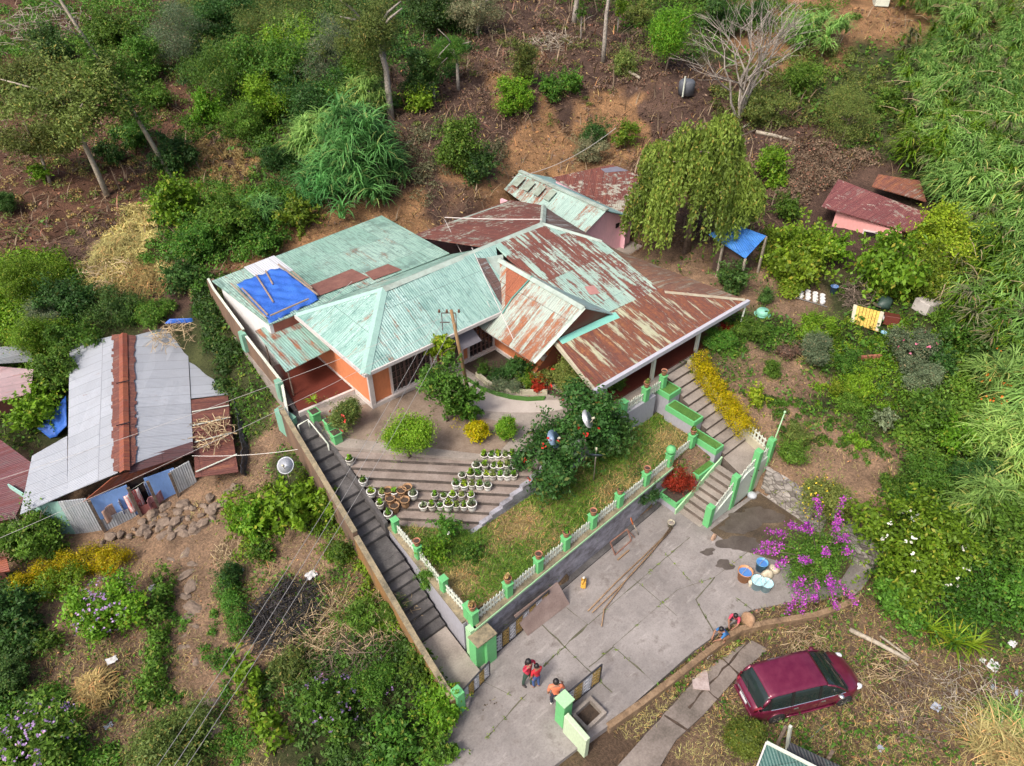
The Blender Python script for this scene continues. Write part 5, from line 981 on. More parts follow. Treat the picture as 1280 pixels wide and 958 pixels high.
def willow(label,cx,cy,w,asp,trunk):
    t0 = time_ = None; rng = np.random.default_rng(5); off = trunk+2
    for _ in range(4): p = hit(cx,cy,off); r = w*mpp(p)/2; off = trunk+r*asp
    g = Vector((p.x,p.y,p.z-off)); t = thing('weeping_tree',label,'tree',g); parts = []; H_ = off+r*asp; ns = 1750
    lob = []
    for i in range(24): a_ = i*2.4; q_ = math.sqrt((i+.5)/24); lob.append((np.array([math.cos(a_)*q_*.78*r,math.sin(a_)*q_*.78*r,(.42-.62*q_*q_+rng.normal()*.20)*r]), rng.uniform(.15,.27)*r))
    k = rng.integers(0,len(lob),ns); d = unit(rng.normal(size=(ns,3))+np.array([0,0,.5])); S = np.array([lob[i][0] for i in k])+d*np.array([lob[i][1] for i in k])[:,None]; S[:,2] = S[:,2]*asp+H_-r*asp*.78
    Ls = np.minimum(rng.uniform(.75,1.1,ns)*rng.uniform(.9,3.0,len(lob))[k]*(.75+.5*np.hypot(S[:,0],S[:,1])/r),S[:,2]-.5); keep = Ls > .3; S, Ls, k = S[keep], Ls[keep], k[keep]; nl = 26
    tt = np.linspace(0,1,nl); out = unit(S*np.array([1,1,0]))*.25; P = S[:,None,:]+out[:,None,:]*np.sqrt(tt)[None,:,None]*(.8+.6*rng.random((len(S),1,1))); P[:,:,2] -= Ls[:,None]*tt[None,:]; P = P.reshape(-1,3)+rng.normal(size=(len(S)*nl,3))*.05
    n = len(P); N = unit(rng.normal(size=(n,3))+np.array([0,0,.2])); U = unit(rng.normal(size=(n,3))*.45+np.array([0,0,-1.])); Sx = unit(np.cross(N,U)); L = .24*rng.uniform(.7,1.3,n)[:,None]; W = .055
    V = np.stack([P,P+U*L*.4+Sx*W,P+U*L,P+U*L*.4-Sx*W],1).reshape(-1,3); tone = np.repeat(np.clip(.6*rng.random(len(lob))[k]+.3*rng.random(len(S)),0,1),nl)
    meshobj('crown',mesh_np('crown_weeping',V,np.arange(4*n).reshape(n,4),np.clip(tone+.15*rng.random(n),0,1),LEAF['willow']),t)
    m = MB(); rnd = random.Random(3)
    for i in range(3):
        e = g+Vector((rnd.uniform(-.8,.8),rnd.uniform(-.8,.8),H_*.72)); m.tube([g+Vector((rnd.uniform(-.2,.2),0,-.3)),g.lerp(e,.5)+Vector((rnd.uniform(-.3,.3),0,0)),e],[.2,.15,.09],8)
        for j in range(5): a = rnd.uniform(0,6.28); s_ = g.lerp(e,rnd.uniform(.5,1)); q = s_+Vector((math.cos(a),math.sin(a),.55))*r*rnd.uniform(.4,.75); m.tube([s_,s_.lerp(q,.5)+Vector((0,0,.3)),q],[.08,.06,.03],5)
    m.build('trunk',BARK,t,True); return t
def hedge(name,label,pts,wm,hm,leaf,kind='small',z=None,cat='hedge',flower=None,nfl=60,dens=1,group=None,zs=None):
    """clipped or rambling row: leaves through a long low volume that follows the pixels pts"""
    rng = np.random.default_rng(len(pts)*7+int(pts[0][0])); Q = [hit(x,y,0,(zs[i] if zs else z)) for i,(x,y) in enumerate(pts)]; t = thing(name,label,cat,Q[0],group); parts = []
    lf = LEAFSZ[kind]; Ltot = sum((Q[i+1]-Q[i]).length for i in range(len(Q)-1)); n = int(dens*1.6*Ltot*(wm+2*hm)/(lf*lf*.25)); n = min(n,26000); w_ = np.array([(Q[i+1]-Q[i]).length for i in range(len(Q)-1)]); nc = max(6,n//12); s = rng.choice(len(w_),nc,p=w_/w_.sum()); u = rng.random(nc)
    A0 = np.array([list(q) for q in Q]); c = A0[s]*(1-u[:,None])+A0[s+1]*u[:,None]; th = rng.uniform(-.1*PI,1.1*PI,nc); cross = np.stack([np.cos(th),np.zeros(nc),np.sin(th)],1); d = unit(A0[s+1]-A0[s]); sd = unit(np.stack([-d[:,1],d[:,0],np.zeros(nc)],1)); lump = 1+.22*np.sin(u*9+s*2.1)+.12*rng.normal(size=nc)
    rad = np.clip(1-np.abs(rng.normal(0,.2,nc)),.2,1); c = c+sd*(np.cos(th)*wm*.5*rad*lump)[:,None]+np.array([0,0,1.])*(np.clip(np.sin(th),0,1)*hm*rad*lump)[:,None]; nrm = unit(sd*np.cos(th)[:,None]+np.array([0,0,1.])*np.sin(th)[:,None])
    j = rng.integers(0,nc,n); P = c[j]+rng.normal(size=(n,3))*.09; N = unit(nrm[j]+rng.normal(size=(n,3))*.7); sz = lf*rng.uniform(.7,1.3,n); V,F = leafquads(P,N,sz,sz*.5,.15,rng); tone = rng.random(nc)
    meshobj('foliage',mesh_np('hedge_foliage',V-np.array(list(Q[0])),F,np.clip(.5*tone[j]+.5*rng.random(n),0,1),LEAF[leaf]),t)
    if flower:
        k = rng.integers(0,nc,nfl); P = c[k]+nrm[k]*.05; V,F = leafquads(np.repeat(P,4,0)+rng.normal(size=(nfl*4,3))*.03,unit(rng.normal(size=(nfl*4,3))+np.array([0,0,1.])),.09,.08,0,rng); meshobj('blossom',mesh_np('blossom',V-np.array(list(Q[0])),F,rng.random(nfl*4),FLOWER[flower]),t)
    return t
def strap_plant(label,cx,cy,r,leaf='lime',n=26,z=None,name='strap_leaf_plant',group=None,seed=2,W=.07,bend=1.3):
    rng = np.random.default_rng(seed); g = hit(cx,cy,0,z); b = np.zeros((n,3)); V,F = blades(rng,b,rng.uniform(0,6.28,n),r*rng.uniform(.8,1.25,n),W,4,bend,rng.uniform(.15,.8,n)); o = meshobj(name,mesh_np(name,V,F,np.repeat(rng.random(n),4),LEAF[leaf])); o.location = g; return tag(o,label,'plant',group)
# ---------------------------------------------------------------- everything that grows, place by place
P = plant
# hillside, upper left
twigs('grey leafless thicket tangled in the far upper left corner',45,35,130,'thicket','thicket',420,TWIG,2.2,11,.02)
P('airy_tree','tree','broad olive airy tree with slanted bare trunk on the brown slope',92,128,165,.72,'airy','olive',3.4,bark=TWIG)
P('airy_tree','tree','low olive spreading tree at the left edge, below the broad airy one',40,175,100,.6,'airy','olive',1.6,bark=TWIG)
def slender():
    p = hit(222,233); H_ = 15.5; top = p+Vector((-3.9,2.2,H_)); t = thing('slender_tree','tall slender tree with pale leaning trunk reaching the upper left frame','tree',p); m = MB(); m.tube([p-Vector((0,0,.2)),p.lerp(top,.33)+Vector((.15,0,0)),p.lerp(top,.66),top],[.17,.14,.10,.05],8)
    for s,e in ((.72,(-1.6,.5,1.5)),(.78,(1.9,1.1,1.2)),(.62,(-1.2,-.6,1.0))): q = p.lerp(top,s); m.tube([q,q+Vector(e)*.6,q+Vector(e)],[.06,.045,.02],5)
    m.build('trunk',TWIG,t,True); rng = np.random.default_rng(3); lob = [(np.array(list((top-p)*s))+rng.normal(size=3)*.25,np.array([1.0,1.0,.85])*k) for s,k in ((.30,.75),(.36,.95),(.42,1.05),(.48,1.1),(.54,1.0),(.60,.85),(.95,.7))]
    V,F,R = lobes_crown(rng,5200,lob,.20,.35,.28,.3,0); meshobj('crown',mesh_np('crown_slender',V,F,R,LEAF['mid']),t)
slender()
for a in [
 ('shrub','shrub','bright green shrub near the upper left corner beneath the slender tree',135,40,70,.8,'broad','mid'),
 ('shrub','shrub','dark green shrub between grey thicket and broad airy tree',70,58,60,.7,'broad','dark'),
 ('shrub','shrub','silvery grey-green shrub above the round bare earth patch',215,48,85,.85,'small','grey'),
 ('shrub','shrub','olive shrub spread beneath the grey thicket at left',25,95,90,.6,'airy','olive'),
 ('shrub','shrub','mid-green shrub right of the broad airy tree crown',168,165,52,.8,'broad','mid'),
 ('shrub','shrub','leafy shrub above the round bare earth patch, left side',175,80,62,.8,'broad','mid'),
 ('shrub','shrub','bright shrub under the drooping shrub by bare earth',262,135,52,.7,'broad','bright'),
 ('shrub','shrub','green shrub at right rim of round bare earth patch',308,150,58,.8,'fine','mid'),
 ('shrub','shrub','bright green shrub topping the dense thicket centre',375,55,74,.8,'broad','bright'),
 ('shrub','shrub','tall green shrub left of the pale-trunked tree',448,85,60,1.2,'broad','mid'),
 ('shrub','shrub','dark bush filling the gap left of the round bare earth patch',188,120,46,.8,'broad','mid'),
 ('shrub','shrub','leafy green bush between drooping shrub and the tallest reeds',330,130,64,.8,'broad','bright'),
 ('shrub','shrub','rough green bush at the right side of the dense thicket',430,120,60,.9,'broad','mid'),
 ('shrub','shrub','small rounded bush on the bare slope below the twin trunk',690,110,34,.8,'broad','mid'),
 ('shrub','shrub','scruffy olive bush on the bare slope right of thin sapling',785,75,44,.8,'airy','olive'),
 ('shrub','shrub','deep green shrub at top edge left of the flowering mass',275,22,90,.75,'broad','dark'),
 ('shrub','shrub','feathery drooping green shrub overhanging the round bare earth patch',285,98,110,.7,'fine','mid'),
 ('shrub','shrub','tall mid-green bush at the top edge, left of centre',345,28,90,.8,'fine','olive'),
 ('shrub','shrub','leafy green bush in the dense thicket, right of the drooping shrub',345,82,95,.9,'broad','mid'),
 ('shrub','shrub','grey-green bush dotted with tiny white blooms in the dense thicket',405,70,100,1.0,'small','grey'),
 ('shrub','shrub','dark green bush under the white-dotted bush in the dense thicket',395,125,90,.8,'broad','dark'),
 ('shrub','shrub','small dark round bush below the dense thicket, above bright leafy shrubs',343,200,42,.85,'small','dark'),
 ('shrub','shrub','bright leafy bush topping the bank left of boundary wall',285,268,80,.8,'broad','mid'),
 ('shrub','shrub','yellow-green young leafy bush left of the bank shrubs',218,252,58,1.1,'big','bright'),
 ('shrub','shrub','dark leafy bush under the slender tree trunk',215,195,60,.9,'broad','dark'),
 ('shrub','shrub','small yellowish bush hanging over the back roof edge',372,270,52,.8,'big','vine'),
 ('shrub','shrub','green bush low on the bank beside the boundary wall top',330,300,48,.8,'broad','mid'),
 ('shrub','shrub','leafy bush between slender tree foot and the boundary wall',248,300,62,.9,'broad','mid'),
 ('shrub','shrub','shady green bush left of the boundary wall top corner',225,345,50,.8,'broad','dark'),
 ('shrub','shrub','tiny round dark bush on the brown slope at left edge',8,254,32,.9,'small','dark'),
 ('shrub','shrub','tiny bright bush beneath the low olive spreading tree',52,216,26,1.0,'broad','bright'),
 ('shrub','shrub','small dark bush beside the broad airy tree trunk',138,192,36,.7,'broad','dark'),
 ('shrub','shrub','big mounded green bush at left edge above pink roof',35,345,85,.75,'fine','bright'),
 ('shrub','shrub','dark green bush right of the big mounded left-edge bush',80,372,70,.8,'broad','dark'),
 ('shrub','shrub','grey-green bush above the faded pink roof',52,395,55,.8,'small','grey'),
 ('shrub','shrub','yellow-green bush overhanging the faded pink roof',48,425,70,.8,'fine','bright'),
 ('shrub','shrub','green bush against the upper left corner of the tin shed',92,425,62,.9,'broad','mid'),
 ('shrub','shrub','leafy bush beside the blue sheet left of tin shed',72,470,62,1.0,'broad','mid'),
 ('shrub','shrub','bright large-leaved bush between the pink roof and maroon roof',45,512,66,.75,'big','bright'),
 ('shrub','shrub','feathery dark green bush behind the tin shed ridge',140,388,70,.7,'fine','dark'),
 ('shrub','shrub','dark tangled bush at the upper right corner of tin shed',190,392,50,.7,'fine','mid'),
 ('shrub','shrub','dense dark bush at left edge below the tin shed corner',30,672,80,.95,'broad','mid'),
 ('shrub','shrub','dark blue-green bush at left edge beside the yellow hedge',18,770,62,1.0,'broad','dark'),
 ('shrub','shrub','dark leafy bush at left edge, lower of two beside dirt clearing',10,842,50,1.0,'small','dark'),
 ('shrub','shrub','bushy green plant amid bare dirt below the yellow hedge',62,800,30,.8,'broad','mid'),
 ]: P(*a)
P('reed_like_shrub','shrub','pale green feathery shrub hanging under the thicket beside tall reeds',300,180,10,.8) if False else None
reed_clump('low drooping reed clump at the right edge of tall reed group',474,212,62,2.6,'reedblue',26,smax=1.5,seed=31,group='reed clumps behind the back roof')
reed_clump('middle-height reed clump nearest the teal back roof',418,222,84,2.6,'reedblue',40,smax=1.6,seed=32,group='reed clumps behind the back roof')
reed_clump('tallest blue-green reed clump behind the teal back roof',440,178,104,5.0,'reedblue',66,smax=1.9,seed=2,group='reed clumps behind the back roof')
reed_clump('smaller reed clump overhanging the rust roof edge, right of the tallest',392,165,62,3.0,'reed',36,smax=1.6,seed=3,group='reed clumps behind the back roof')
reed_clump('short reed clump on the bank left of the yellowish bush',318,262,46,1.8,'reedblue',24,seed=4,smax=1.0)
reed_clump('upright pale reed clump beside the pale-trunked tree',452,118,60,3.4,'reed',34,seed=5)
reed_clump('drooping reed clump inside the dense thicket at upper left',360,40,60,3.2,'reed',30,seed=15)
# hillside, upper middle
def trunk_tree(label,foot,crown,w,asp,leaf,kind='airy',r=.2,bark=BARKGREY,name='tree'):
    g = hit(*foot); t = thing(name,label,'tree',g); s = mpp(g); H_ = 4
    lo, hi = 1.0, 26.0                                            # height at which the crown sits, from where it shows
    def row(h):
        d = Vector((g.x,g.y,g.z+h))-Vector((0,0,CAMH)); f = (d.x*FX+d.y*FY)*_cp-d.z*_sp; v = -(d.x*FX+d.y*FY)*_sp-d.z*_cp; return 479+FPX*v/f
    for _ in range(40):
        H_ = (lo+hi)/2
        if row(H_) > crown[1]: lo = H_
        else: hi = H_
    dx = (crown[0]-foot[0])*s; c = Vector((dx*RX,dx*RY,H_)); rr = w*s/2; me,cls,ac = crown_mesh(kind,rr,asp,1); o = meshobj('crown',me,t,c); k = rr/cls; o.scale = (k,k,k*asp/ac); setmat(o,LEAF[leaf])
    stem_mb(g,g+c+Vector((0,0,rr*asp*.2)),r,int(foot[0]),5).build('trunk',bark,t,True); return t
trunk_tree('pale-trunked tree with tall thin olive crown, right of dense thicket',(489,150),(478,40),95,1.1,'olive','airy',.24)
trunk_tree('dark round-crowned tree, right of two joined dark crowns',(573,112),(572,62),48,1.0,'mid','conifer',.13)
trunk_tree('dark round-crowned tree, left of two joined dark crowns',(543,128),(542,78),46,1.05,'mid','conifer',.12)
trunk_tree('grey-leaved tree with short trunk at the top edge centre',(597,46),(600,8),80,.6,'olive2','airy',.16)
trunk_tree('bare pale twin trunk cut by the top edge near centre',(717,32),(722,-40),60,.8,'olive','airy',.22)
trunk_tree('single straight grey trunk cut by the top edge, centre right',(754,78),(757,-30),60,.8,'olive','airy',.17)
trunk_tree('thin sapling with small tuft between the two top edge trunks',(726,52),(725,16),16,1.0,'mid','airy',.05)
trunk_tree('thin yellow-green sapling right of the single straight grey trunk',(772,40),(774,8),26,1.0,'bright','airy',.05)
for a in [
 ('shrub','shrub','dark evergreen bush below the two joined dark crowns',530,100,52,1.2,'broad','dark'),
 ('shrub','shrub','bright-tipped bush low under the two joined dark crowns',525,125,38,.8,'broad','bright'),
 ('shrub','shrub','black-green bush at top edge left of the grey-leaved tree',545,14,75,.7,'broad','dark'),
 ('shrub','shrub','dark green bush at the top edge beside the pale-trunked tree',440,22,70,.8,'broad','dark'),
 ('shrub','shrub','thin yellowish tall shrub on the bare slope at centre',655,78,50,1.4,'airy','olive'),
 ('shrub','shrub','leafy green bush beneath the thin yellowish shrub, centre slope',645,120,46,1.0,'broad','bright'),
 ('shrub','shrub','small dark bush right of the centre slope bushes',712,103,32,.9,'broad','mid'),
 ('shrub','shrub','tall leafy green bush on slope above the red-rust roof, left',572,185,58,1.2,'broad','mid'),
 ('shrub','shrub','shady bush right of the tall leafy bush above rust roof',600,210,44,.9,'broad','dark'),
 ('shrub','shrub','dark scrub on the orange cliff face, left of willow',745,165,42,1.0,'airy','dark'),
 ('shrub','shrub','yellow-flecked scrub on the cliff just left of willow top',782,170,40,.8,'airy','vine'),
 ('shrub','shrub','brown-green scrub at the cliff foot behind the shed roof',735,190,54,.55,'airy','olive2'),
 ('shrub','shrub','dense green bush along top edge right of round tree',905,20,60,.7,'broad','dark'),
 ('shrub','shrub','dark mounded bush on the top edge above bare tree',948,18,46,.8,'small','dark'),
 ('shrub','shrub','olive scrub along the top edge left of the round tree',800,18,40,.7,'airy','olive'),
 ('shrub','shrub','small green bush at the bare tree right side',1000,100,60,.7,'airy','mid'),
 ('shrub','shrub','olive-green small tree on slope left of tall reeds',1062,145,92,.78,'small','olive'),
 ('shrub','shrub','bright bush below the olive small tree, by reed edge',1108,128,34,1.0,'broad','mid'),
 ('shrub','shrub','airy scrub in front of the bare tree trunk foot',950,130,70,.6,'airy','olive'),
 ('shrub','shrub','yellow-green sprouting bush on right side of the willow',967,210,40,1.2,'broad','bright'),
 ('shrub','shrub','low weedy bush between willow and pink house roof',985,262,40,.7,'broad','mid'),
 ]: P(*a)
P('round_tree','tree','dense round bright green tree at the top edge right of centre',838,42,74,1.15,'clip','bright',.5)
willow('large weeping tree with yellow-green hanging branches behind the porch',872,226,176,1.0,.5)
bare_tree('bare_tree','leafless pale branching tree on the slope behind the willow',(924),(150),9.5,4,BARKGREY,.50,7,4)
# dark tank-like bin by the fence
reed_clump('pale green reed tuft at the top edge, right of centre path',1030,38,80,2.6,'reed',40,seed=8,smax=1.5)
reed_clump('small reed tuft right of the top path, beside pale sand',1000,30,40,2.2,'reed',18,seed=9)
# front garden of the house
P('mango_tree','tree','bright green mango-like tree crown overhanging the pot terrace',507,538,78,.9,'clip','bright',.35,TZ)
P('mango_tree','tree','taller leafy tree in front of the barred window',556,482,56,1.45,'broad','mid',.8,TZ)
P('leafy_shrub','shrub','yellow-green leafy top beside the wooden pole, above taller tree',553,436,26,1.2,'big','lime',1.7,TZ)
P('leafy_shrub','shrub','dark green leafy bush right of the taller window tree',582,505,40,1.2,'big','mid',0,TZ)
P('round_bush','bush','round clipped bright yellow bush on the upper pot terrace',596,539,42,.8,'clip','yellow',0,TZ)
P('upright_bush','bush','upright fresh green bush right of the yellow bush',632,535,36,1.15,'clip','bright',0,TZ)
P('hibiscus','bush','large dark hibiscus with red blooms under the porch corner',730,528,92,1.0,'broad','dark',0,2.2,None,'red',9,fsize=.16)
P('hibiscus','bush','dark hibiscus with red blooms at the pot terrace edge',690,572,96,.8,'broad','dark',0,2.0,None,'red',10,fsize=.16)
P('hibiscus','bush','dark hibiscus filling behind the two satellite dishes',762,548,64,.95,'broad','dark',0,1.8,None,'red',4,fsize=.2)
P('hibiscus','bush','brownish hibiscus under the left corner of porch roof',712,474,56,.9,'small','olive',0,TZ,None,'red',6,fsize=.16)
for a in [
 ('bed_plant','plant','dark green plant in the curved flower bed near the wall',620,470,26,.7,'small','dark',0,TZ),
 ('bed_plant','plant','low grey-green plant row in the curved flower bed',640,484,30,.5,'small','grey',0,TZ),
 ('bed_plant','plant','bright green plant at the curved flower bed end',658,476,26,.8,'small','bright',0,TZ),
 ('bed_plant','plant','dull leafy plant at right end of the flower bed',684,470,30,.8,'broad','olive',0,TZ),
 ('bed_plant','plant','low dark leafy plant by the pink doorstep bed corner',604,462,22,.7,'small','mid',0,TZ),
 ('bed_plant','plant','dark clump in the middle of curved flower bed',634,466,30,.6,'small','dark',0,TZ),
 ('bed_plant','plant','purple-grey clump lining the curved bed kerb',622,482,26,.5,'small','grey',0,TZ),
 ('bed_plant','plant','broad dark shrub under the gable eave of bed',650,462,34,.7,'broad','dark',0,TZ),
 ('bed_plant','plant','orange-leaved plant where the bed meets hibiscus',672,482,26,.7,'small','redbush',0,TZ),
 ('vine','plant','dark trailing vine hanging down the courtyard wall beside stairs',800,610,44,.9,'small','dark',0,.6),
 ('red_bush','bush','fountain-shaped red and orange bush by the stair foot',848,597,46,.95,'pin','redbush',0,.5),
 ('porch_plant','plant','small shrub behind the short porch picket fence, left',768,480,28,.9,'small','mid',0,TZ),
 ('porch_plant','plant','plant with red leaves beside the porch post',905,412,18,.9,'small','redbush',0,TZ),
 ('rose_shrub','shrub','straggly climbing rose spilling over left stairs from the fence',535,720,26,1.3,'small','mid',0,1.2),
 ('rose_shrub','shrub','tall straggly rose bush inside the lawn corner',560,660,36,1.1,'airy','mid',0,1.8,None,'white',4),
 ('weed_clump','plant','weedy green clump at the left end of the lawn',545,690,34,.7,'airy','bright',0,1.8),
 ('weed_clump','plant','weedy tuft on the lawn beneath the pot terrace corner',590,690,36,.5,'airy','mid',0,1.8),
 ]: P(*a)
P('potted_shrub','shrub','round flowering shrub growing in the green planters at stair head',428,522,46,.95,'small','olive',.15,TZ,None,'red',6)
hedge('yellow_hedge','bright yellow-green hedge along the right staircase',[(872,455),(884,478),(902,502),(920,525),(934,545)],.95,.75,'yellow','small',None,'hedge',zs=[3.2,2.95,2.65,2.4,2.2])
# right garden
for a in [
 ('vine_mound','vines','tall mound of creepers between the blue hut and pink house',1000,312,78,.9,'big','vine'),
 ('vine_mound','vines','creeper mound under the pink house left corner',1034,312,56,.8,'big','bright'),
 ('vine_mound','vines','lower creeper mound behind the white litter row',1002,338,62,.7,'big','vine'),
 ('vine_mound','vines','yellowish creeper mass in front of the pink house',1112,338,95,.7,'big','vine'),
 ('vine_mound','vines','yellow-orange creeper mass right of the pink house',1175,305,90,.8,'broad','lime'),
 ('vine_mound','vines','creeper mound above the grey block at right',1160,345,90,.65,'broad','vine'),
 ('shrub','shrub','dark bush beside the path between porch corner and hut',960,370,26,.8,'small','dark'),
 ('shrub','shrub','dark green bush at the foot of blue roofed hut',918,348,44,.9,'broad','dark'),
 ('shrub','shrub','bright feathery bush in the upper right garden',1022,408,50,.8,'fine','bright'),
 ('shrub','shrub','grey-leaved small tree in the upper right garden',1018,440,42,1.0,'small','grey'),
 ('shrub','shrub','rusty brown low bush near the pale spiky plant',985,440,30,.6,'small','brown'),
 ('shrub','shrub','weedy green bush by the porch post',940,412,44,.6,'small','mid'),
 ('shrub','shrub','low green bush at the yellow hedge top end',900,425,40,.5,'small','mid'),
 ('shrub','shrub','dark green shrub with yellow flower in the right garden',968,458,24,1.1,'small','mid'),
 ('shrub','shrub','round lime bush right of the yellow hedge',946,497,28,.85,'broad','lime'),
 ('shrub','shrub','blue-green weedy shrub at garden centre right',1060,455,36,1.0,'fine','mid'),
 ('shrub','shrub','leafy grass-like bush at garden centre right',1075,480,44,.7,'fine','bright'),
 ('shrub','shrub','lime clump in the right garden, left of weedy shrub',1045,487,24,.8,'fine','lime'),
 ('shrub','shrub','low bushy clump with a white bloom in right garden',1062,505,34,.6,'small','mid'),
 ('shrub','shrub','young papaya-like plant in the bare right garden plot',1107,525,22,.9,'big','grey'),
 ('shrub','shrub','small green bush in the bare right garden plot',1072,552,18,.8,'broad','bright'),
 ('shrub','shrub','dark leafy bush by the stone wall and landing fence',988,565,40,.8,'small','mid'),
 ('shrub','shrub','dark bush clinging to the stone wall below fence',1000,545,34,.7,'small','olive'),
 ('shrub','shrub','blue-green bush among weeds at the top of bare plot',1150,475,46,1.0,'small','grey'),
 ('shrub','shrub','deep green bush right of the blossoming garden shrub',1172,450,40,1.1,'broad','dark'),
 ('shrub','shrub','leafy green bush at the right side of bare plot',1160,520,58,1.0,'broad','mid'),
 ('shrub','shrub','bright rounded bush right of the bare plot',1195,545,52,.95,'broad','bright'),
 ('shrub','shrub','large green bush below the vines at right',1215,415,75,.85,'broad','mid'),
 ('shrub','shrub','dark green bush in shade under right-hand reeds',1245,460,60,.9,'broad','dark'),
 ('shrub','shrub','leafy weed bush above the white trumpet bush',1155,592,60,.8,'fine','mid'),
 ('shrub','shrub','feathery weed clump left above white trumpet bush',1120,605,36,.7,'fine','mid'),
 ('shrub','shrub','dark bush at the right edge beside white trumpet bush',1250,660,70,1.0,'broad','mid'),
 ('shrub','shrub','dark green bush at right, under the reeds with orange flowers',1215,600,70,.9,'fine','dark'),
 ('shrub','shrub','green bush at the right edge near straw pole',1275,740,50,.9,'broad','mid'),
 ]: P(*a)
P('blossom_shrub','shrub','garden shrub with pale pink blossom right of the red tile edging',1145,440,58,1.0,'small','grey',0,None,None,'pink',14,fsize=.09)
P('yellow_flower_bush','shrub','dark bush speckled with small yellow flowers by the stone wall',1025,622,66,.95,'small','olive',0,None,None,'yellow',60,fsize=.06)
P('trumpet_bush','bush','huge leafy bush with white trumpet flowers right of courtyard',1148,690,135,.78,'broad','bright',0,None,None,'white',44,fsize=.12,fup=1.2)
P('trumpet_bush','bush','leafy green lower part below the white trumpet bush',1128,748,85,.6,'broad','mid',0,None,None,'cream',14,fsize=.12)
for i,(x,y,r,l) in enumerate([(1160,790,1.2,'arching lime strap-leaf clump under the trumpet bush, left'),(1190,805,1.3,'arching lime strap-leaf clump under the trumpet bush, centre'),(1215,808,1.0,'arching strap-leaf clump under the trumpet bush, right')]): strap_plant(l,x,y,r,'lime',34,None,seed=i+2,group='strap-leaf clumps under the trumpet bush')
strap_plant('pale yellow spiky rosette plant in the upper right garden',1006,452,.75,'straw',24,None,'spiky_plant',None,7,.06,1.0)
strap_plant('spiky green rosette by the yellow clump in right garden',1168,500,.6,'lime',18,None,'spiky_plant',None,9,.06,1.0)
# purple flowering bush: long arching sprays
def bougain():
    g = at(1012,722,.0); t = thing('purple_flower_bush','green bush with long purple flower sprays above the damp yard','bush',g); rng = np.random.default_rng(4); me,cls,ac = crown_mesh('small',1.5,1.15,0); o = meshobj('foliage',me,t,(0,.1,1.45)); o.scale = (.95,.95,1.0); setmat(o,LEAF['mid'])
    parts = []; leaf = []; m = MB()
    tips = [((944,690),2.0),((952,680),2.2),((960,664),2.2),((985,655),2.6),((1020,622),4.9),((1056,620),4.5),((1048,650),4.6),((1008,655),4.2),((1060,672),3.2),((968,708),1.6),((990,735),1.2),((1000,768),.6),((1045,762),.8),((1070,755),1.2),((1062,690),2.8),((1000,700),3.0),((1030,690),3.4),((985,765),.5),((1018,752),1.6),((1038,735),2.2)]
    for (px,py),z in tips:
        e = at(px,py,z); s = g+Vector((rng.normal()*.25,rng.normal()*.25,1.2)); c = s.lerp(e,.55)+Vector((0,0,.5)); pts = [s*(1-u)**2+c*2*u*(1-u)+e*u*u for u in np.linspace(0,1,9)]; m.tube(pts,[.03-.0025*i for i in range(9)],4,cap=False)
        u = rng.uniform(.55,1,130)**.8; Q = np.array([list(s*(1-a)**2+c*2*a*(1-a)+e*a*a-g) for a in u])+rng.normal(size=(130,3))*.075; V,F = leafquads(Q,unit(rng.normal(size=(130,3))+np.array([0,0,.6])),.085,.06,0,rng); parts.append((V,F,rng.random(130)))
        u = rng.uniform(.2,.9,70); Q = np.array([list(s*(1-a)**2+c*2*a*(1-a)+e*a*a-g) for a in u])+rng.normal(size=(70,3))*.13; V,F = leafquads(Q,unit(rng.normal(size=(70,3))+np.array([0,0,.8])),.12,.06,0,rng); leaf.append((V,F,rng.random(70)))
    m.build('branches',BARK,t); V,F,R = joinm(parts); meshobj('blossom',mesh_np('blossom_spray',V,F,R,FLOWER['purple']),t); V,F,R = joinm(leaf); meshobj('spray_leaves',mesh_np('spray_leaves',V,F,R,LEAF['mid']),t)
bougain()
P('conifer_bush','bush','rounded golden-green conifer bush beside the car at the bottom',930,922,64,1.0,'clip','conifer',0,None)
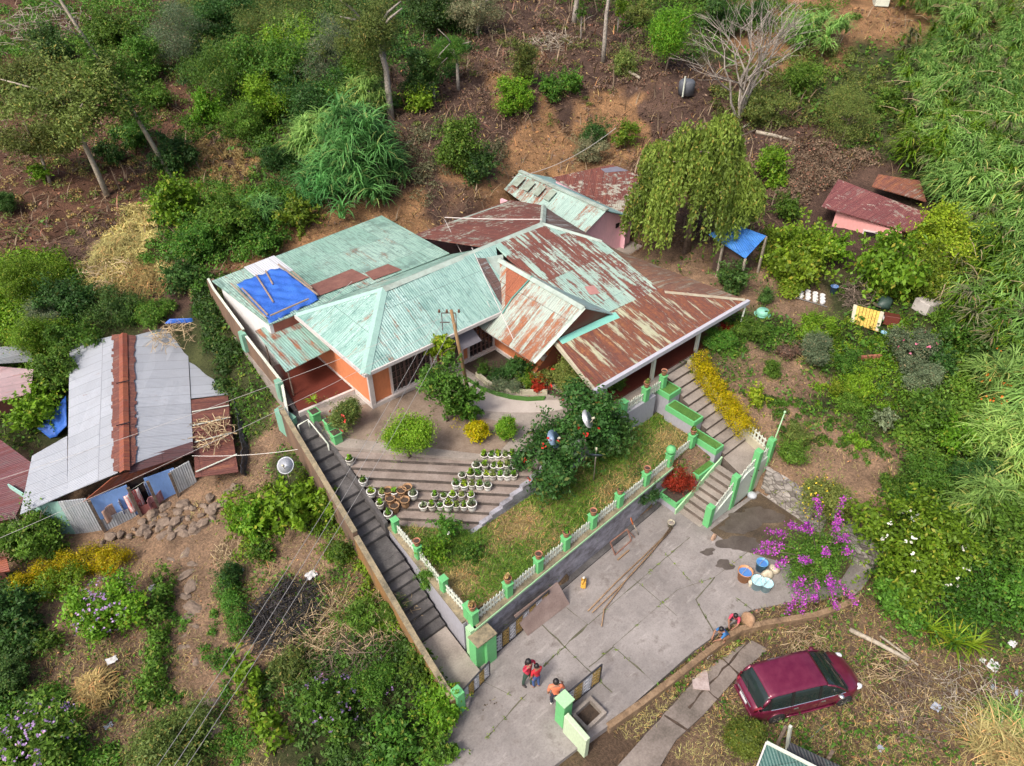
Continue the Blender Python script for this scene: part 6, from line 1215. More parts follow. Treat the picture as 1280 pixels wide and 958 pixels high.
# lower left
for a in [
 ('lilac_bush','bush','flowering bush with lilac heads beside the yellow hedge',132,758,88,.75,'broad','bright',0,None,None,'lilac',90),
 ('lilac_bush','bush','flowering bush with lilac blooms in the bottom left corner',45,925,110,.75,'broad','mid',0,None,None,'lilac',110),
 ('lilac_bush','bush','large mixed green bush with lilac flowers left of driveway thicket',415,880,90,.62,'broad','mid',0,None,None,'lilac',40),
 ('thicket_bush','bush','bright leafy bush spilling over the driveway edge, bottom',545,888,62,.75,'broad','bright'),
 ('thicket_bush','bush','dark green bush against the foot of the rusty stair wall',522,835,46,.6,'broad','mid'),
 ('thicket_bush','bush','bright green bush beside the green gate pillar, left',551,862,34,.8,'broad','bright'),
 ('thicket_bush','bush','tangled bush with lilac tips in the middle of lower thicket',470,850,62,.6,'small','mid',0,None,None,'lilac',8),
 ('thicket_bush','bush','dark bush at the bottom edge of lower thicket',490,938,84,.5,'broad','mid'),
 ('thicket_bush','bush','yellow-green bush at the bottom edge, right of lower thicket',545,938,50,.6,'broad','mid'),
 ('thicket_bush','bush','yellowish green low bush above the lower thicket',365,835,52,.6,'fine','olive'),
 ('weed_patch','bush','bright green weedy bush below the leftmost dish, left',315,650,60,.7,'broad','bright'),
 ('weed_patch','bush','bright green weedy bush below the leftmost dish, right',365,635,70,.65,'big','bright'),
 ('weed_patch','bush','grassy bush against the stair wall below the leftmost dish',412,632,34,.9,'big','bright'),
 ('weed_patch','bush','grassy clump on the slope beside stair wall middle',425,690,38,.8,'fine','mid'),
 ('weed_patch','bush','small clump with a red flower on the dirt slope',330,690,30,.7,'broad','mid',0,None,None,'red',2),
 ('weed_patch','bush','green weeds on slope right of the burnt heap',445,770,50,.6,'fine','mid'),
 ('weed_patch','bush','weedy patch hugging the rusty stair wall',490,765,36,.7,'fine','mid'),
 ('weed_patch','bush','dark round clump above the burnt heap, left',283,722,38,.9,'small','dark'),
 ]: P(*a)
hedge('yellow_hedge','low hedge turning yellow at its top, below the tin shed',[(25,742),(60,722),(100,705),(140,702),(158,712)],1.1,.8,'yellow','small',None,'hedge')
hedge('green_hedge','green hedge base running below the yellow hedge top',[(20,755),(70,732),(110,722)],1.2,.75,'bright','fine')
hedge('green_hedge','dark green hedge row left of the stone footpath',[(208,722),(203,760),(200,800),(196,850),(190,890)],.75,.75,'mid','broad')
hedge('green_hedge','green hedge row right of the stone footpath, upper part',[(282,735),(298,770),(304,800)],.8,.7,'mid','small')
hedge('green_hedge','bright big-leaved hedge row right of the stone footpath, lower part',[(303,825),(315,862),(335,905),(352,940)],.85,.85,'bright','big')
P('grass_mound','grass','yellow-green grassy mound at the bottom edge, left of the path',205,938,130,.5,'fine','olive')
def grass_heap(name,label,cx,cy,w,leaf,n,L,cat='heap',seed=3,z=None,kind=None,hm=.5,bend=1.7):
    rng = np.random.default_rng(seed); g = hit(cx,cy,0,z); r = w*mpp(g)/2; a = rng.uniform(0,6.28,n); q = np.sqrt(rng.random(n))*r; b = np.stack([np.cos(a)*q,np.sin(a)*q,hm*(1-(q/r)**2)],1); zz = (terr(g.x+b[:,0],g.y+b[:,1])-g.z) if z is None else 0; b[:,2] += zz
    V,F = blades(rng,b,rng.uniform(0,6.28,n),L*rng.uniform(.5,1.3,n),.035,3,bend,rng.uniform(.4,1.3,n)); o = meshobj(name,mesh_np(name,V,F,np.repeat(rng.random(n),3),LEAF[leaf])); o.location = g; return tag(o,label,cat,None,kind)
grass_heap('dry_grass_heap','heap of cut dry grass on the dirt clearing, lower left',118,868,52,'dry',900,.45,hm=.6)
grass_heap('dead_vine_bank','straw-coloured dead vines draped over the terrace bank',150,318,70,'straw',1500,.8,'dry vines',5,hm=.7)
grass_heap('dead_vine_bank','dead straw bracken sprawled above the tin shed',170,358,95,'dry',1500,.9,'dry vines',6,hm=.5)
grass_heap('dead_vine_bank','brown dead creepers below the slender tree',235,205,80,'dry',1000,.8,'dry vines',7,hm=.5)
twigs('pile of straw-coloured cut branches above the tin shed, left',130,352,85,'branch_pile','branches',240,STRAWWOOD,.9,5,.022)
twigs('dry bundle of pale sticks lying on the tin shed roof corner',262,540,60,'branch_pile','branches',110,STRAWWOOD,.5,6,.018,z=2.15)
twigs('loose dry sticks across the back corner of tin shed roof',215,420,60,'branch_pile','branches',90,STRAWWOOD,.5,7,.016,z=3.0)
twigs('black burnt heap of sticks and ash beside the footpath',355,765,95,'burnt_heap','heap',520,rough_mat('burnt_wood',[(.3,(.012,.012,.014)),(.7,(.05,.045,.045))],4,.95,.3),.55,8,.016)
twigs('brown dry stalks strewn round the burnt heap',390,790,110,'stalk_heap','branches',330,STRAWWOOD,.35,9,.010)
twigs('dry stalk bundle on the slope beside the weedy stair wall',455,800,60,'stalk_heap','branches',150,STRAWWOOD,.5,10,.012)
twigs('dry stalks fallen beside the weedy bush under the dish',285,690,40,'stalk_heap','branches',70,STRAWWOOD,.4,12,.012)
twigs('grey brushwood strewn on the bare slope near top centre',690,52,60,'brushwood','branches',130,TWIG,.5,13,.02)
twigs('brown fallen brush between pink house and garden sheet',1075,368,52,'brushwood','branches',140,BARK,1.0,14,.02)
twigs('dry brush piled along the outer courtyard kerb',1010,812,60,'brushwood','branches',100,STRAWWOOD,.3,16,.012)
# small papaya-like stem at the left edge
t = bare_tree('papaya_stem','thin pale forked stems with leaf tufts at left edge',42,690,4.2,21,TWIG,.25,4,1)
for i,(x,y) in enumerate(((8,535),(40,552),(38,565))): pass

twigs('dead brown stems and brushwood littering the dry ground right of the car',1165,880,120,'brushwood','branches',170,BARK,.18,31,.012,z=-.28)
twigs('pale dry stalks scattered over the ground beyond the broken log',1130,850,130,'brushwood','branches',150,STRAWWOOD,.12,32,.010,z=-.32)
twigs('grey twigs strewn on the dry ground at right below strap-leaf clumps',1225,880,110,'brushwood','branches',150,TWIG,.15,33,.010)
grass_heap('straw_grass','pale arching straw grass in the bottom right corner',1250,930,75,'straw',700,1.0,'grass',41,None,None,.2,1.4)
grass_heap('green_grass_clump','green arching grass clump in the bottom right corner',1262,905,45,'reed',300,.9,'grass',42,None,None,.2,1.4)

reed_clump('feathery reed clump with orange blooms at right edge, upper',1258,470,64,2.6,'reed',34,seed=61,smax=1.2,group='reed clumps at the right edge')
reed_clump('feathery reed clump with orange blooms at right edge, middle',1262,545,74,2.6,'reed',40,seed=62,smax=1.2,group='reed clumps at the right edge')
reed_clump('feathery reed clump at right edge above the white trumpet bush',1235,622,60,2.0,'reed',30,seed=63,smax=1.1,group='reed clumps at the right edge')

twigs('brown dead stalks showing through the lower thicket beside the drive',440,832,90,'stalk_heap','branches',200,BARK,.5,51,.014)
twigs('dry straw stalks along the slope under the rusty stair wall',480,770,80,'stalk_heap','branches',170,STRAWWOOD,.35,52,.011)
# ---------------------------------------------------------------- things standing about
ORD = ['first','second','third','fourth','fifth','sixth','seventh','eighth']
POTW = plain('pot_white',(.78,.78,.74),.5); 
def make_pot(name,label,loc,group,scale=1.0,mat=POTW,plantcol='mid',seed=0,plantkind='leafy',h=.29,r=.155):
    t = thing(name,label,'flower pot',loc,group); x,y,z = loc; m = MB()
    m.lathe((x,y,z),[(r*.72*scale,0),(r*.9*scale,h*.5*scale),(r*scale,h*scale),(r*1.08*scale,h*scale),(r*1.08*scale,h*1.12*scale),(r*.95*scale,h*1.12*scale),(r*.9*scale,h*.95*scale),(0,h*.93*scale)],12); m.build('pot',mat,t,True)
    MB().lathe((x,y,z+h*.94*scale),[(r*.9*scale,0),(r*.5*scale,.012),(0,.016)],10).build('soil',SOILM,t)
    if plantkind:
        rng = np.random.default_rng(seed); n = 46; d = unit(rng.normal(size=(n,3))+np.array([0,0,.9])); Pp = d*np.array([.13,.13,.2])*scale*rng.uniform(.4,1.1,(n,1))+np.array([0,0,h*scale+.05]); V,F = leafquads(Pp,unit(d+rng.normal(size=d.shape)*.6),.13*scale,.07*scale,.2,rng); meshobj('plant',mesh_np('pot_plant',V,F,rng.random(n),LEAF[plantcol]),t)
    return t
pp = [make_pot('flower_pot','white pot with a green seedling',(0,0,0),'white pots on the stepped terrace',1.12,POTW if i%3 else plain('pot_offwhite',(.62,.60,.54),.6),c,i,'leafy',.29-.02*(i%2),.155+.012*(i%3)) for i,c in enumerate(('bright','mid','lime','olive','bright','grey'))]
rows = [  # photo row of each line of pots, its pots left to right
 ('topmost pot row',[606,615,623,632,640],572), ('second pot row down',[596,607,617,625,634,644],585), ('third pot row down',[578,588,598,608,616,625,634,643],596),
 ('fourth pot row down',[570,580,590,600,610],609), ('fifth pot row down',[544,555,567,578,588],621), ('lowest pot row',[530,540,551,561,570,580,590],634)]
def stepz(p):
    c = p.x+p.y
    for i in range(NST):
        if c > cs[i+1]-.02: return zs[i+1]
    return 1.8
def onsteps(px,py):
    z = 2.6
    for _ in range(6): p = at(px,py,z); z = stepz(p) if p.x+p.y < cs[0] else TZ
    return at(px,py,z)
k = 0
for rn,xs_,py in rows:
    for j,px in enumerate(xs_):
        p = onsteps(px+random.uniform(-.8,.8),py+3+random.uniform(-.8,.8)); src = pp[k%6]; lab = f'white pot with green plant, {ORD[j]} from left in the {rn} on steps'
        if k < 6: src.location = p; src['label'] = lab
        else: q_ = random.uniform(.84,1.14); dup(src,p,random.uniform(0,6),(q_,q_,q_*random.uniform(.85,1.15)),lab).rotation_euler.x = random.uniform(-.07,.07)
        k += 1
for lab,px,py in [('lone white pot high on the left end of stepped terrace',438,578),('white pot on the left edge of steps, below the lone one',455,604),('white pot with sprig at left edge, above brown pots',465,618),('white pot just left of the brown coir pots',479,619),('white pot beyond the brown coir pots, back row left',494,618),('white pot at the right end behind brown coir pots',517,620),('white pot at left of lower coir pots row',476,633),('white pot nearest the left fence end pillar',486,645)]:
    dup(pp[k%6],onsteps(px,py+3),random.uniform(0,6),1.0,lab); k += 1
COIR = rough_mat('coir_pot',[(.2,(.22,.12,.06)),(.8,(.42,.26,.14))],5,.95,.5)
cp_ = [(486,617),(503,617),(510,613),(489,627),(507,629),(494,636),(500,624)]
for i,(px,py) in enumerate(cp_):
    p = onsteps(px,py+4); make_pot('coir_pot','brown coir pot among the small cluster left of the white pots',tuple(p),'brown coir pots on the steps',1.35,COIR,'brown',i,None)
# terracotta pots on the fence pillars
TP = []
for i,(x,y,z) in enumerate([(a,12.62+(a-9.07)*.048,1.86+.76) for a in FA[1:7]]): TP.append(((x,y,z),f'terracotta pot on the {ORD[i]} courtyard fence pillar after the corner'))
TP += [((9.07,12.65,2.62),'terracotta pot with straggling plant on the courtyard fence corner pillar'),((9.28,16.45,2.6),'terracotta pot on the left stair fence pillar, second from its end'),((22.9,13.32,2.66),'terracotta pot on the fence end pillar beside planters'),((24.0,16.2,TZ+.86),'terracotta pot on the right pillar of porch fence'),((22.6,16.12,TZ+.86),'terracotta pot on the middle pillar of porch fence')]
for i,(p,l) in enumerate(TP): make_pot('terracotta_pot',l,p,'terracotta pots on the fence pillars',.98,TERRA,('dry','olive','mid')[i%3],i,'x' if i%2 == 0 else None,.25,.15)
MB().lathe((21.1,13.2,2.63),[(.05,0),(.2,.06),(.24,.2),(.17,.36),(0,.42)],12).build('finial',GREEN,None,True) ; o = bpy.data.objects['finial']; tag(o,'round green ball finial on the fence pillar near red bush','finial')
# green planter boxes by the stair head
for i,(x,y,l) in enumerate([(9.75,25.35,'bright green square planter at the stair head, with pale plant'),(9.95,24.3,'bright green planter middle of three at stair head, whitened side'),(9.75,23.4,'bright green square planter nearest the pot terrace')]):
    t = thing('green_planter',l,'planter',(x,y,TZ),'green planters at the stair head'); m = MB(); m.box(x-.2,x+.2,y-.22,y+.22,TZ,TZ+.5); m.box(x-.24,x+.24,y-.26,y+.26,TZ+.502,TZ+.56); m.build('box',GREEN,t,bevel=.02); MB().box(x-.18,x+.18,y-.2,y+.2,TZ+.561,TZ+.57).build('soil',SOILM,t)
strap_plant('pale yellow leafy plant in the topmost green planter',392,502,.45,'lime',16,TZ+.5,'planter_plant',None,3,.09,1.1)
# old lamp pole with metal arms in front of the house
p0, p1 = Vector((16.55,22.3,TZ-.3)), Vector((15.95,22.55,8.0)); t = thing('utility_pole','leaning wooden utility pole before the house front','pole',p0); m = MB(); m.tube([p0,p1],[.095,.075],9); m.build('post',rough_mat('pole_wood',[(.2,(.20,.12,.055)),(.8,(.34,.215,.105))],3,.85,.3,stretch=(6,6,.6)),t,True)
m = MB(); e = p1-Vector((0,0,.15)); d = Vector((.75,-.65,0)); m.bar(e-d*.45,e+d*.2,.035); m.bar(e-d*.45,e-d*.45-Vector((0,0,.95)),.03); m.bar(e+d*.2,e+d*.2-Vector((0,0,.8)),.03); m.bar(e-d*.55-Vector((0,0,.5)),e-d*.1-Vector((0,0,.5)),.04); m.build('bracket',GRILLE,t)
for s in (-.55,-.2,.35): m = MB(); m.lathe(e+d*s+Vector((0,0,.03)),[(.05,0),(.07,.05),(.04,.1),(.06,.14),(0,.18)],8); m.build('insulator',plain('ceramic_brown',(.14,.07,.045),.3),t,True)
WIRE = plain('wire_pale',(.60,.58,.55),.5); WIREG = plain('wire_grey',(.33,.32,.31),.5)
def wire(label,p,q,sag=.3,r=.012,mat=WIREG,group='overhead wires from the pole'):
    p,q = Vector(p),Vector(q); m = MB(); m.tube([p.lerp(q,t)-Vector((0,0,sag*4*t*(1-t))) for t in np.linspace(0,1,13)],r,4,cap=False); return tag(m.build('wire',mat),label,'wire',group)
wire('wire from the pole to bottom left edge, left of three',e-d*.55,at(178,985,6.5),.5,.009); wire('wire from the pole to bottom left edge, middle of three',e-d*.2,at(200,985,6.5),.5,.009); wire('wire from the pole to bottom left edge, right of three',e+d*.35,at(212,990,6.4),.6,.009)
wire('upper of two wires running left from pole over the tin shed',e-d*.1-Vector((0,0,.1)),at(-40,612,4.6),.3,.010); wire('lower of two wires running left from pole over the tin shed',e-Vector((0,0,.5)),at(-40,690,4.0),.3,.010)
wire('pale wire crossing the red-rust back roof',at(556,272,6.1),(26.0,27.3,7.75),.05,.03,FRAMEW,'wires over the roofs'); wire('pale wire from back roof down over the orange gable',at(556,275,6.1),(19.3,23.9,6.2),.05,.016,FRAMEW,'wires over the roofs'); wire('pale wire stretched across rust patches of the back roof',at(395,392,6.1),at(440,352,6.3),.02,.014,FRAMEW,'wires over the roofs')
wire('pale wire from the gable roof edge over its front slope',at(590,310,7.6),at(642,425,5.9),.03,.02,FRAMEW,'wires over the roofs'); wire('sagging service wire from the cliff scrub to the annex',at(770,160,9),at(640,222,6.8),.6,.02,WIREG,'wires over the roofs'); wire('service wire from tin shed corner towards the brown wall',at(240,570,2.3),at(372,562,2.6),.15,.014,WIRE,'wires by the shed')
# satellite dishes
def dish(label,px,py,z,r,foot_z,direction,mat,seed=0):
    c = at(px,py,z); t = thing('satellite_dish',label,'satellite dish',(c.x,c.y,foot_z),'satellite dishes'); n = Vector(direction).normalized(); prof = [(0,.0)]+[(r*s,r*.28*s*s) for s in (.25,.5,.75,.93,1.0)]; m = MB(); m.lathe(c-n*.1,prof,26,axis=n); o = m.build('reflector',mat,t,True); s = o.modifiers.new('thickness','SOLIDIFY'); s.thickness = .02
    MB().tube([(c.x,c.y,foot_z),(c.x,c.y,c.z-.25),tuple(c-n*.12)],.03,7).build('mast',TWIG,t,True)
    f = c+n*r*.95+Vector((0,0,-r*.15)); a = c-Vector((0,0,r*.9))-n*0; m = MB(); m.tube([a+n*r*.15,f],.016,5); m.build('feed_arm',TWIG,t,True); MB().lathe(f,[(.0,0),(.05,.0),(.05,.14),(0,.14)],9,axis=-n).build('feed_horn',CREAM,t,True); return t
DG = plain('dish_grey',(.50,.53,.58),.35,.2); DB = plain('dish_blue',(.25,.36,.52),.35,.2); DD = plain('dish_dark',(.09,.12,.17),.4,.2); DW = plain('dish_white',(.66,.68,.72),.35,.2)
dish('white satellite dish with pale arm standing highest in the hibiscus',734,524,4.9,.42,TZ-.8,(.45,-.75,.62),DW)
dish('blue-grey satellite dish, left of the hibiscus dishes',692,549,4.2,.42,1.8,(.35,-.75,.7),DB)
dish('dark back-turned satellite dish low in the hibiscus by lawn',745,568,3.5,.36,1.8,(.5,.45,.75),DD)
dish('pale grey satellite dish on a rod beside the brown stair wall',357,582,3.0,.40,1.8,(-.55,-.45,.85),DG)
# gates, pillars and boards
def gatepanel(label,p,q,z0,h,parts=7,name='metal_gate'):
    t = thing(name,label,'gate',(p[0],p[1],z0)); p,q = Vector((p[0],p[1],z0)),Vector((q[0],q[1],z0)); up = Vector((0,0,1)); m = MB(); FR = plain('gate_iron',(.03,.03,.035),.5)
    for z in (.06,h): m.bar(p+up*z,q+up*z,.05)
    for u in (0,1): m.bar(p.lerp(q,u)+up*.04,p.lerp(q,u)+up*(h+.02),.05)
    m.build('frame',FR,t); d = (q-p); gold = plain('gate_gold',(.30,.20,.05),.45); sil = plain('gate_silver',(.42,.43,.46),.4)
    for i in range(parts):
        u0,u1 = (i+.12)/parts,(i+.88)/parts; m = MB(); a,b_ = p+d*u0,p+d*u1; n = Vector((-d.y,d.x,0)).normalized()*.012
        for k in range(9):                       # scrollwork: rising zigzag of small bars
            z0_,z1_ = .1+(h-.18)*k/9,.1+(h-.18)*(k+1)/9; e0,e1 = (a,b_) if k%2 else (b_,a); m.bar(e0+up*z0_,e1+up*z1_,.03,.045); m.bar(a.lerp(b_,.5)+up*z0_,(b_ if k%2 else a)+up*z1_,.02,.03)
        m.bar(a+up*.1,a+up*(h-.06),.022); m.bar(b_+up*.1,b_+up*(h-.06),.022); m.build('scroll_panel',gold if i%2 else sil,t)
    return t
gatepanel('open patterned iron gate leaf along the courtyard wall below corner',(9.55,11.95),(12.5,12.15),.02,1.15,8)
gatepanel('small patterned iron gate closing the foot of left staircase',tuple(at(580,880,.1)[:2]),tuple(at(612,845,.1)[:2]),.1,.95,5)
gatepanel('open patterned iron gate leaf hinged to the lone gate pillar',(9.92,8.6),(11.75,8.55),.05,1.15,4)
t = thing('gate_pillar','stout twin green gate pillar at the left staircase foot','pillar',(9.0,12.0,0)); m = MB(); m.box(8.62,9.02,11.95,12.36,-.1,1.55); m.build('shaft',GREEN,t,bevel=.02); m = MB(); m.box(9.022,9.5,11.8,12.3,-.1,1.62); m.build('front_block',GREEN,t,bevel=.02); MB().box(8.6,9.52,11.78,12.38,1.622,1.68).build('cap',MOSSCAP,t)
t = thing('gate_pillar','lone pale green gate pillar in front of the orange shirted person','pillar',(9.7,8.4,0)); MB().box(9.5,9.92,8.2,8.62,-.2,1.45).build('shaft',GREEN,t,bevel=.02); MB().box(9.46,9.96,8.16,8.66,1.452,1.5).build('cap',GREENPALE,t)
t = thing('meter_box_wall','pale cream-green slab leaning by the lone gate pillar','wall',(9.5,7.6,0)); m = MB(); m.box(9.55,10.5,7.62,7.78,-.3,1.1) if False else m.add([(9.42,8.12,-.3),(9.42,7.05,-.3),(9.62,7.05,-.3),(9.62,8.12,-.3),(9.42,8.12,1.12),(9.42,7.05,1.0),(9.62,7.05,1.0),(9.62,8.12,1.12)],[(3,2,1,0),(4,5,6,7),(0,1,5,4),(1,2,6,5),(2,3,7,6),(3,0,4,7)]); m.build('slab',weathered('slab_cream_green',(.47,.58,.40),(.28,.34,.22),.2,1.5,.6),t,bevel=.02)
t = thing('drain_box','open square concrete sump beside the lone gate pillar','drain',(10.4,7.8,0)); m = MB()
for a in ((10.0,11.0,7.5,7.62),(10.0,11.0,8.2,8.32),(10.0,10.12,7.62,8.2),(10.88,11.0,7.62,8.2)): m.box(*a,-.3,.28)
m.build('rim',CONC2,t); MB().box(10.1,10.9,7.6,8.22,-.3,.03).build('silt',SOILM,t)
t = thing('gate_pillar','short green pillar at the end of rusty stair wall','pillar',(7.3,11.2,0)); MB().box(7.02,7.36,11.0,11.4,-.2,1.2).build('shaft',GREEN,t,bevel=.02)
o = MB().obox(at(583,880,0),.35,.3,.35,.6,.1).build('concrete_block',CONC,None,False,.05); tag(o,'broken concrete lump by the gate of left staircase','block')
a0,a1,b0_,b1_ = at(660,795,.02),at(712,755,.02),at(643,770,1.15),at(697,728,1.15)
m = MB(); m.sheet([a0,a1,b1_,b0_],.04); tag(m.build('wooden_board',rough_mat('board_pinkish',[(.2,(.20,.14,.12)),(.8,(.34,.26,.23))],1.2,.85,.2)),'large brown board leaning against the courtyard wall','board')
t = thing('leaning_frame','rusty open frame leaning against the courtyard wall','frame',at(775,690,0)); m = MB(); fb = [at(769,694,.02),at(789,676,.02),at(784,662,.75),at(763,678,.75)]
for i in range(4): m.bar(fb[i],fb[(i+1)%4],.05)
m.bar(fb[2],at(793,672,.02),.05); m.build('bars',rough_mat('rusty_iron',[(.2,(.16,.07,.05)),(.8,(.34,.19,.14))],3,.8,.2),t)
t = thing('shovel','orange-bladed shovel leaning on the courtyard wall by the vine','shovel',at(798,670,0)); hp,ht = at(798,669,.02),at(790,651,.95); MB().tube([hp,hp.lerp(ht,.8)],.022,6).build('handle',TWIG,t,True); d = (ht-hp).normalized(); e = hp.lerp(ht,.78); m = MB(); s = Vector((d.y,-d.x,0)).normalized(); m.add([e-s*.07,e+s*.07,e+s*.13+d*.12,e+s*.11+d*.32,e+d*.42,e-s*.11+d*.32,e-s*.13+d*.12],[tuple(range(7))]); o = m.build('blade',FLOWER['orange'],t); o.modifiers.new('t','SOLIDIFY').thickness = .02
BAMB = rough_mat('bamboo_pole',[(.2,(.20,.12,.065)),(.8,(.36,.245,.14))],3,.7,.2)
for i,(pts,lab) in enumerate([([(735,764),(770,728),(805,695),(841,660)],'longest of the long bamboo poles lying in courtyard'),([(752,783),(755,762),(785,722),(838,664)],'bent bamboo pole nearest the middle of courtyard'),([(740,766),(778,730),(815,690),(839,658)],'straight bamboo pole between the other two in courtyard')]):
    tag(MB().tube([at(x,y,.06+.03*i) for x,y in pts],.026,7).build('bamboo_pole',BAMB,None,True),lab,'pole',group='bamboo poles lying in the courtyard')
tag(MB().bar(at(772,700,.06),at(786,688,.06),.06).build('plank',BAMB),'short wooden batten at the foot of courtyard wall','plank')
def bucket(label,p,r,h,mat,name='bucket',cat='bucket',inner=None):
    t = thing(name,label,cat,p); MB().lathe(p,[(r*.8,0),(r,h),(r*1.06,h),(r*1.06,h-.03),(r*.98,h-.03),(r*.78,.03),(0,.03)],16).build('pail',mat,t,True); m = MB(); p = Vector(p); m.tube([p+Vector((r*math.cos(a),.0,h-.02+r*.5*math.sin(a))) for a in np.linspace(0,PI,8)],.010,4); m.build('handle',WIREG,t)
    if inner: MB().lathe(p+Vector((0,0,h*.8)),[(r*.92,0),(0,.02)],12).build('contents',inner,t)
    return t
bucket('small cream bucket standing at the end of the bamboo poles',at(838,658,0),.16,.28,CREAM,inner=CONC2)
t = thing('jerry_can','dirty yellow jerry can lying near the courtyard wall','jerry can',at(729,732,0)); p = at(729,734,.0); m = MB(); m.obox(p+Vector((0,0,.02)),.34,.22,.36,.7,.35); m.build('body',plain('plastic_yellow',(.60,.33,.05),.5),t,bevel=.05); m = MB(); m.lathe(p+Vector((.1,.1,.38)),[(.05,0),(.05,.08),(0,.09)],10,axis=(.3,.2,.9)); m.build('cap',POTW,t); m = MB(); m.tube([p+Vector((-.12,-.05,.34)),p+Vector((-.08,-.05,.46)),p+Vector((.06,.04,.44)),p+Vector((.08,.05,.36))],.025,6); m.build('handle',MATS['plastic_yellow'],t,True)
# buckets and sacks by the purple bush
bucket('tall orange-brown barrel with a blue lid by the purple bush','x' and tuple(at(929,724,0)),.30,.55,plain('plastic_orange',(.55,.26,.12),.5),'barrel','barrel',plain('lid_blue',(.08,.22,.55),.4))
bucket('bright blue bucket at the rear of buckets near purple bush',tuple(at(950,712,.0)),.24,.50,plain('plastic_blue',(.12,.36,.62),.4),inner=MATS['lid_blue'])
bucket('pale turquoise bucket, left of two near the purple bush',tuple(at(945,734,0)),.27,.48,plain('plastic_turq',(.40,.64,.70),.4),inner=plain('cloth_turq',(.42,.66,.70),.8))
bucket('pale turquoise bucket, right of two near the purple bush',tuple(at(956,737,0)),.25,.46,MATS['plastic_turq'],inner=MATS['cloth_turq'])
SACK = rough_mat('sack_cream',[(.2,(.42,.36,.25)),(.8,(.66,.60,.48))],4,.9,.4)
for lab,px,py,r in [('cream woven sack slumped behind turquoise buckets, left',959,718,.26),('cream woven sack slumped behind turquoise buckets, right',968,712,.24),('cream sack lying in front of the blue bucket',940,728,.2)]:
    p = at(px,py,.15); tag(MB().blob(p,(r,r*.8,r*.95),int(px),.22,3).build('sack',SACK,None,True),lab,'sack',group='sacks by the buckets')
tag(MB().blob(at(935,775,.22),(.22,.34,.30),5,.2,3).build('sack',rough_mat('sack_brown',[(.2,(.27,.16,.09)),(.8,(.42,.27,.17))],5,.9,.5),None,True),'brown bulging sack beside the two crouching children','sack')
tag(MB().blob(at(893,718,.12) if False else at(892,672,.1),(.16,.1,.2),7,.2,2).build('paving_stone',rough_mat('tan_stone',[(.2,(.34,.22,.15)),(.8,(.50,.36,.26))],3,.9,.3)),'tan brick lump lying at the foot of stair balustrade','stone')
t = thing('enamel_bowl','upturned pale enamel bowl in the damp shade behind balustrade','bowl',at(940,620,0)); MB().lathe(at(940,620,.0),[(.24,0),(.2,.12),(.1,.17),(0,.18)],16).build('bowl',plain('enamel',(.45,.48,.52),.3),t,True)
tag(MB().obox(at(875,850,-.37),.85,.62,.05,.75,.08).build('concrete_tile',rough_mat('tile_pinkgrey',[(.2,(.30,.23,.21)),(.8,(.50,.42,.40))],4,.9,.3)),'square pinkish tile lying on the old concrete slab','tile')
# logs, sticks, litter
def stick(label,p,q,r,mat=TWIG,name='log',cat='log',group=None):
    a,b_ = hit(*p,r),hit(*q,r); return tag(MB().tube([a,a.lerp(b_,.5)+Vector((0,0,.04)),b_],[r,r*.95,r*.8],7).build(name,mat,None,True),label,cat,group)
stick('pale broken log lying on the dry ground beyond the car',(1062,787),(1136,825),.10); stick('short branch lying beside the pale broken log',(1100,795),(1148,832),.05)
stick('straw-coloured pole pointing in from right edge',(1240,745),(1285,754),.06,STRAWWOOD,'pole','pole'); stick('second straw pole lower at right edge',(1256,767),(1285,772),.045,STRAWWOOD,'pole','pole')
stick('pale fallen log behind the weeping tree',(945,165),(990,176),.14); stick('pale tilted dead trunk beside willow on the slope',(925,162),(962,138),.08,BARKGREY)
stick('long grey fallen branch above the back roof',(487,197),(525,168),.06); stick('sawn tan log on the bare slope, right of the straight trunk',(772,82),(800,98),.14,TWIG); stick('white earth-stained plank lying below the blossom shrub',(1128,478),(1145,490),.07,WHITEP,'plank','plank')
m = MB()
for i in range(3): m.tube([hit(1000+4*i,935+6*i,.03)]+[hit(x,y,.03) for x,y in ((1032+4*i,905+5*i),(1060+3*i,915+6*i),(1072+2*i,945))],.014,5) if i == 0 else None
tag(m.build('hose',plain('hose_green',(.10,.17,.13),.5)),'thin dark green hose curled on the dirt near car','hose')
LIT = plain('litter_white',(.55,.55,.55),.6); LITB = plain('litter_blue',(.34,.38,.47),.6)
def litter(label,px,py,sz,mat=LIT,z=None):
    sz *= .75; p = hit(px,py,.03,z); nx = 6; V = []; rnd = random.Random(px*7+py)
    for j in range(nx+1):
        for i in range(nx+1): V.append((p.x+(i/nx-.5)*sz+rnd.uniform(-.02,.02),p.y+(j/nx-.5)*sz*.8+rnd.uniform(-.02,.02),p.z+rnd.uniform(0,.12)*sz*2))
    m = MB(); m.add(V,[(j*(nx+1)+i,j*(nx+1)+i+1,(j+1)*(nx+1)+i+1,(j+1)*(nx+1)+i) for j in range(nx) for i in range(nx)]); return tag(m.build('plastic_litter',mat,None,True),label,'litter')
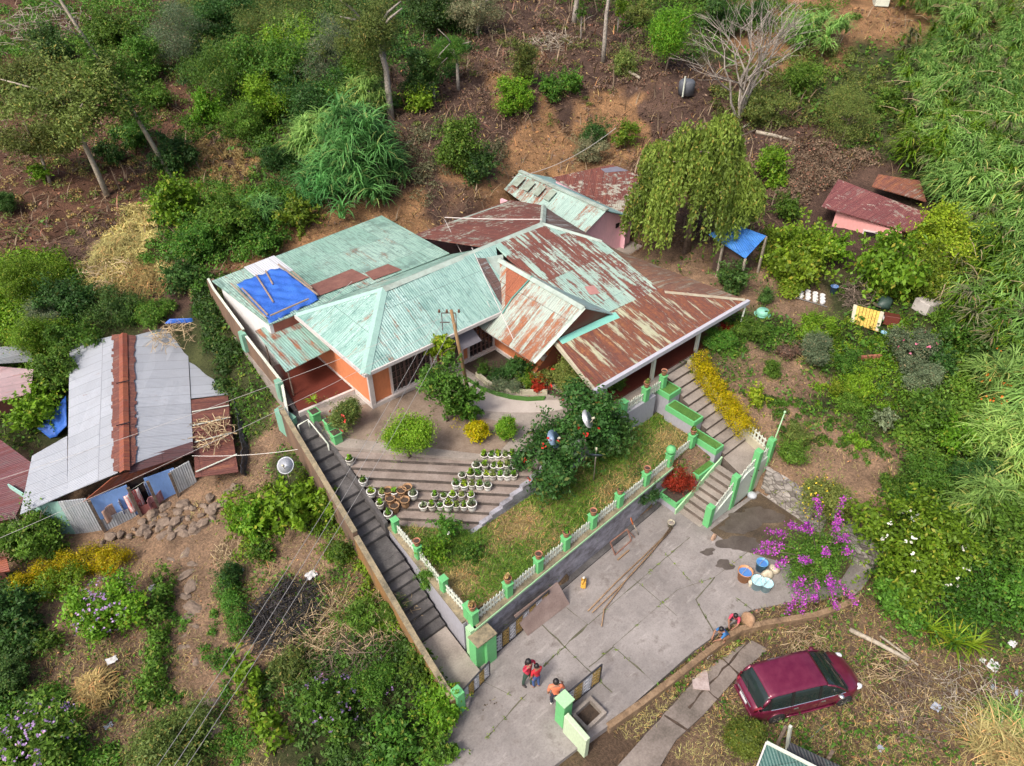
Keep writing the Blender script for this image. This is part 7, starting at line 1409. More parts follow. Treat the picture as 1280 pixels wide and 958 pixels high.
for l,x,y,s,mt in [('white plastic scrap between hedge and footpath',193,735,.55,LIT),('white plastic scrap at the edge of dirt clearing',140,826,.5,LIT),('white plastic bag by the left edge bank',12,347,.7,LIT),('white litter bag on dry ground under strap-leaf clump',1241,833,.6,LIT),('pale blue litter on dry ground right of car',1170,885,.45,LITB),('small white scrap between strap-leaf clumps and right edge',1265,805,.4,LIT),('blue-white litter piece at right edge bottom',1274,868,.5,LITB),('white crumpled bag by the courtyard kerb and children',884,818,.45,LIT),('white scrap lying in the gutter above car roof',1000,822,.4,LIT),('small lilac scrap in dry ground, right of car',1242,860,.3,LITB),('small white scrap on right dry ground by litter bag',1228,826,.3,LIT),('blue crumpled bottle on ground right of green roof',1100,936,.35,LITB),('blue scrap on dirt clearing beside dry grass heap',136,908,.35,LITB),('white block scrap beside the burnt heap',389,720,.6,LIT),('white cloth scrap near weedy bush under the dish',302,713,.25,LIT)]: litter(l,x,y,s,mt)
# scrap pile at the top of the right garden
t = thing('pot_tray','rows of white pots on a low rack by the creepers','pots',hit(1013,372)); m = MB()
for i in range(4):
    for j in range(3): p = hit(1000+i*9,366+i*2.4+j*4,.0); m.lathe(p,[(.11,0),(.16,.26),(.14,.26),(.12,.2),(0,.2)],9)
m.build('white_pots',LIT,t,True); m = MB(); m.tube([hit(994,372,.1),hit(1034,384,.1)],.04,5); m.build('rack_bar',GLASSD,t)
t = thing('pallet_sheet','yellow slatted sheet with pale ends leaning in right garden','panel',hit(1085,405)); q = [at(1067,381,4.0),at(1105,391,4.0),at(1098,415,3.35),at(1063,403,3.35)]; q = [Vector(p) for p in q]; YP = rough_mat('yellow_slats',[(.3,(.34,.20,.04)),(.6,(.60,.42,.08))],1,.7,.2,stretch=(9,9,.3)); m = MB()
for i in range(9): a,b_ = i/9+.008,(i+1)/9-.008; m.sheet([q[0].lerp(q[1],a),q[0].lerp(q[1],b_),q[3].lerp(q[2],b_),q[3].lerp(q[2],a)],.05)
m.build('slats',YP,t); m = MB(); m.sheet([p+Vector((0,0,.03)) for p in (q[0],q[0].lerp(q[1],.12),q[3].lerp(q[2],.12),q[3])],.05); m.build('end_strip',CREAM,t); m = MB(); m.sheet([p+Vector((0,0,.03)) for p in (q[0].lerp(q[1],.88),q[1],q[2],q[3].lerp(q[2],.88))],.05); m.build('end_strip',CREAM,t)
tag(MB().obox(hit(1112,405),.6,.8,.55,.5,.15).build('maroon_crate',MAROON,None,False,.03),'dark maroon crate beside the yellow slatted sheet','crate'); tag(MB().blob(hit(1107,398,.2),(.35,.3,.3),3,.3,2).build('white_sack',LIT,None,True),'white sack between yellow sheet and maroon crate','sack'); bucket('small blue bucket in front of maroon crate',tuple(hit(1103,420)),.16,.25,plain('pail_sky',(.25,.48,.68),.4)); tag(MB().blob(hit(1105,378,.3),(.5,.4,.35),13,.25,2).build('dark_tarp_heap',plain('tarp_dark_green',(.03,.06,.05),.5),None,True),'dark green tarp heap behind the yellow slatted sheet','heap')
tag(MB().obox(hit(1160,388),1.7,1.0,.7,-.3,.08).build('stone_tank',weathered('tank_grey',(.48,.45,.43),(.2,.16,.14),.4,1.5,.85),None,False,.05),'weathered grey block tank under the creepers at right','tank')
t = thing('tile_edging','row of rusty red tiles edging the right garden bed','edging',hit(1082,452)); m = MB()
for i in range(7): m.obox(hit(1067+i*5,452-i*.4),.26,.16,.3,-.4,0)
m.build('tiles',rough_mat('red_tiles',[(.2,(.22,.07,.04)),(.8,(.38,.16,.10))],4,.85,.2),t)
t = thing('green_tub','upturned mint green tub on the path by the porch corner','tub',hit(953,393)); p = hit(953,393); MB().lathe(p,[(.42,0),(.36,.22),(.3,.3),(0,.32)],14).build('tub',plain('tub_mint',(.22,.52,.40),.5),t,True); m = MB(); m.lathe(p,[(.47,0),(.47,.03),(.42,.04)],14); m.build('rim',MATS['tub_mint'],t)
bucket('blue drum among the creepers by white pots',tuple(hit(1041,366)),.22,.45,plain('pail_navy',(.10,.20,.42),.4),'drum','drum')
t = thing('water_tank','dark grey water tank with a white post on the upper slope','tank',hit(857,118)); p = hit(857,118); MB().lathe(p,[(.6,0),(.62,.9),(.5,1.05),(.2,1.1),(0,1.1)],14).build('tank',plain('tank_slate',(.10,.11,.13),.5),t,True); MB().bar(p+Vector((-.75,-.3,0)),p+Vector((-.75,-.3,1.5)),.09).build('post',WHITEP,t)
# hill-top bits
t = thing('white_hut','tiny white painted shed front at the top edge right','hut',hit(1100,6)); p = hit(1100,6); MB().obox(p,1.8,1.2,.9,.6).build('wall',WHITEP,t); MB().obox(p+Vector((0,0,.91)),2.0,1.4,.08,.6).build('roof',LIT,t)
# stones: heap before the shed, and steps of the footpath
stone_src = [MB().blob((0,0,0),(.30,.24,.17),i,.30,2).build('fieldstone',STONE) for i in range(5)]
rnd = random.Random(12); HS = [(128,678),(138,672),(150,668),(160,672),(168,662),(178,662),(186,668),(192,655),(200,660),(208,652),(214,662),(222,652),(228,660),(236,648),(243,655),(250,646),(256,652),(262,640),(268,648),(245,664),(230,668),(215,672),(205,642),(222,640),(240,636),(255,634),(268,632),(278,628),(176,652),(190,645),(204,632),(232,632),(262,622),(285,616),(296,610)]
for i,(x,y) in enumerate(HS):
    p = hit(x+rnd.uniform(-2,2),y+rnd.uniform(-2,2),.05); o = stone_src[i%5] if i < 5 else stone_src[i%5].copy(); 
    if i >= 5: COL.objects.link(o)
    o.location = p; o.rotation_euler = (0,0,rnd.uniform(0,6)); s = rnd.uniform(.45,1.25); o.scale = (s,s*rnd.uniform(.7,1.1),s*.9); tag(o,'rough grey-brown stone in the heap before the white-roofed shed','stone',group='stones heaped before the shed')
PS = [(234,690),(240,705),(233,718),(238,732),(231,745),(240,758),(236,770),(242,782),(235,795),(232,810),(245,826),(262,880),(270,905),(262,915),(215,700),(205,668)]
for i,(x,y) in enumerate(PS):
    o = stone_src[i%5].copy(); COL.objects.link(o); o.location = hit(x,y,.0); o.rotation_euler = (0,0,rnd.uniform(0,6)); s = rnd.uniform(.6,1.4); o.scale = (s*1.2,s*.85,s*.35); tag(o,'flat worn stone step set in the dirt footpath at left','stone',group='stepping stones of the footpath')
# ---------------------------------------------------------------- people
SKIN = plain('skin_brown',(.27,.135,.085),.6); HAIRM = plain('hair_black',(.012,.010,.010),.5)
def person(label, loc, head, joints, mats, hgt, facing, group=None, hair='short'):
    """joints in metres for a figure of height 1 (x right, y forward, z up); one skinned body with hands, hair and face as its children"""
    t = thing('person',label,'person',loc,group); t.rotation_euler = (0,0,facing); J = joints; V = []; E = []; R = []; tagv = []
    def v(p,r,tg): V.append(tuple(Vector(p)*hgt)); R.append(r*hgt); tagv.append(tg); return len(V)-1
    def ch(a,pts): 
        for p,r,tg in pts: b_ = v(p,r,tg); E.append((a,b_)); a = b_
        return a
    pel = v(J['pelvis'],.078,'p'); sp = ch(pel,[(Vector(J['pelvis']).lerp(Vector(J['chest']),.5),.072,'s'),(J['chest'],.082,'s')]); nk = ch(sp,[(J['neck'],.036,'k')])
    hd = Vector(J['head']); ch(nk,[(hd-Vector((0,0,.03)),.045,'k'),(hd,.058,'k'),(hd+Vector((0,0,.045)),.042,'k')])
    f = Vector(J.get('face',(0,1,0))).normalized(); 
    for s,sg in (('l',-1),('r',1)):
        hip,kn,an,toe = (Vector(J[k+s]) for k in ('hip','knee','ankle','toe')); ch(pel,[(hip,.062,'p'),(hip.lerp(kn,.5),.055,'p'),(kn,.040,'p'),(kn.lerp(an,.4),.036,'p'),(an,.026,'f'),(toe,.022,'f')])
        sh,el,wr = (Vector(J[k+s]) for k in ('sh','el','wr')); w_ = ch(sp,[(sh,.046,'s'),(sh.lerp(el,.5),.036,'s'),(el,.029,'a'),(el.lerp(wr,.5),.026,'a'),(wr,.018,'a')])
        d = (wr-el).normalized(); sd = d.cross(Vector((0,0,1))); sd = sd.normalized() if sd.length > .1 else Vector((1,0,0)); dn = d.cross(sd).normalized()
        pm = ch(w_,[(wr+d*.030,.020,'a')])
        for q,L in ((-.6,.040),(-.2,.048),(.2,.046),(.6,.036)): b0 = wr+d*.045+sd*q*.025; ch(pm,[(b0,.0062,'a'),(b0+d*L*.6+dn*.006,.0058,'a'),(b0+d*L+dn*.018,.005,'a')])
        b0 = wr+d*.018+sd*.026; ch(w_,[(b0,.0075,'a'),(b0+d*.03+sd*.012,.006,'a')])
    me = bpy.data.meshes.new('body'); me.from_pydata(V,E,[]); o = bpy.data.objects.new('body',me); COL.objects.link(o); o.parent = t
    m = o.modifiers.new('skin','SKIN'); m.use_smooth_shade = True
    for i,sv in enumerate(me.skin_vertices[0].data): sv.radius = (R[i],R[i]); sv.use_root = (i == 0)
    sb = o.modifiers.new('smooth','SUBSURF'); sb.levels = sb.render_levels = 1
    dg = bpy.context.evaluated_depsgraph_get(); nm = bpy.data.meshes.new_from_object(o.evaluated_get(dg)); o.modifiers.clear(); o.data = nm
    for k in mats: nm.materials.append(k)
    idx = dict(s=0,p=1,f=2,k=3,a=3); Vn = np.array(V); 
    if mats[0].name.startswith('longsleeve'): idx['a'] = 0
    for p in nm.polygons:
        c = np.array(p.center); j = int(np.argmin(((Vn-c)**2).sum(1))); g = idx[tagv[j]]
        if tagv[j] == 'a' and idx['a'] == 0 and j > 0 and R[j] < .0185*hgt: g = 3
        p.material_index = g; p.use_smooth = True
    top = hd*hgt; m = MB(); f3 = f
    m.lathe(tuple(top+Vector((0,0,.012*hgt))-f3*.012*hgt),[(.060*hgt,-.02*hgt),(.066*hgt,.02*hgt),(.055*hgt,.055*hgt),(.03*hgt,.078*hgt),(0,.084*hgt)],14)
    if hair == 'long': m.blob(tuple(top-f3*.045*hgt-Vector((0,0,.03*hgt))),(.05*hgt,.04*hgt,.075*hgt),3,.1,2)
    off = wloc(t); m.v = [(x+off.x,y+off.y,z+off.z) for x,y,z in m.v]; m.build('hair',HAIRM,t,True)
    m = MB(); sdv = f3.cross(Vector((0,0,1))).normalized()
    for s in (-1,1): m.blob(tuple(top+f3*.052*hgt+sdv*s*.022*hgt+Vector((0,0,.002*hgt))),.0075*hgt,1,0,1)
    m.v = [(x+off.x,y+off.y,z+off.z) for x,y,z in m.v]; m.build('eyes',HAIRM,t,True)
    m = MB(); m.blob(tuple(top+f3*.060*hgt-Vector((0,0,.015*hgt))),(.010*hgt,.012*hgt,.014*hgt),1,0,1)
    for s in (-1,1): m.blob(tuple(top+sdv*s*.058*hgt-Vector((0,0,.008*hgt))),(.008*hgt,.013*hgt,.018*hgt),1,0,1)
    m.v = [(x+off.x,y+off.y,z+off.z) for x,y,z in m.v]; m.build('nose_and_ears',SKIN,t,True); return t
def standing(arm_l,arm_r,step=.04,look=(0,1,0)):
    return dict(pelvis=(0,0,.52),chest=(0,.01,.74),neck=(0,.01,.84),head=(0,.025,.915),face=look,hipl=(-.055,0,.50),kneel=(-.062,.02+step,.27),anklel=(-.062,-.01+step,.035),toel=(-.066,.085+step,.02),hipr=(.055,0,.50),kneer=(.062,.02-step,.27),ankler=(.062,-.01-step,.035),toer=(.066,.085-step,.02),
        shl=(-.115,.0,.795),shr=(.115,.0,.795),ell=arm_l[0],wrl=arm_l[1],elr=arm_r[0],wrr=arm_r[1])
DOWNL,DOWNR = ((-.15,-.01,.63),(-.14,.05,.48)),((.15,-.01,.63),(.14,.05,.48))
REDS = plain('longsleeve_red',(.50,.035,.07),.8); REDS2 = plain('shirt_red',(.50,.02,.035),.8); ORS = plain('shirt_orange',(.72,.20,.10),.8); BLS = plain('shirt_blue',(.03,.14,.34),.8); PKS = plain('shirt_pinkred',(.55,.05,.10),.8)
DK = plain('trousers_dark',(.03,.035,.055),.8); GRN = plain('trousers_green',(.03,.07,.05),.8); BLT = plain('trousers_blue',(.05,.10,.26),.8); SHOE = plain('sandal_dark',(.05,.04,.04),.7)
def face(dx,dy): return math.atan2(-dx,dy)
p = at(659,857,.0); person('person in a crimson long-sleeved top bending an arm to the head',p,None,standing(((-.20,.03,.70),(-.12,.13,.62)),((.20,.05,.86),(.11,.08,.93)),.06,(-.3,1,0)),[REDS,GRN,SHOE,SKIN],1.74,face(.2,-.9),None,'long')
p = at(670,859,.0); person('child in a plain red shirt facing away beside crimson top',p,None,standing(DOWNL,((.17,.06,.66),(.12,.17,.60)),.02),[REDS2,BLT,SKIN,SKIN],1.50,face(.15,.95),None,'short')
p = at(693,883,.0); person('person in an orange shirt standing behind the green gate pillar',p,None,standing(DOWNL,((.18,.02,.66),(.16,.16,.60)),.05),[ORS,DK,POTW,SKIN],1.74,face(.6,.8),None,'short')
SQ = dict(pelvis=(0,-.06,.16),chest=(0,.10,.36),neck=(0,.15,.445),head=(0,.20,.51),face=(0,1,-.35),hipl=(-.06,-.05,.16),kneel=(-.11,.15,.27),anklel=(-.085,.02,.035),toel=(-.10,.11,.02),hipr=(.06,-.05,.16),kneer=(.11,.15,.27),ankler=(.085,.02,.035),toer=(.10,.11,.02),shl=(-.105,.12,.41),shr=(.105,.12,.41),ell=(-.13,.25,.30),wrl=(-.06,.33,.18),elr=(.13,.25,.30),wrr=(.06,.33,.18))
p = at(918,778,.0); person('child in a pink-red shirt crouching on the courtyard edge',p,None,SQ,[PKS,DK,SKIN,SKIN],1.48,face(-.95,-.25),None,'short')
p = at(905,799,.0); person('child in a blue shirt crouching on the courtyard edge',p,None,SQ,[BLS,plain('shorts_tan',(.30,.16,.09),.8),SKIN,SKIN],1.52,face(-.85,.35),None,'short')
# ---------------------------------------------------------------- the maroon car
CARM,nt_,b_ = newmat('car_maroon'); b_.inputs['Base Color'].default_value = (.155,.008,.040,1); b_.inputs['Metallic'].default_value = .25; b_.inputs['Roughness'].default_value = .33; b_.inputs['Coat Weight'].default_value = .8; b_.inputs['Coat Roughness'].default_value = .06
_cn = noise(nt_,coords(nt_),3,5); lk(nt_,ramp(nt_,_cn,[(.35,(.135,.007,.036)),(.7,(.185,.022,.055))]),b_.inputs['Base Color'])
GLS = plain('car_glass',(.018,.028,.028),.05); CHR = plain('chrome',(.75,.75,.77),.18,.9); TYR = plain('tyre',(.018,.018,.018),.85); LMP = plain('lamp_clear',(.70,.72,.76),.12); TAIL = plain('lamp_red',(.28,.03,.05),.2); BLK = plain('trim_black',(.015,.015,.016),.5)
def car():
    rear, front = at(936,880,.0), at(1050,836,.0); d = Vector((4.0,-2.05,0)).normalized(); ctr = Vector((17.25,3.61,-.50)); ang = math.atan2(d.y,d.x)
    t = thing('parked_car','maroon people carrier parked on the dry ground outside courtyard','car',ctr); t.rotation_euler = (0,0,ang)
    off = ctr
    def loft(st, ring):                          # st: list of x stations ; ring(x) -> list of (y,z)
        V = []; F = []
        for x in st: V += [(x+off.x,y+off.y,z+off.z) for y,z in ring(x)]
        n = len(ring(st[0]))
        for i in range(len(st)-1):
            for k in range(n-1): F.append((i*n+k,i*n+k+1,(i+1)*n+k+1,(i+1)*n+k))
        F += [tuple(range(n)),tuple(range((len(st)-1)*n,len(st)*n))[::-1]]
        return V,F
    def it(x,pts):
        for (a,b_),(c,e) in zip(pts[:-1],pts[1:]):
            if a <= x <= c: s = (x-a)/(c-a); s = s*s*(3-2*s)*.35+s*.65; return b_+(e-b_)*s
        return pts[-1][1] if x > pts[-1][0] else pts[0][1]
    HW = [(-2.27,.62),(-2.18,.74),(-1.9,.83),(-1.2,.865),(0,.875),(1.2,.865),(1.75,.82),(2.05,.70),(2.2,.52),(2.27,.30)]
    BZ = [(-2.27,.80),(-2.2,.92),(-1.9,.97),(0,.95),(1.0,.93),(1.35,.93),(1.8,.84),(2.1,.72),(2.2,.64),(2.27,.56)]
    LZ = [(-2.27,.42),(-2.1,.30),(-1.8,.22),(1.8,.20),(2.1,.26),(2.27,.36)]
    def ring(x):
        w,b1,l = it(x,HW),it(x,BZ),it(x,LZ); pr = [(-w*.90,l),(-w*.985,l+.10),(-w,l+(b1-l)*.45),(-w*.985,l+(b1-l)*.80),(-w*.93,b1)]; hood = .05 if x > 1.0 else .0
        mid = [(-w*.62,b1+hood*.7+.015),(0,b1+hood+.02),(w*.62,b1+hood*.7+.015)]; return pr+mid+[(-y,z) for y,z in pr[::-1]]
    st = list(np.linspace(-2.27,2.27,44)); V,F = loft(st,ring); m = MB(); m.add(V,F); o = m.build('body',CARM,t,True)
    # greenhouse: glass shell and the painted roof over it
    RT = [(-2.12,.96),(-2.0,1.20),(-1.82,1.50),(-1.55,1.585),(-.8,1.62),(.0,1.605),(.45,1.545),(.75,1.42),(1.05,1.22),(1.42,.965)]
    GW = [(-2.12,.70),(-1.8,.715),(0,.74),(.6,.74),(1.1,.76),(1.42,.78)]
    def gring(x):
        zt = it(x,RT); w0 = it(x,HW)*.95; zb = it(x,BZ)-.02; k = (zt-zb)/.68; w1 = w0-(.155*k); return [(-w0,zb),(-w0+(w0-w1)*.5,zb+(zt-zb)*.5),(-w1,zt-.035*k),(-w1*.8,zt-.005),(0,zt+.012),(w1*.8,zt-.005),(w1,zt-.035*k),(w0-(w0-w1)*.5,zb+(zt-zb)*.5),(w0,zb)]
    gst = list(np.linspace(-2.12,1.42,40)); V,F = loft(gst,gring); m = MB(); m.add(V,F); m.build('window_glass',GLS,t,True)
    def rring(x,e=.012):
        r = gring(x)[2:7]; return [(y*1.012,z+e) for y,z in r]
    V = []; F = []; rs = list(np.linspace(-1.80,.50,26)); n = 5
    for x in rs: V += [(x+off.x,y+off.y,z+off.z) for y,z in rring(x)]
    for i in range(len(rs)-1):
        for k in range(n-1): F.append((i*n+k,i*n+k+1,(i+1)*n+k+1,(i+1)*n+k))
    m = MB(); m.add(V,F); o = m.build('roof',CARM,t,True); s = o.modifiers.new('t','SOLIDIFY'); s.thickness = .03; s.offset = 1
    W = lambda x,y,z: (x+off.x,y+off.y,z+off.z)
    for s in (-1,1):
        def side(x,u,e=.008):
            g = gring(x)[:3]; a,b_,c = g; y = a[0]+(c[0]-a[0])*u; z = a[1]+(c[1]-a[1])*u; return W(x,(abs(y)+e)*s,z)
        m = MB(); 
        for x0,x1 in ((-.95,-.83),(.16,.26),(-1.83,-1.70)): m.add([side(x0,0),side(x1,0),side(x1,1.0),side(x0,1.0)],[(0,1,2,3)])
        o = m.build('window_pillar',BLK,t); o.modifiers.new('t','SOLIDIFY').thickness = .012
        m = MB(); m.tube([side(1.40,.02,.01),side(1.08,.95,.012),side(.78,1.0,.01),side(.46,1.02,.012)],.034,6); m.build('windscreen_pillar',CARM,t,True)
        m = MB(); m.tube([side(-2.08,.05,.0),side(-1.95,.9,.0),side(-1.80,1.02,.0)],.06,6); m.build('rear_pillar',CARM,t,True)
        m = MB(); m.tube([side(x,0,.012) for x in np.linspace(-1.7,1.3,14)],.014,4); m.build('window_trim',CHR,t)
        for x in (-1.35,1.40):
            c = W(x,s*.80,.31); h = thing('wheel',None,None,c); del_ = h; h.parent = t; h.location = Vector(c)-Vector(off); m = MB(); 
            m.lathe((0,0,0),[(.20,-.10),(.30,-.10),(.315,-.06),(.315,.06),(.30,.10),(.20,.10)],24,axis=(0,1,0)); bm_ = m.build('tyre',TYR,None,True); bm_.parent = h
            m = MB(); yy = s*.085; m.lathe((0,yy*.6,0),[(.21,-.0),(.21,.03),(.19,.03),(.17,.0),(.05,.01),(.05,.035),(0,.035)],20,axis=(0,s,0))
            for q in range(5): a = q*2*PI/5; m.bar((.05*math.cos(a),yy,.05*math.sin(a)),(.19*math.cos(a),yy,.19*math.sin(a)),.05,.03)
            r_ = m.build('rim',CHR,None); r_.parent = h
            m = MB(); m.tube([W(x+.36*math.cos(a),s*(it(x+.36*math.cos(a),HW)+.004),.31+.36*math.sin(a)) for a in np.linspace(-.1,PI+.1,14)],.022,5); m.build('wheel_arch',BLK if False else CARM,t,True)
        m = MB(); c = Vector(W(1.0,s*.97,1.0)); m.blob(c,(.10,.11,.075),2,0,2); m.build('wing_mirror',CHR if s < 0 else CARM,t,True); m = MB(); m.bar(W(1.02,s*.85,.96),W(1.0,s*.93,.98),.05); m.build('mirror_arm',CARM,t)
        for x in (-.72,.38): y = it(x,HW); m = MB(); m.bar(W(x-.09,s*(y+.02),.80),W(x+.09,s*(y+.02),.80),.03,.035); m.build('door_handle',CHR,t)
        for x in (-.90,.22,1.12): y = it(x,HW); m = MB(); m.tube([W(x,s*(it(x,HW)*.99+.004),.30),W(x,s*(y+.003),.55),W(x,s*(y*.985+.004),.80),W(x,s*(y*.93+.004),.93)],.006,4); m.build('door_gap',BLK,t)
        m = MB(); m.tube([W(x,s*(it(x,HW)*.99+.01),.27) for x in np.linspace(-1.0,1.0,8)],.035,5); m.build('sill_trim',CARM,t,True)
        m = MB(); m.blob(W(1.98,s*.63,.71),(.20,.13,.085),1,0,2); m.build('headlight',LMP,t,True)
        m = MB(); m.tube([W(-2.20,s*.60,.66),W(-2.19,s*.66,.95),W(-2.08,s*.70,1.12)],.06,6); m.build('tail_light',TAIL,t,True)
    m = MB(); m.bar(W(-2.275,-.45,.78),W(-2.275,.45,.78),.03,.05); m.build('boot_trim',CHR,t); MB().obox(W(-2.30,0,.60),.02,.46,.12).build('number_plate',LMP,t); m = MB(); m.bar(W(-2.28,-.62,.45),W(-2.28,.62,.45),.06,.14); m.build('rear_bumper',CARM,t,bevel=.03); m = MB(); m.bar(W(2.255,-.28,.50),W(2.255,.28,.50),.04,.10); m.build('grille',BLK,t)
    m = MB(); m.bar(W(1.44,-.30,.985),W(1.20,.22,1.135),.018,.02); m.bar(W(1.46,.22,.975),W(1.22,.62,1.115),.018,.02); m.build('wiper',BLK,t)
    m = MB(); m.bar(W(1.43,-.74,.965),W(1.43,.74,.965),.06,.02); m.build('scuttle',BLK,t); m = MB(); m.bar(W(-2.17,.0,1.0),W(-2.06,.35,1.15),.02); m.build('rear_wiper',BLK,t)
    return t
car()
# ---------------------------------------------------------------- what nobody could count: reeds on the right slope, litter and low growth
def world_samples(n, rng, rmin=14, rmax=105, half=64):
    th = rng.uniform(-half,half,n)*PI/180; r = np.exp(rng.uniform(math.log(rmin),math.log(rmax),n)); x = r*(np.sin(th)*RX+np.cos(th)*FX); y = r*(np.sin(th)*RY+np.cos(th)*FY); return x,y,r
_keep = [COURT,LAWN,HOUSE,STAIRL,STAIRR,[(9.5,8.0),(5.2,10.4),(2,8),(4,4),(8.4,7.4)],[tuple(at(x,y,-.4)[:2]) for x,y in ((770,960),(868,850),(938,800),(960,812),(905,865),(815,975))],
         [tuple(at(x,y,.5)[:2]) for x,y in ((25,650),(130,668),(250,612),(302,596),(255,400),(85,425))],[(34,14),(51,12),(52,21),(42,22)]]
def free(x,y):
    k = np.ones(len(x),bool)
    for p in _keep: k &= ~inpoly(p,x,y)
    return k
def px_of(x,y,z):
    dz = z-CAMH; fw = x*FX+y*FY; f = fw*_cp-dz*_sp; return 640+FPX*(x*RX+y*RY)/f, 479+FPX*(-fw*_sp-dz*_cp)/f
def reedfield():
    rng = np.random.default_rng(21); region = [(1100,0),(1165,60),(1120,110),(1150,150),(1135,190),(1165,215),(1150,250),(1205,290),(1215,370),(1180,380),(1240,430),(1262,480),(1245,560),(1270,620),(1330,640),(1400,200),(1330,-60),(1110,-60),(1060,-20)]
    poly = [tuple(hit(x,y)[:2]) for x,y in region]; xs = [p[0] for p in poly]; ys = [p[1] for p in poly]; P = []; a = rng.uniform(min(xs),max(xs),30000); b = rng.uniform(min(ys),max(ys),30000); k = inpoly(poly,a,b); a,b = a[k],b[k]; keep = (rng.random(len(a)) < np.clip((38/np.hypot(a,b))**1.2,.12,1)) & (np.sin(a*.7+1.7*np.sin(b*.4))*np.sin(b*.8+1.3*np.sin(a*.5)) > rng.uniform(-1.0,-.15,len(a)))
    a,b = a[keep][:3000],b[keep][:3000]; z = terr(a,b)+rng.uniform(.5,2.3,len(a))+.5*np.sin(a*.5)*np.sin(b*.6); P = np.stack([a,b,z],1)
    V,F,R = scatter_tufts(P,rng,.75,1.55,(-.25,-.15),None,True); o = meshobj('tall_reeds',mesh_np('tall_reeds',V,F,R,LEAF['reed'])); tag(o,'mass of tall feathery green reeds covering the right-hand slope','reeds',None,'stuff')
def dead_canes():
    rng = np.random.default_rng(77); m = MB()
    for i in range(150):
        g = hit(rng.uniform(1120,1290),rng.uniform(10,440)); x,y = g.x,g.y
        if not free(np.array([x]),np.array([y]))[0]: continue
        z = float(terr(x,y))+rng.uniform(1.3,2.8); d = Vector((rng.normal(-.8,.5),rng.normal(0,.6),rng.normal(.1,.25))).normalized()*rng.uniform(.8,2.2); m.tube([Vector((x,y,z)),Vector((x,y,z))+d*.5+Vector((0,0,.12)),Vector((x,y,z))+d],[.028,.022,.010],4,cap=False)
    tag(m.build('dead_canes',STRAWWOOD),'dead straw-coloured canes lying through the reeds on right slope','canes',None,'stuff')
dead_canes()
reedfield()
def more_reeds():
    rng = np.random.default_rng(91); P = []
    for i in range(420):
        p = hit(rng.uniform(1110,1290),rng.uniform(-10,430),rng.uniform(1.2,2.6))
        if free(np.array([p.x]),np.array([p.y]))[0] and px_of(p.x,p.y,p.z)[0] > 1125+max(0,(px_of(p.x,p.y,p.z)[1]-200)*.38): P.append(list(p))
    for lf,a,b,lab in (('olive2',0,90,'dull half-dry reeds mixed through the right-hand slope'),('bright',90,240,'yellow-green younger reeds mixed through the right-hand slope')):
        V,F,R = scatter_tufts(np.array(P[a:b]),rng,.6,1.4,(-.25,-.15),None,True); tag(meshobj('tall_reeds',mesh_np('mixed_reeds',V,F,R,LEAF[lf])),lab,'reeds',None,'stuff')
more_reeds()
rng = np.random.default_rng(33); P = []
for _ in range(36): P.append(list(hit(rng.uniform(1225,1290),rng.uniform(430,560),1.6)))
P = [p for p in P]
parts = []; C = np.array(P)[:14]
V,F = leafquads(np.repeat(C,10,0)+rng.normal(size=(140,3))*.16,unit(rng.normal(size=(140,3))),.16,.1,0,rng); o = meshobj('orange_blossom',mesh_np('orange_blossom',V,F,rng.random(140),FLOWER['orange'])); tag(o,'orange flower heads showing among the reeds at right edge','flowers',None,'stuff')
def scatter(name,label,cat,n,zone_w,leaf,L,W,seed,up=.2,rmin=15,rmax=95,blade=False,thr=.35,cl=0):
    rng = np.random.default_rng(seed); x,y,r = world_samples(n,rng,rmin,rmax); z_ = zones(x,y); wgt = sum(z_[:,list(_ZC).index(k)]*v for k,v in zone_w.items()); patch = .5+.5*np.sin(x*.8+1.7*np.sin(y*.5))*np.sin(y*.9+1.3*np.sin(x*.4)); k = (wgt*(.5+patch) > rng.uniform(thr*.5,thr*1.6,n)) & free(x,y)
    x,y,r = x[k],y[k],r[k]
    if cl: m_ = cl; x = np.repeat(x,m_)+rng.normal(size=len(x)*m_)*.16*np.repeat((r/30)**.5,m_); y = np.repeat(y,m_)+rng.normal(size=len(y)*m_)*.16*np.repeat((r/30)**.5,m_); r = np.repeat(r,m_); kk = free(x,y); x,y,r = x[kk],y[kk],r[kk]
    n = len(x); z = terr(x,y)+bumps(x,y)*.7; s = np.clip(r/34,.7,1.7)*rng.uniform(.6,1.4,n)
    if blade: V,F = blades(rng,np.stack([x,y,z-.02],1),rng.uniform(0,6.28,n),L*s,W*s,3,rng.uniform(.5,1.6,n),rng.uniform(.2,1.2,n)); R = np.repeat(rng.random(n),3)
    else: P = np.stack([x,y,z+rng.uniform(.0,.25,n)*up*4*s],1); V,F = leafquads(P,unit(rng.normal(size=(n,3))*.6+np.array([0,0,1.])),L*s,W*s,0,rng); R = rng.random(n)
    o = meshobj(name,mesh_np(name,V,F,R,LEAF[leaf])); return tag(o,label,cat,None,'stuff')
scatter('fallen_leaves','brown fallen leaves and twigs strewn over the bare slopes','leaf litter',90000,dict(litter=1,soil=.45,tan=.8,orange=.35,path=.2),'brown',.20,.09,41,.03)
scatter('pale_leaves','pale dry leaves strewn over the ground','leaf litter',50000,dict(litter=.8,tan=1,soil=.3,orange=.5,path=.45),'dry',.17,.06,42,.03)
scatter('dry_grass','dry straw-coloured grass tufts on the banks','dry grass',30000,dict(litter=.4,tan=.9,orange=.5,soil=.15,path=.25),'dry',.42,.03,43,blade=True,thr=.5,cl=2)
scatter('weeds','low green weeds spreading between the shrubs','weeds',40000,dict(green=1,path=.12,tan=.22,soil=.15,litter=.08),'mid',.20,.11,44,.35,thr=.30,cl=4)
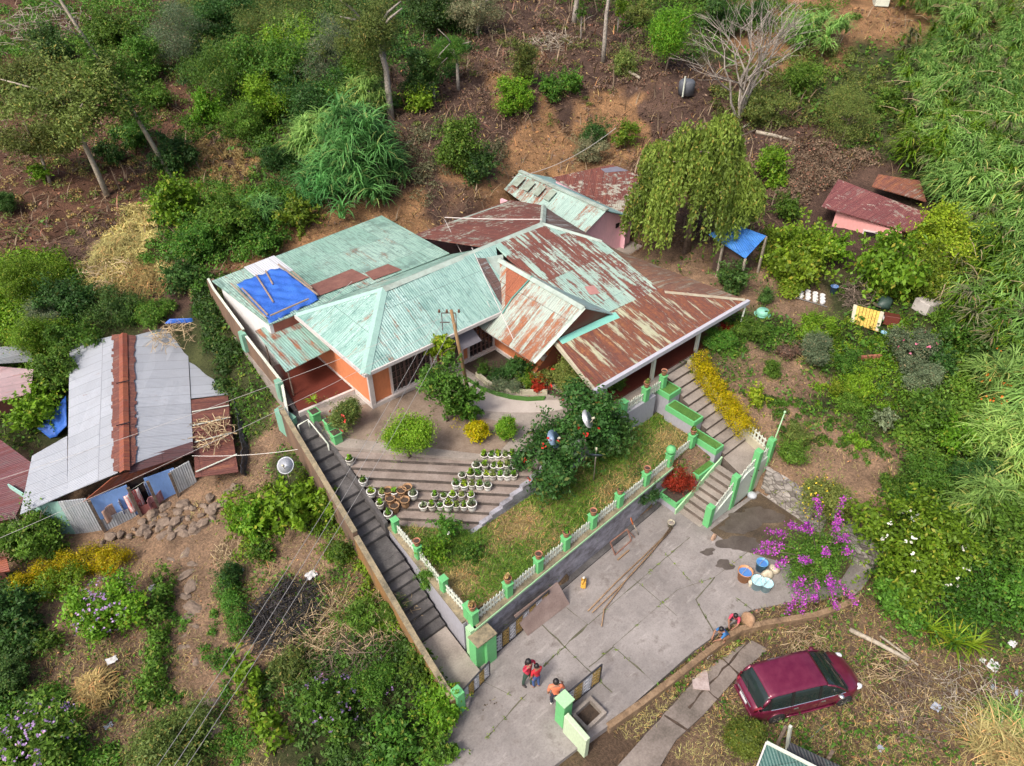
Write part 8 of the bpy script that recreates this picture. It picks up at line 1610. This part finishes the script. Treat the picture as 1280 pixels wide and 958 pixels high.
scatter('green_grass','short green grass in the open ground','grass',33000,dict(green=1,tan=.25,path=.15,soil=.12),'grass',.38,.035,45,blade=True,thr=.32,cl=3)
scatter('fallen_leaves','brown leaves and husks strewn over the near dry ground','leaf litter',45000,dict(tan=1,path=.5,soil=.5,green=.1),'brown',.13,.06,61,.03,13,30,thr=.3)
scatter('dry_grass','dry grass stalks lying on the near dry ground','dry grass',42000,dict(tan=1,path=.35,soil=.4),'straw',.30,.018,62,rmin=13,rmax=30,blade=True,thr=.4,cl=2)
scatter('pebbles','small pale pebbles on the trodden earth','pebbles',6000,dict(path=1,tan=.6,soil=.5,orange=.6),'straw',.10,.09,46,.01,thr=.5)
def crack_weeds():
    rng = np.random.default_rng(71); B = np.array([list(p) for p in JP if p.z > -.1 and free(np.array([p.x]),np.array([p.y+99]))[0]]); B = B[rng.random(len(B)) < .28]; B = np.repeat(B,4,0)+rng.normal(size=(len(B)*4,3))*np.array([.04,.04,0]); n = len(B); V,F = blades(rng,B,rng.uniform(0,6.28,n),.11*rng.uniform(.5,1.5,n),.03,2,rng.uniform(.6,1.6,n),rng.uniform(.3,1.2,n)); tag(meshobj('crack_weeds',mesh_np('crack_weeds',V,F,np.repeat(rng.random(n),2),LEAF['grass'])),'tiny weeds growing in the joints of the courtyard concrete','weeds',None,'stuff')
crack_weeds()
def lawn_grass():
    rng = np.random.default_rng(51); x = rng.uniform(9.2,24,36000); y = rng.uniform(12.7,18.6,36000); k = inpoly([(9.4,13.1),(21.0,13.3),(23.6,13.6),(23.6,16.0),(11.8,16.0),(9.7,18.3)],x,y); x,y = x[k],y[k]; f = np.sin(x*.9+1.2*np.sin(y*1.1))*np.sin(y*1.3+.5*x)+.8*np.exp(-((y-16.0)/1.0)**2)+.5*np.exp(-((y-13.1)/.5)**2)-.1; k = f > rng.normal(.02,.35,len(x)); 
    for nm,lf,sel,lab in (('lawn_grass','grass',k,'green tufts of grass on the lawn terrace'),('lawn_dry_grass','dry',~k & (rng.random(len(x)) < .5),'dry straw grass on the lawn terrace')):
        a,b = x[sel],y[sel]; n = len(a); V,F = blades(rng,np.stack([a,b,np.full(n,1.79)],1),rng.uniform(0,6.28,n),.22*rng.uniform(.5,1.5,n),.03,3,rng.uniform(.6,1.6,n),rng.uniform(.2,1.1,n)); o = meshobj(nm,mesh_np(nm,V,F,np.repeat(rng.random(n),3),LEAF[lf])); tag(o,lab,'grass',None,'stuff')
lawn_grass()
CLUMPS = []
for i in range(6):
    g_ = np.random.default_rng(100+i); n_ = 130; d_ = unit(g_.normal(size=(n_,3))+np.array([0,0,.5])); d_[:,2] = np.abs(d_[:,2]); P_ = d_*np.clip(1-np.abs(g_.normal(0,.3,(n_,1))),.1,1.1)*np.array([1,1,.8])+g_.normal(size=(n_,3))*.08; CLUMPS.append((P_,d_))
def fill(name,label,cat,pixpoly,n,size,leaf,hm=0.0,seed=1,lf=.15,asp=.5,off=(0,0),dens=1.0):
    """undergrowth: leafy clumps of many sizes crowded over one patch of ground"""
    rng = np.random.default_rng(seed); poly = [tuple(hit(x,y)[:2]) for x,y in pixpoly]; xs = [p[0] for p in poly]; ys = [p[1] for p in poly]; a = rng.uniform(min(xs),max(xs),n*12); b = rng.uniform(min(ys),max(ys),n*12); k = inpoly(poly,a+.5*np.sin(b*2),b+.5*np.sin(a*2)) & free(a,b); a,b = a[k][:n],b[k][:n]; Ps=[];Ns=[];T=[];S=[]
    for x,y in zip(a,b):
        P,N = CLUMPS[rng.integers(6)]; s = rng.uniform(*size); an = rng.uniform(0,6.28); c_,s_ = math.cos(an),math.sin(an); z = float(terr(x,y))+hm*rng.random(); m = rng.random(len(P)) < dens*min(1,.35+s*.7); Q = P[m]*s*np.array([1,1,rng.uniform(.6,1.2)]); Ps.append(np.stack([Q[:,0]*c_-Q[:,1]*s_+x,Q[:,0]*s_+Q[:,1]*c_+y,Q[:,2]+z],1)); N = N[m]; Ns.append(np.stack([N[:,0]*c_-N[:,1]*s_,N[:,0]*s_+N[:,1]*c_,N[:,2]],1)); T.append(np.full(len(Q),rng.random())); S.append(np.full(len(Q),lf*rng.uniform(.8,1.25)))
    P = np.concatenate(Ps); N = np.concatenate(Ns); T = np.concatenate(T); S = np.concatenate(S)*rng.uniform(.7,1.3,len(P)); V,F = leafquads(P,unit(N+rng.normal(size=N.shape)*.6),S,S*asp,.2,rng); o = meshobj(name,mesh_np(name,V,F,np.clip(.6*T+.4*rng.random(len(P)),0,1),LEAF[leaf])); return tag(o,label,cat,None,'stuff')
U = 'undergrowth'
fill('thicket_undergrowth','dense dark green undergrowth filling the upper left thicket',U,[(205,15),(330,-20),(490,-20),(490,60),(470,140),(400,165),(330,150),(280,140),(225,110)],420,(.7,1.7),'dark',.9,1,.20)
fill('thicket_undergrowth','paler olive undergrowth speckling the upper left thicket',U,[(225,20),(330,-20),(470,0),(470,100),(400,150),(300,120)],210,(.5,1.2),'olive',1.9,2,.17)
fill('thicket_undergrowth','scrubby green undergrowth round the grey thicket, upper left corner',U,[(-30,20),(120,-20),(215,10),(190,70),(110,70),(-20,100)],170,(.5,1.3),'mid',.5,3,.18)
fill('bank_undergrowth','leafy undergrowth covering the bank left of the boundary wall',U,[(200,225),(260,230),(370,245),(385,280),(300,325),(255,350),(240,390),(205,385),(190,300)],260,(.4,1.0),'mid',.3,4,.16)
fill('bank_undergrowth','dark undergrowth in the gully beside the boundary wall',U,[(205,340),(255,345),(285,440),(300,520),(280,470),(255,410),(215,395)],120,(.3,.7),'dark',.1,5,.15)
fill('slope_undergrowth','green undergrowth on the left edge above the pink roof',U,[(-40,325),(75,325),(120,380),(130,410),(85,440),(70,500),(30,440),(-40,420)],250,(.5,1.1),'bright',.5,6,.17)
fill('slope_undergrowth','dark undergrowth between the tin shed and straw vines',U,[(90,395),(150,380),(250,385),(250,402),(150,415),(88,430)],110,(.4,.8),'mid',.4,7,.16)
fill('slope_undergrowth','dark undergrowth beneath the reed clumps behind back roof',U,[(335,215),(400,150),(470,120),(500,160),(490,240),(430,262),(340,270)],170,(.5,1.0),'dark',.4,8,.17)
fill('slope_undergrowth','thin green undergrowth under the trees at upper centre',U,[(485,20),(560,-20),(640,-20),(600,40),(570,120),(500,140)],120,(.5,1.2),'dark',.5,9,.18)
fill('top_undergrowth','green undergrowth along the top edge behind bare tree',U,[(600,-25),(720,-25),(860,-25),(1080,-25),(1080,20),(1000,60),(930,45),(870,30),(780,12),(640,8)],230,(.6,1.4),'mid',.6,10,.20)
fill('top_undergrowth','scrubby undergrowth round the bare tree and olive tree',U,[(880,120),(960,70),(1060,60),(1120,110),(1130,200),(1060,180),(980,165),(900,160)],200,(.4,1.0),'olive',.3,11,.17)
fill('cliff_undergrowth','dry brownish scrub on the slope above the roofs',U,[(490,170),(560,150),(640,190),(640,215),(560,245),(510,250)],130,(.3,.8),'olive2',.2,12,.15,dens=.6)
fill('cliff_undergrowth','dull brown dead scrub covering the slope left of pink house',U,[(945,190),(1010,180),(1110,200),(1100,225),(1040,255),(1000,270),(960,250)],240,(.3,.8),'brown',.15,13,.15)
fill('hill_scrub','sparse brown dead scrub over the upper bare slope',U,[(600,20),(800,30),(840,110),(760,140),(680,150),(590,200),(560,160)],260,(.25,.7),'brown',.1,14,.14,dens=.6)
fill('soil_scrub','low dead scrub over the brown slope at upper left',U,[(-20,220),(200,130),(290,160),(290,240),(200,290),(160,310),(-20,310)],230,(.2,.5),'dry',.05,15,.13,dens=.5)
fill('soil_scrub','leafy scrub crowding the slope below the grey thicket',U,[(-30,60),(200,40),(230,110),(150,150),(-20,140)],150,(.45,1.1),'mid',.3,35,.17)
fill('soil_scrub','olive weeds dotted over the brown slope at upper left',U,[(-30,90),(210,60),(300,150),(290,240),(200,290),(130,310),(-30,300)],130,(.25,.7),'olive',.1,27,.14,dens=.7)
fill('hill_scrub','green scrub dotted over the upper bare slope',U,[(520,60),(640,10),(830,40),(840,110),(720,150),(600,190),(500,150)],90,(.3,.8),'olive',.15,28,.15,dens=.7)
fill('dead_creepers','straw-coloured dead creepers draped over the left terrace bank',U,[(120,345),(165,255),(205,262),(185,330),(235,400),(130,395)],170,(.3,.7),'straw',.15,29,.34,.12)
fill('dead_creepers','dry brown creepers tangled below the slender tree',U,[(180,190),(290,175),(330,215),(300,250),(230,255),(200,225)],150,(.3,.7),'dry',.15,30,.32,.13)
fill('dead_creepers','dead bracken sprawled on the bank above the tin shed',U,[(80,340),(240,330),(250,395),(100,400)],120,(.25,.6),'straw',.1,31,.34,.11)
fill('reed_scrub','yellow-green scrub growing through the right-hand reeds',U,[(1150,150),(1290,110),(1300,200),(1230,215),(1160,190)],110,(.5,1.0),'vine',1.6,32,.17)
fill('slope_undergrowth','dark bushes crowded along the left thicket foot',U,[(215,150),(330,150),(360,200),(330,225),(300,180),(230,180)],90,(.4,.9),'mid',.3,33,.16)
scatter('fallen_twigs','fallen twigs and dead stems strewn over the upper slope','twigs',9000,dict(litter=.55,soil=.22,orange=.2),'brown',.75,.04,63,rmin=36,rmax=100,blade=True,thr=.3)
scatter('fallen_twigs','dark fallen stems strewn over the upper slope','twigs',14000,dict(litter=1,soil=.7,orange=.2),'brown',.85,.05,64,rmin=36,rmax=100,blade=True,thr=.3)
fill('creepers','creeper leaves spreading over the ground beside pink house',U,[(960,280),(1050,270),(1075,300),(1130,330),(1215,300),(1215,360),(1190,385),(1110,375),(1050,365),(980,370),(955,320)],300,(.35,.8),'vine',.5,16,.15)
fill('garden_weeds','weeds filling the right-hand garden beds',U,[(1020,400),(1060,400),(1140,400),(1180,430),(1140,500),(1110,510),(1060,520),(1000,510),(1040,470)],190,(.2,.5),'bright',.05,17,.12)
fill('garden_weeds','low green weeds on the terraces of right-hand garden',U,[(930,490),(985,500),(1100,520),(1110,580),(1040,570),(990,560),(960,520)],130,(.12,.35),'mid',.03,34,.11)
fill('garden_weeds','weeds along the porch end of the right-hand garden',U,[(880,410),(960,400),(1000,430),(960,445),(920,450),(890,440)],90,(.15,.4),'mid',.05,18,.11)
fill('right_undergrowth','dark green undergrowth under the reeds at right edge',U,[(1180,380),(1290,400),(1300,720),(1230,700),(1215,620),(1150,620),(1140,500),(1190,470)],360,(.5,1.1),'mid',.4,19,.17)
fill('right_undergrowth','green undergrowth round the white trumpet bush',U,[(1085,690),(1110,620),(1200,600),(1290,680),(1290,780),(1200,790),(1110,770)],200,(.35,.8),'mid',.15,20,.15)
fill('lower_undergrowth','mixed undergrowth in the thicket left of the driveway',U,[(345,830),(420,800),(500,790),(575,870),(540,950),(520,980),(380,980),(350,900)],240,(.22,.5),'dark',.12,21,.13)
fill('lower_undergrowth','dark undergrowth at the left edge below the shed',U,[(-30,750),(40,735),(35,860),(60,900),(-30,900)],130,(.4,.8),'dark',.25,22,.15)
fill('lower_undergrowth','undergrowth round the lilac bush in bottom left corner',U,[(-30,880),(70,880),(150,960),(150,990),(-30,990)],140,(.3,.7),'mid',.2,23,.14)
fill('lower_undergrowth','undergrowth on the slope below the brown stair wall',U,[(290,620),(400,600),(440,650),(500,780),(470,800),(430,720),(400,660),(300,690),(270,660)],110,(.2,.5),'bright',.1,24,.12)
fill('path_weeds','weeds fringing the stone footpath at lower left',U,[(200,740),(215,740),(230,960),(300,960),(290,800),(260,760),(270,960),(190,960)],110,(.12,.35),'mid',.03,25,.10)
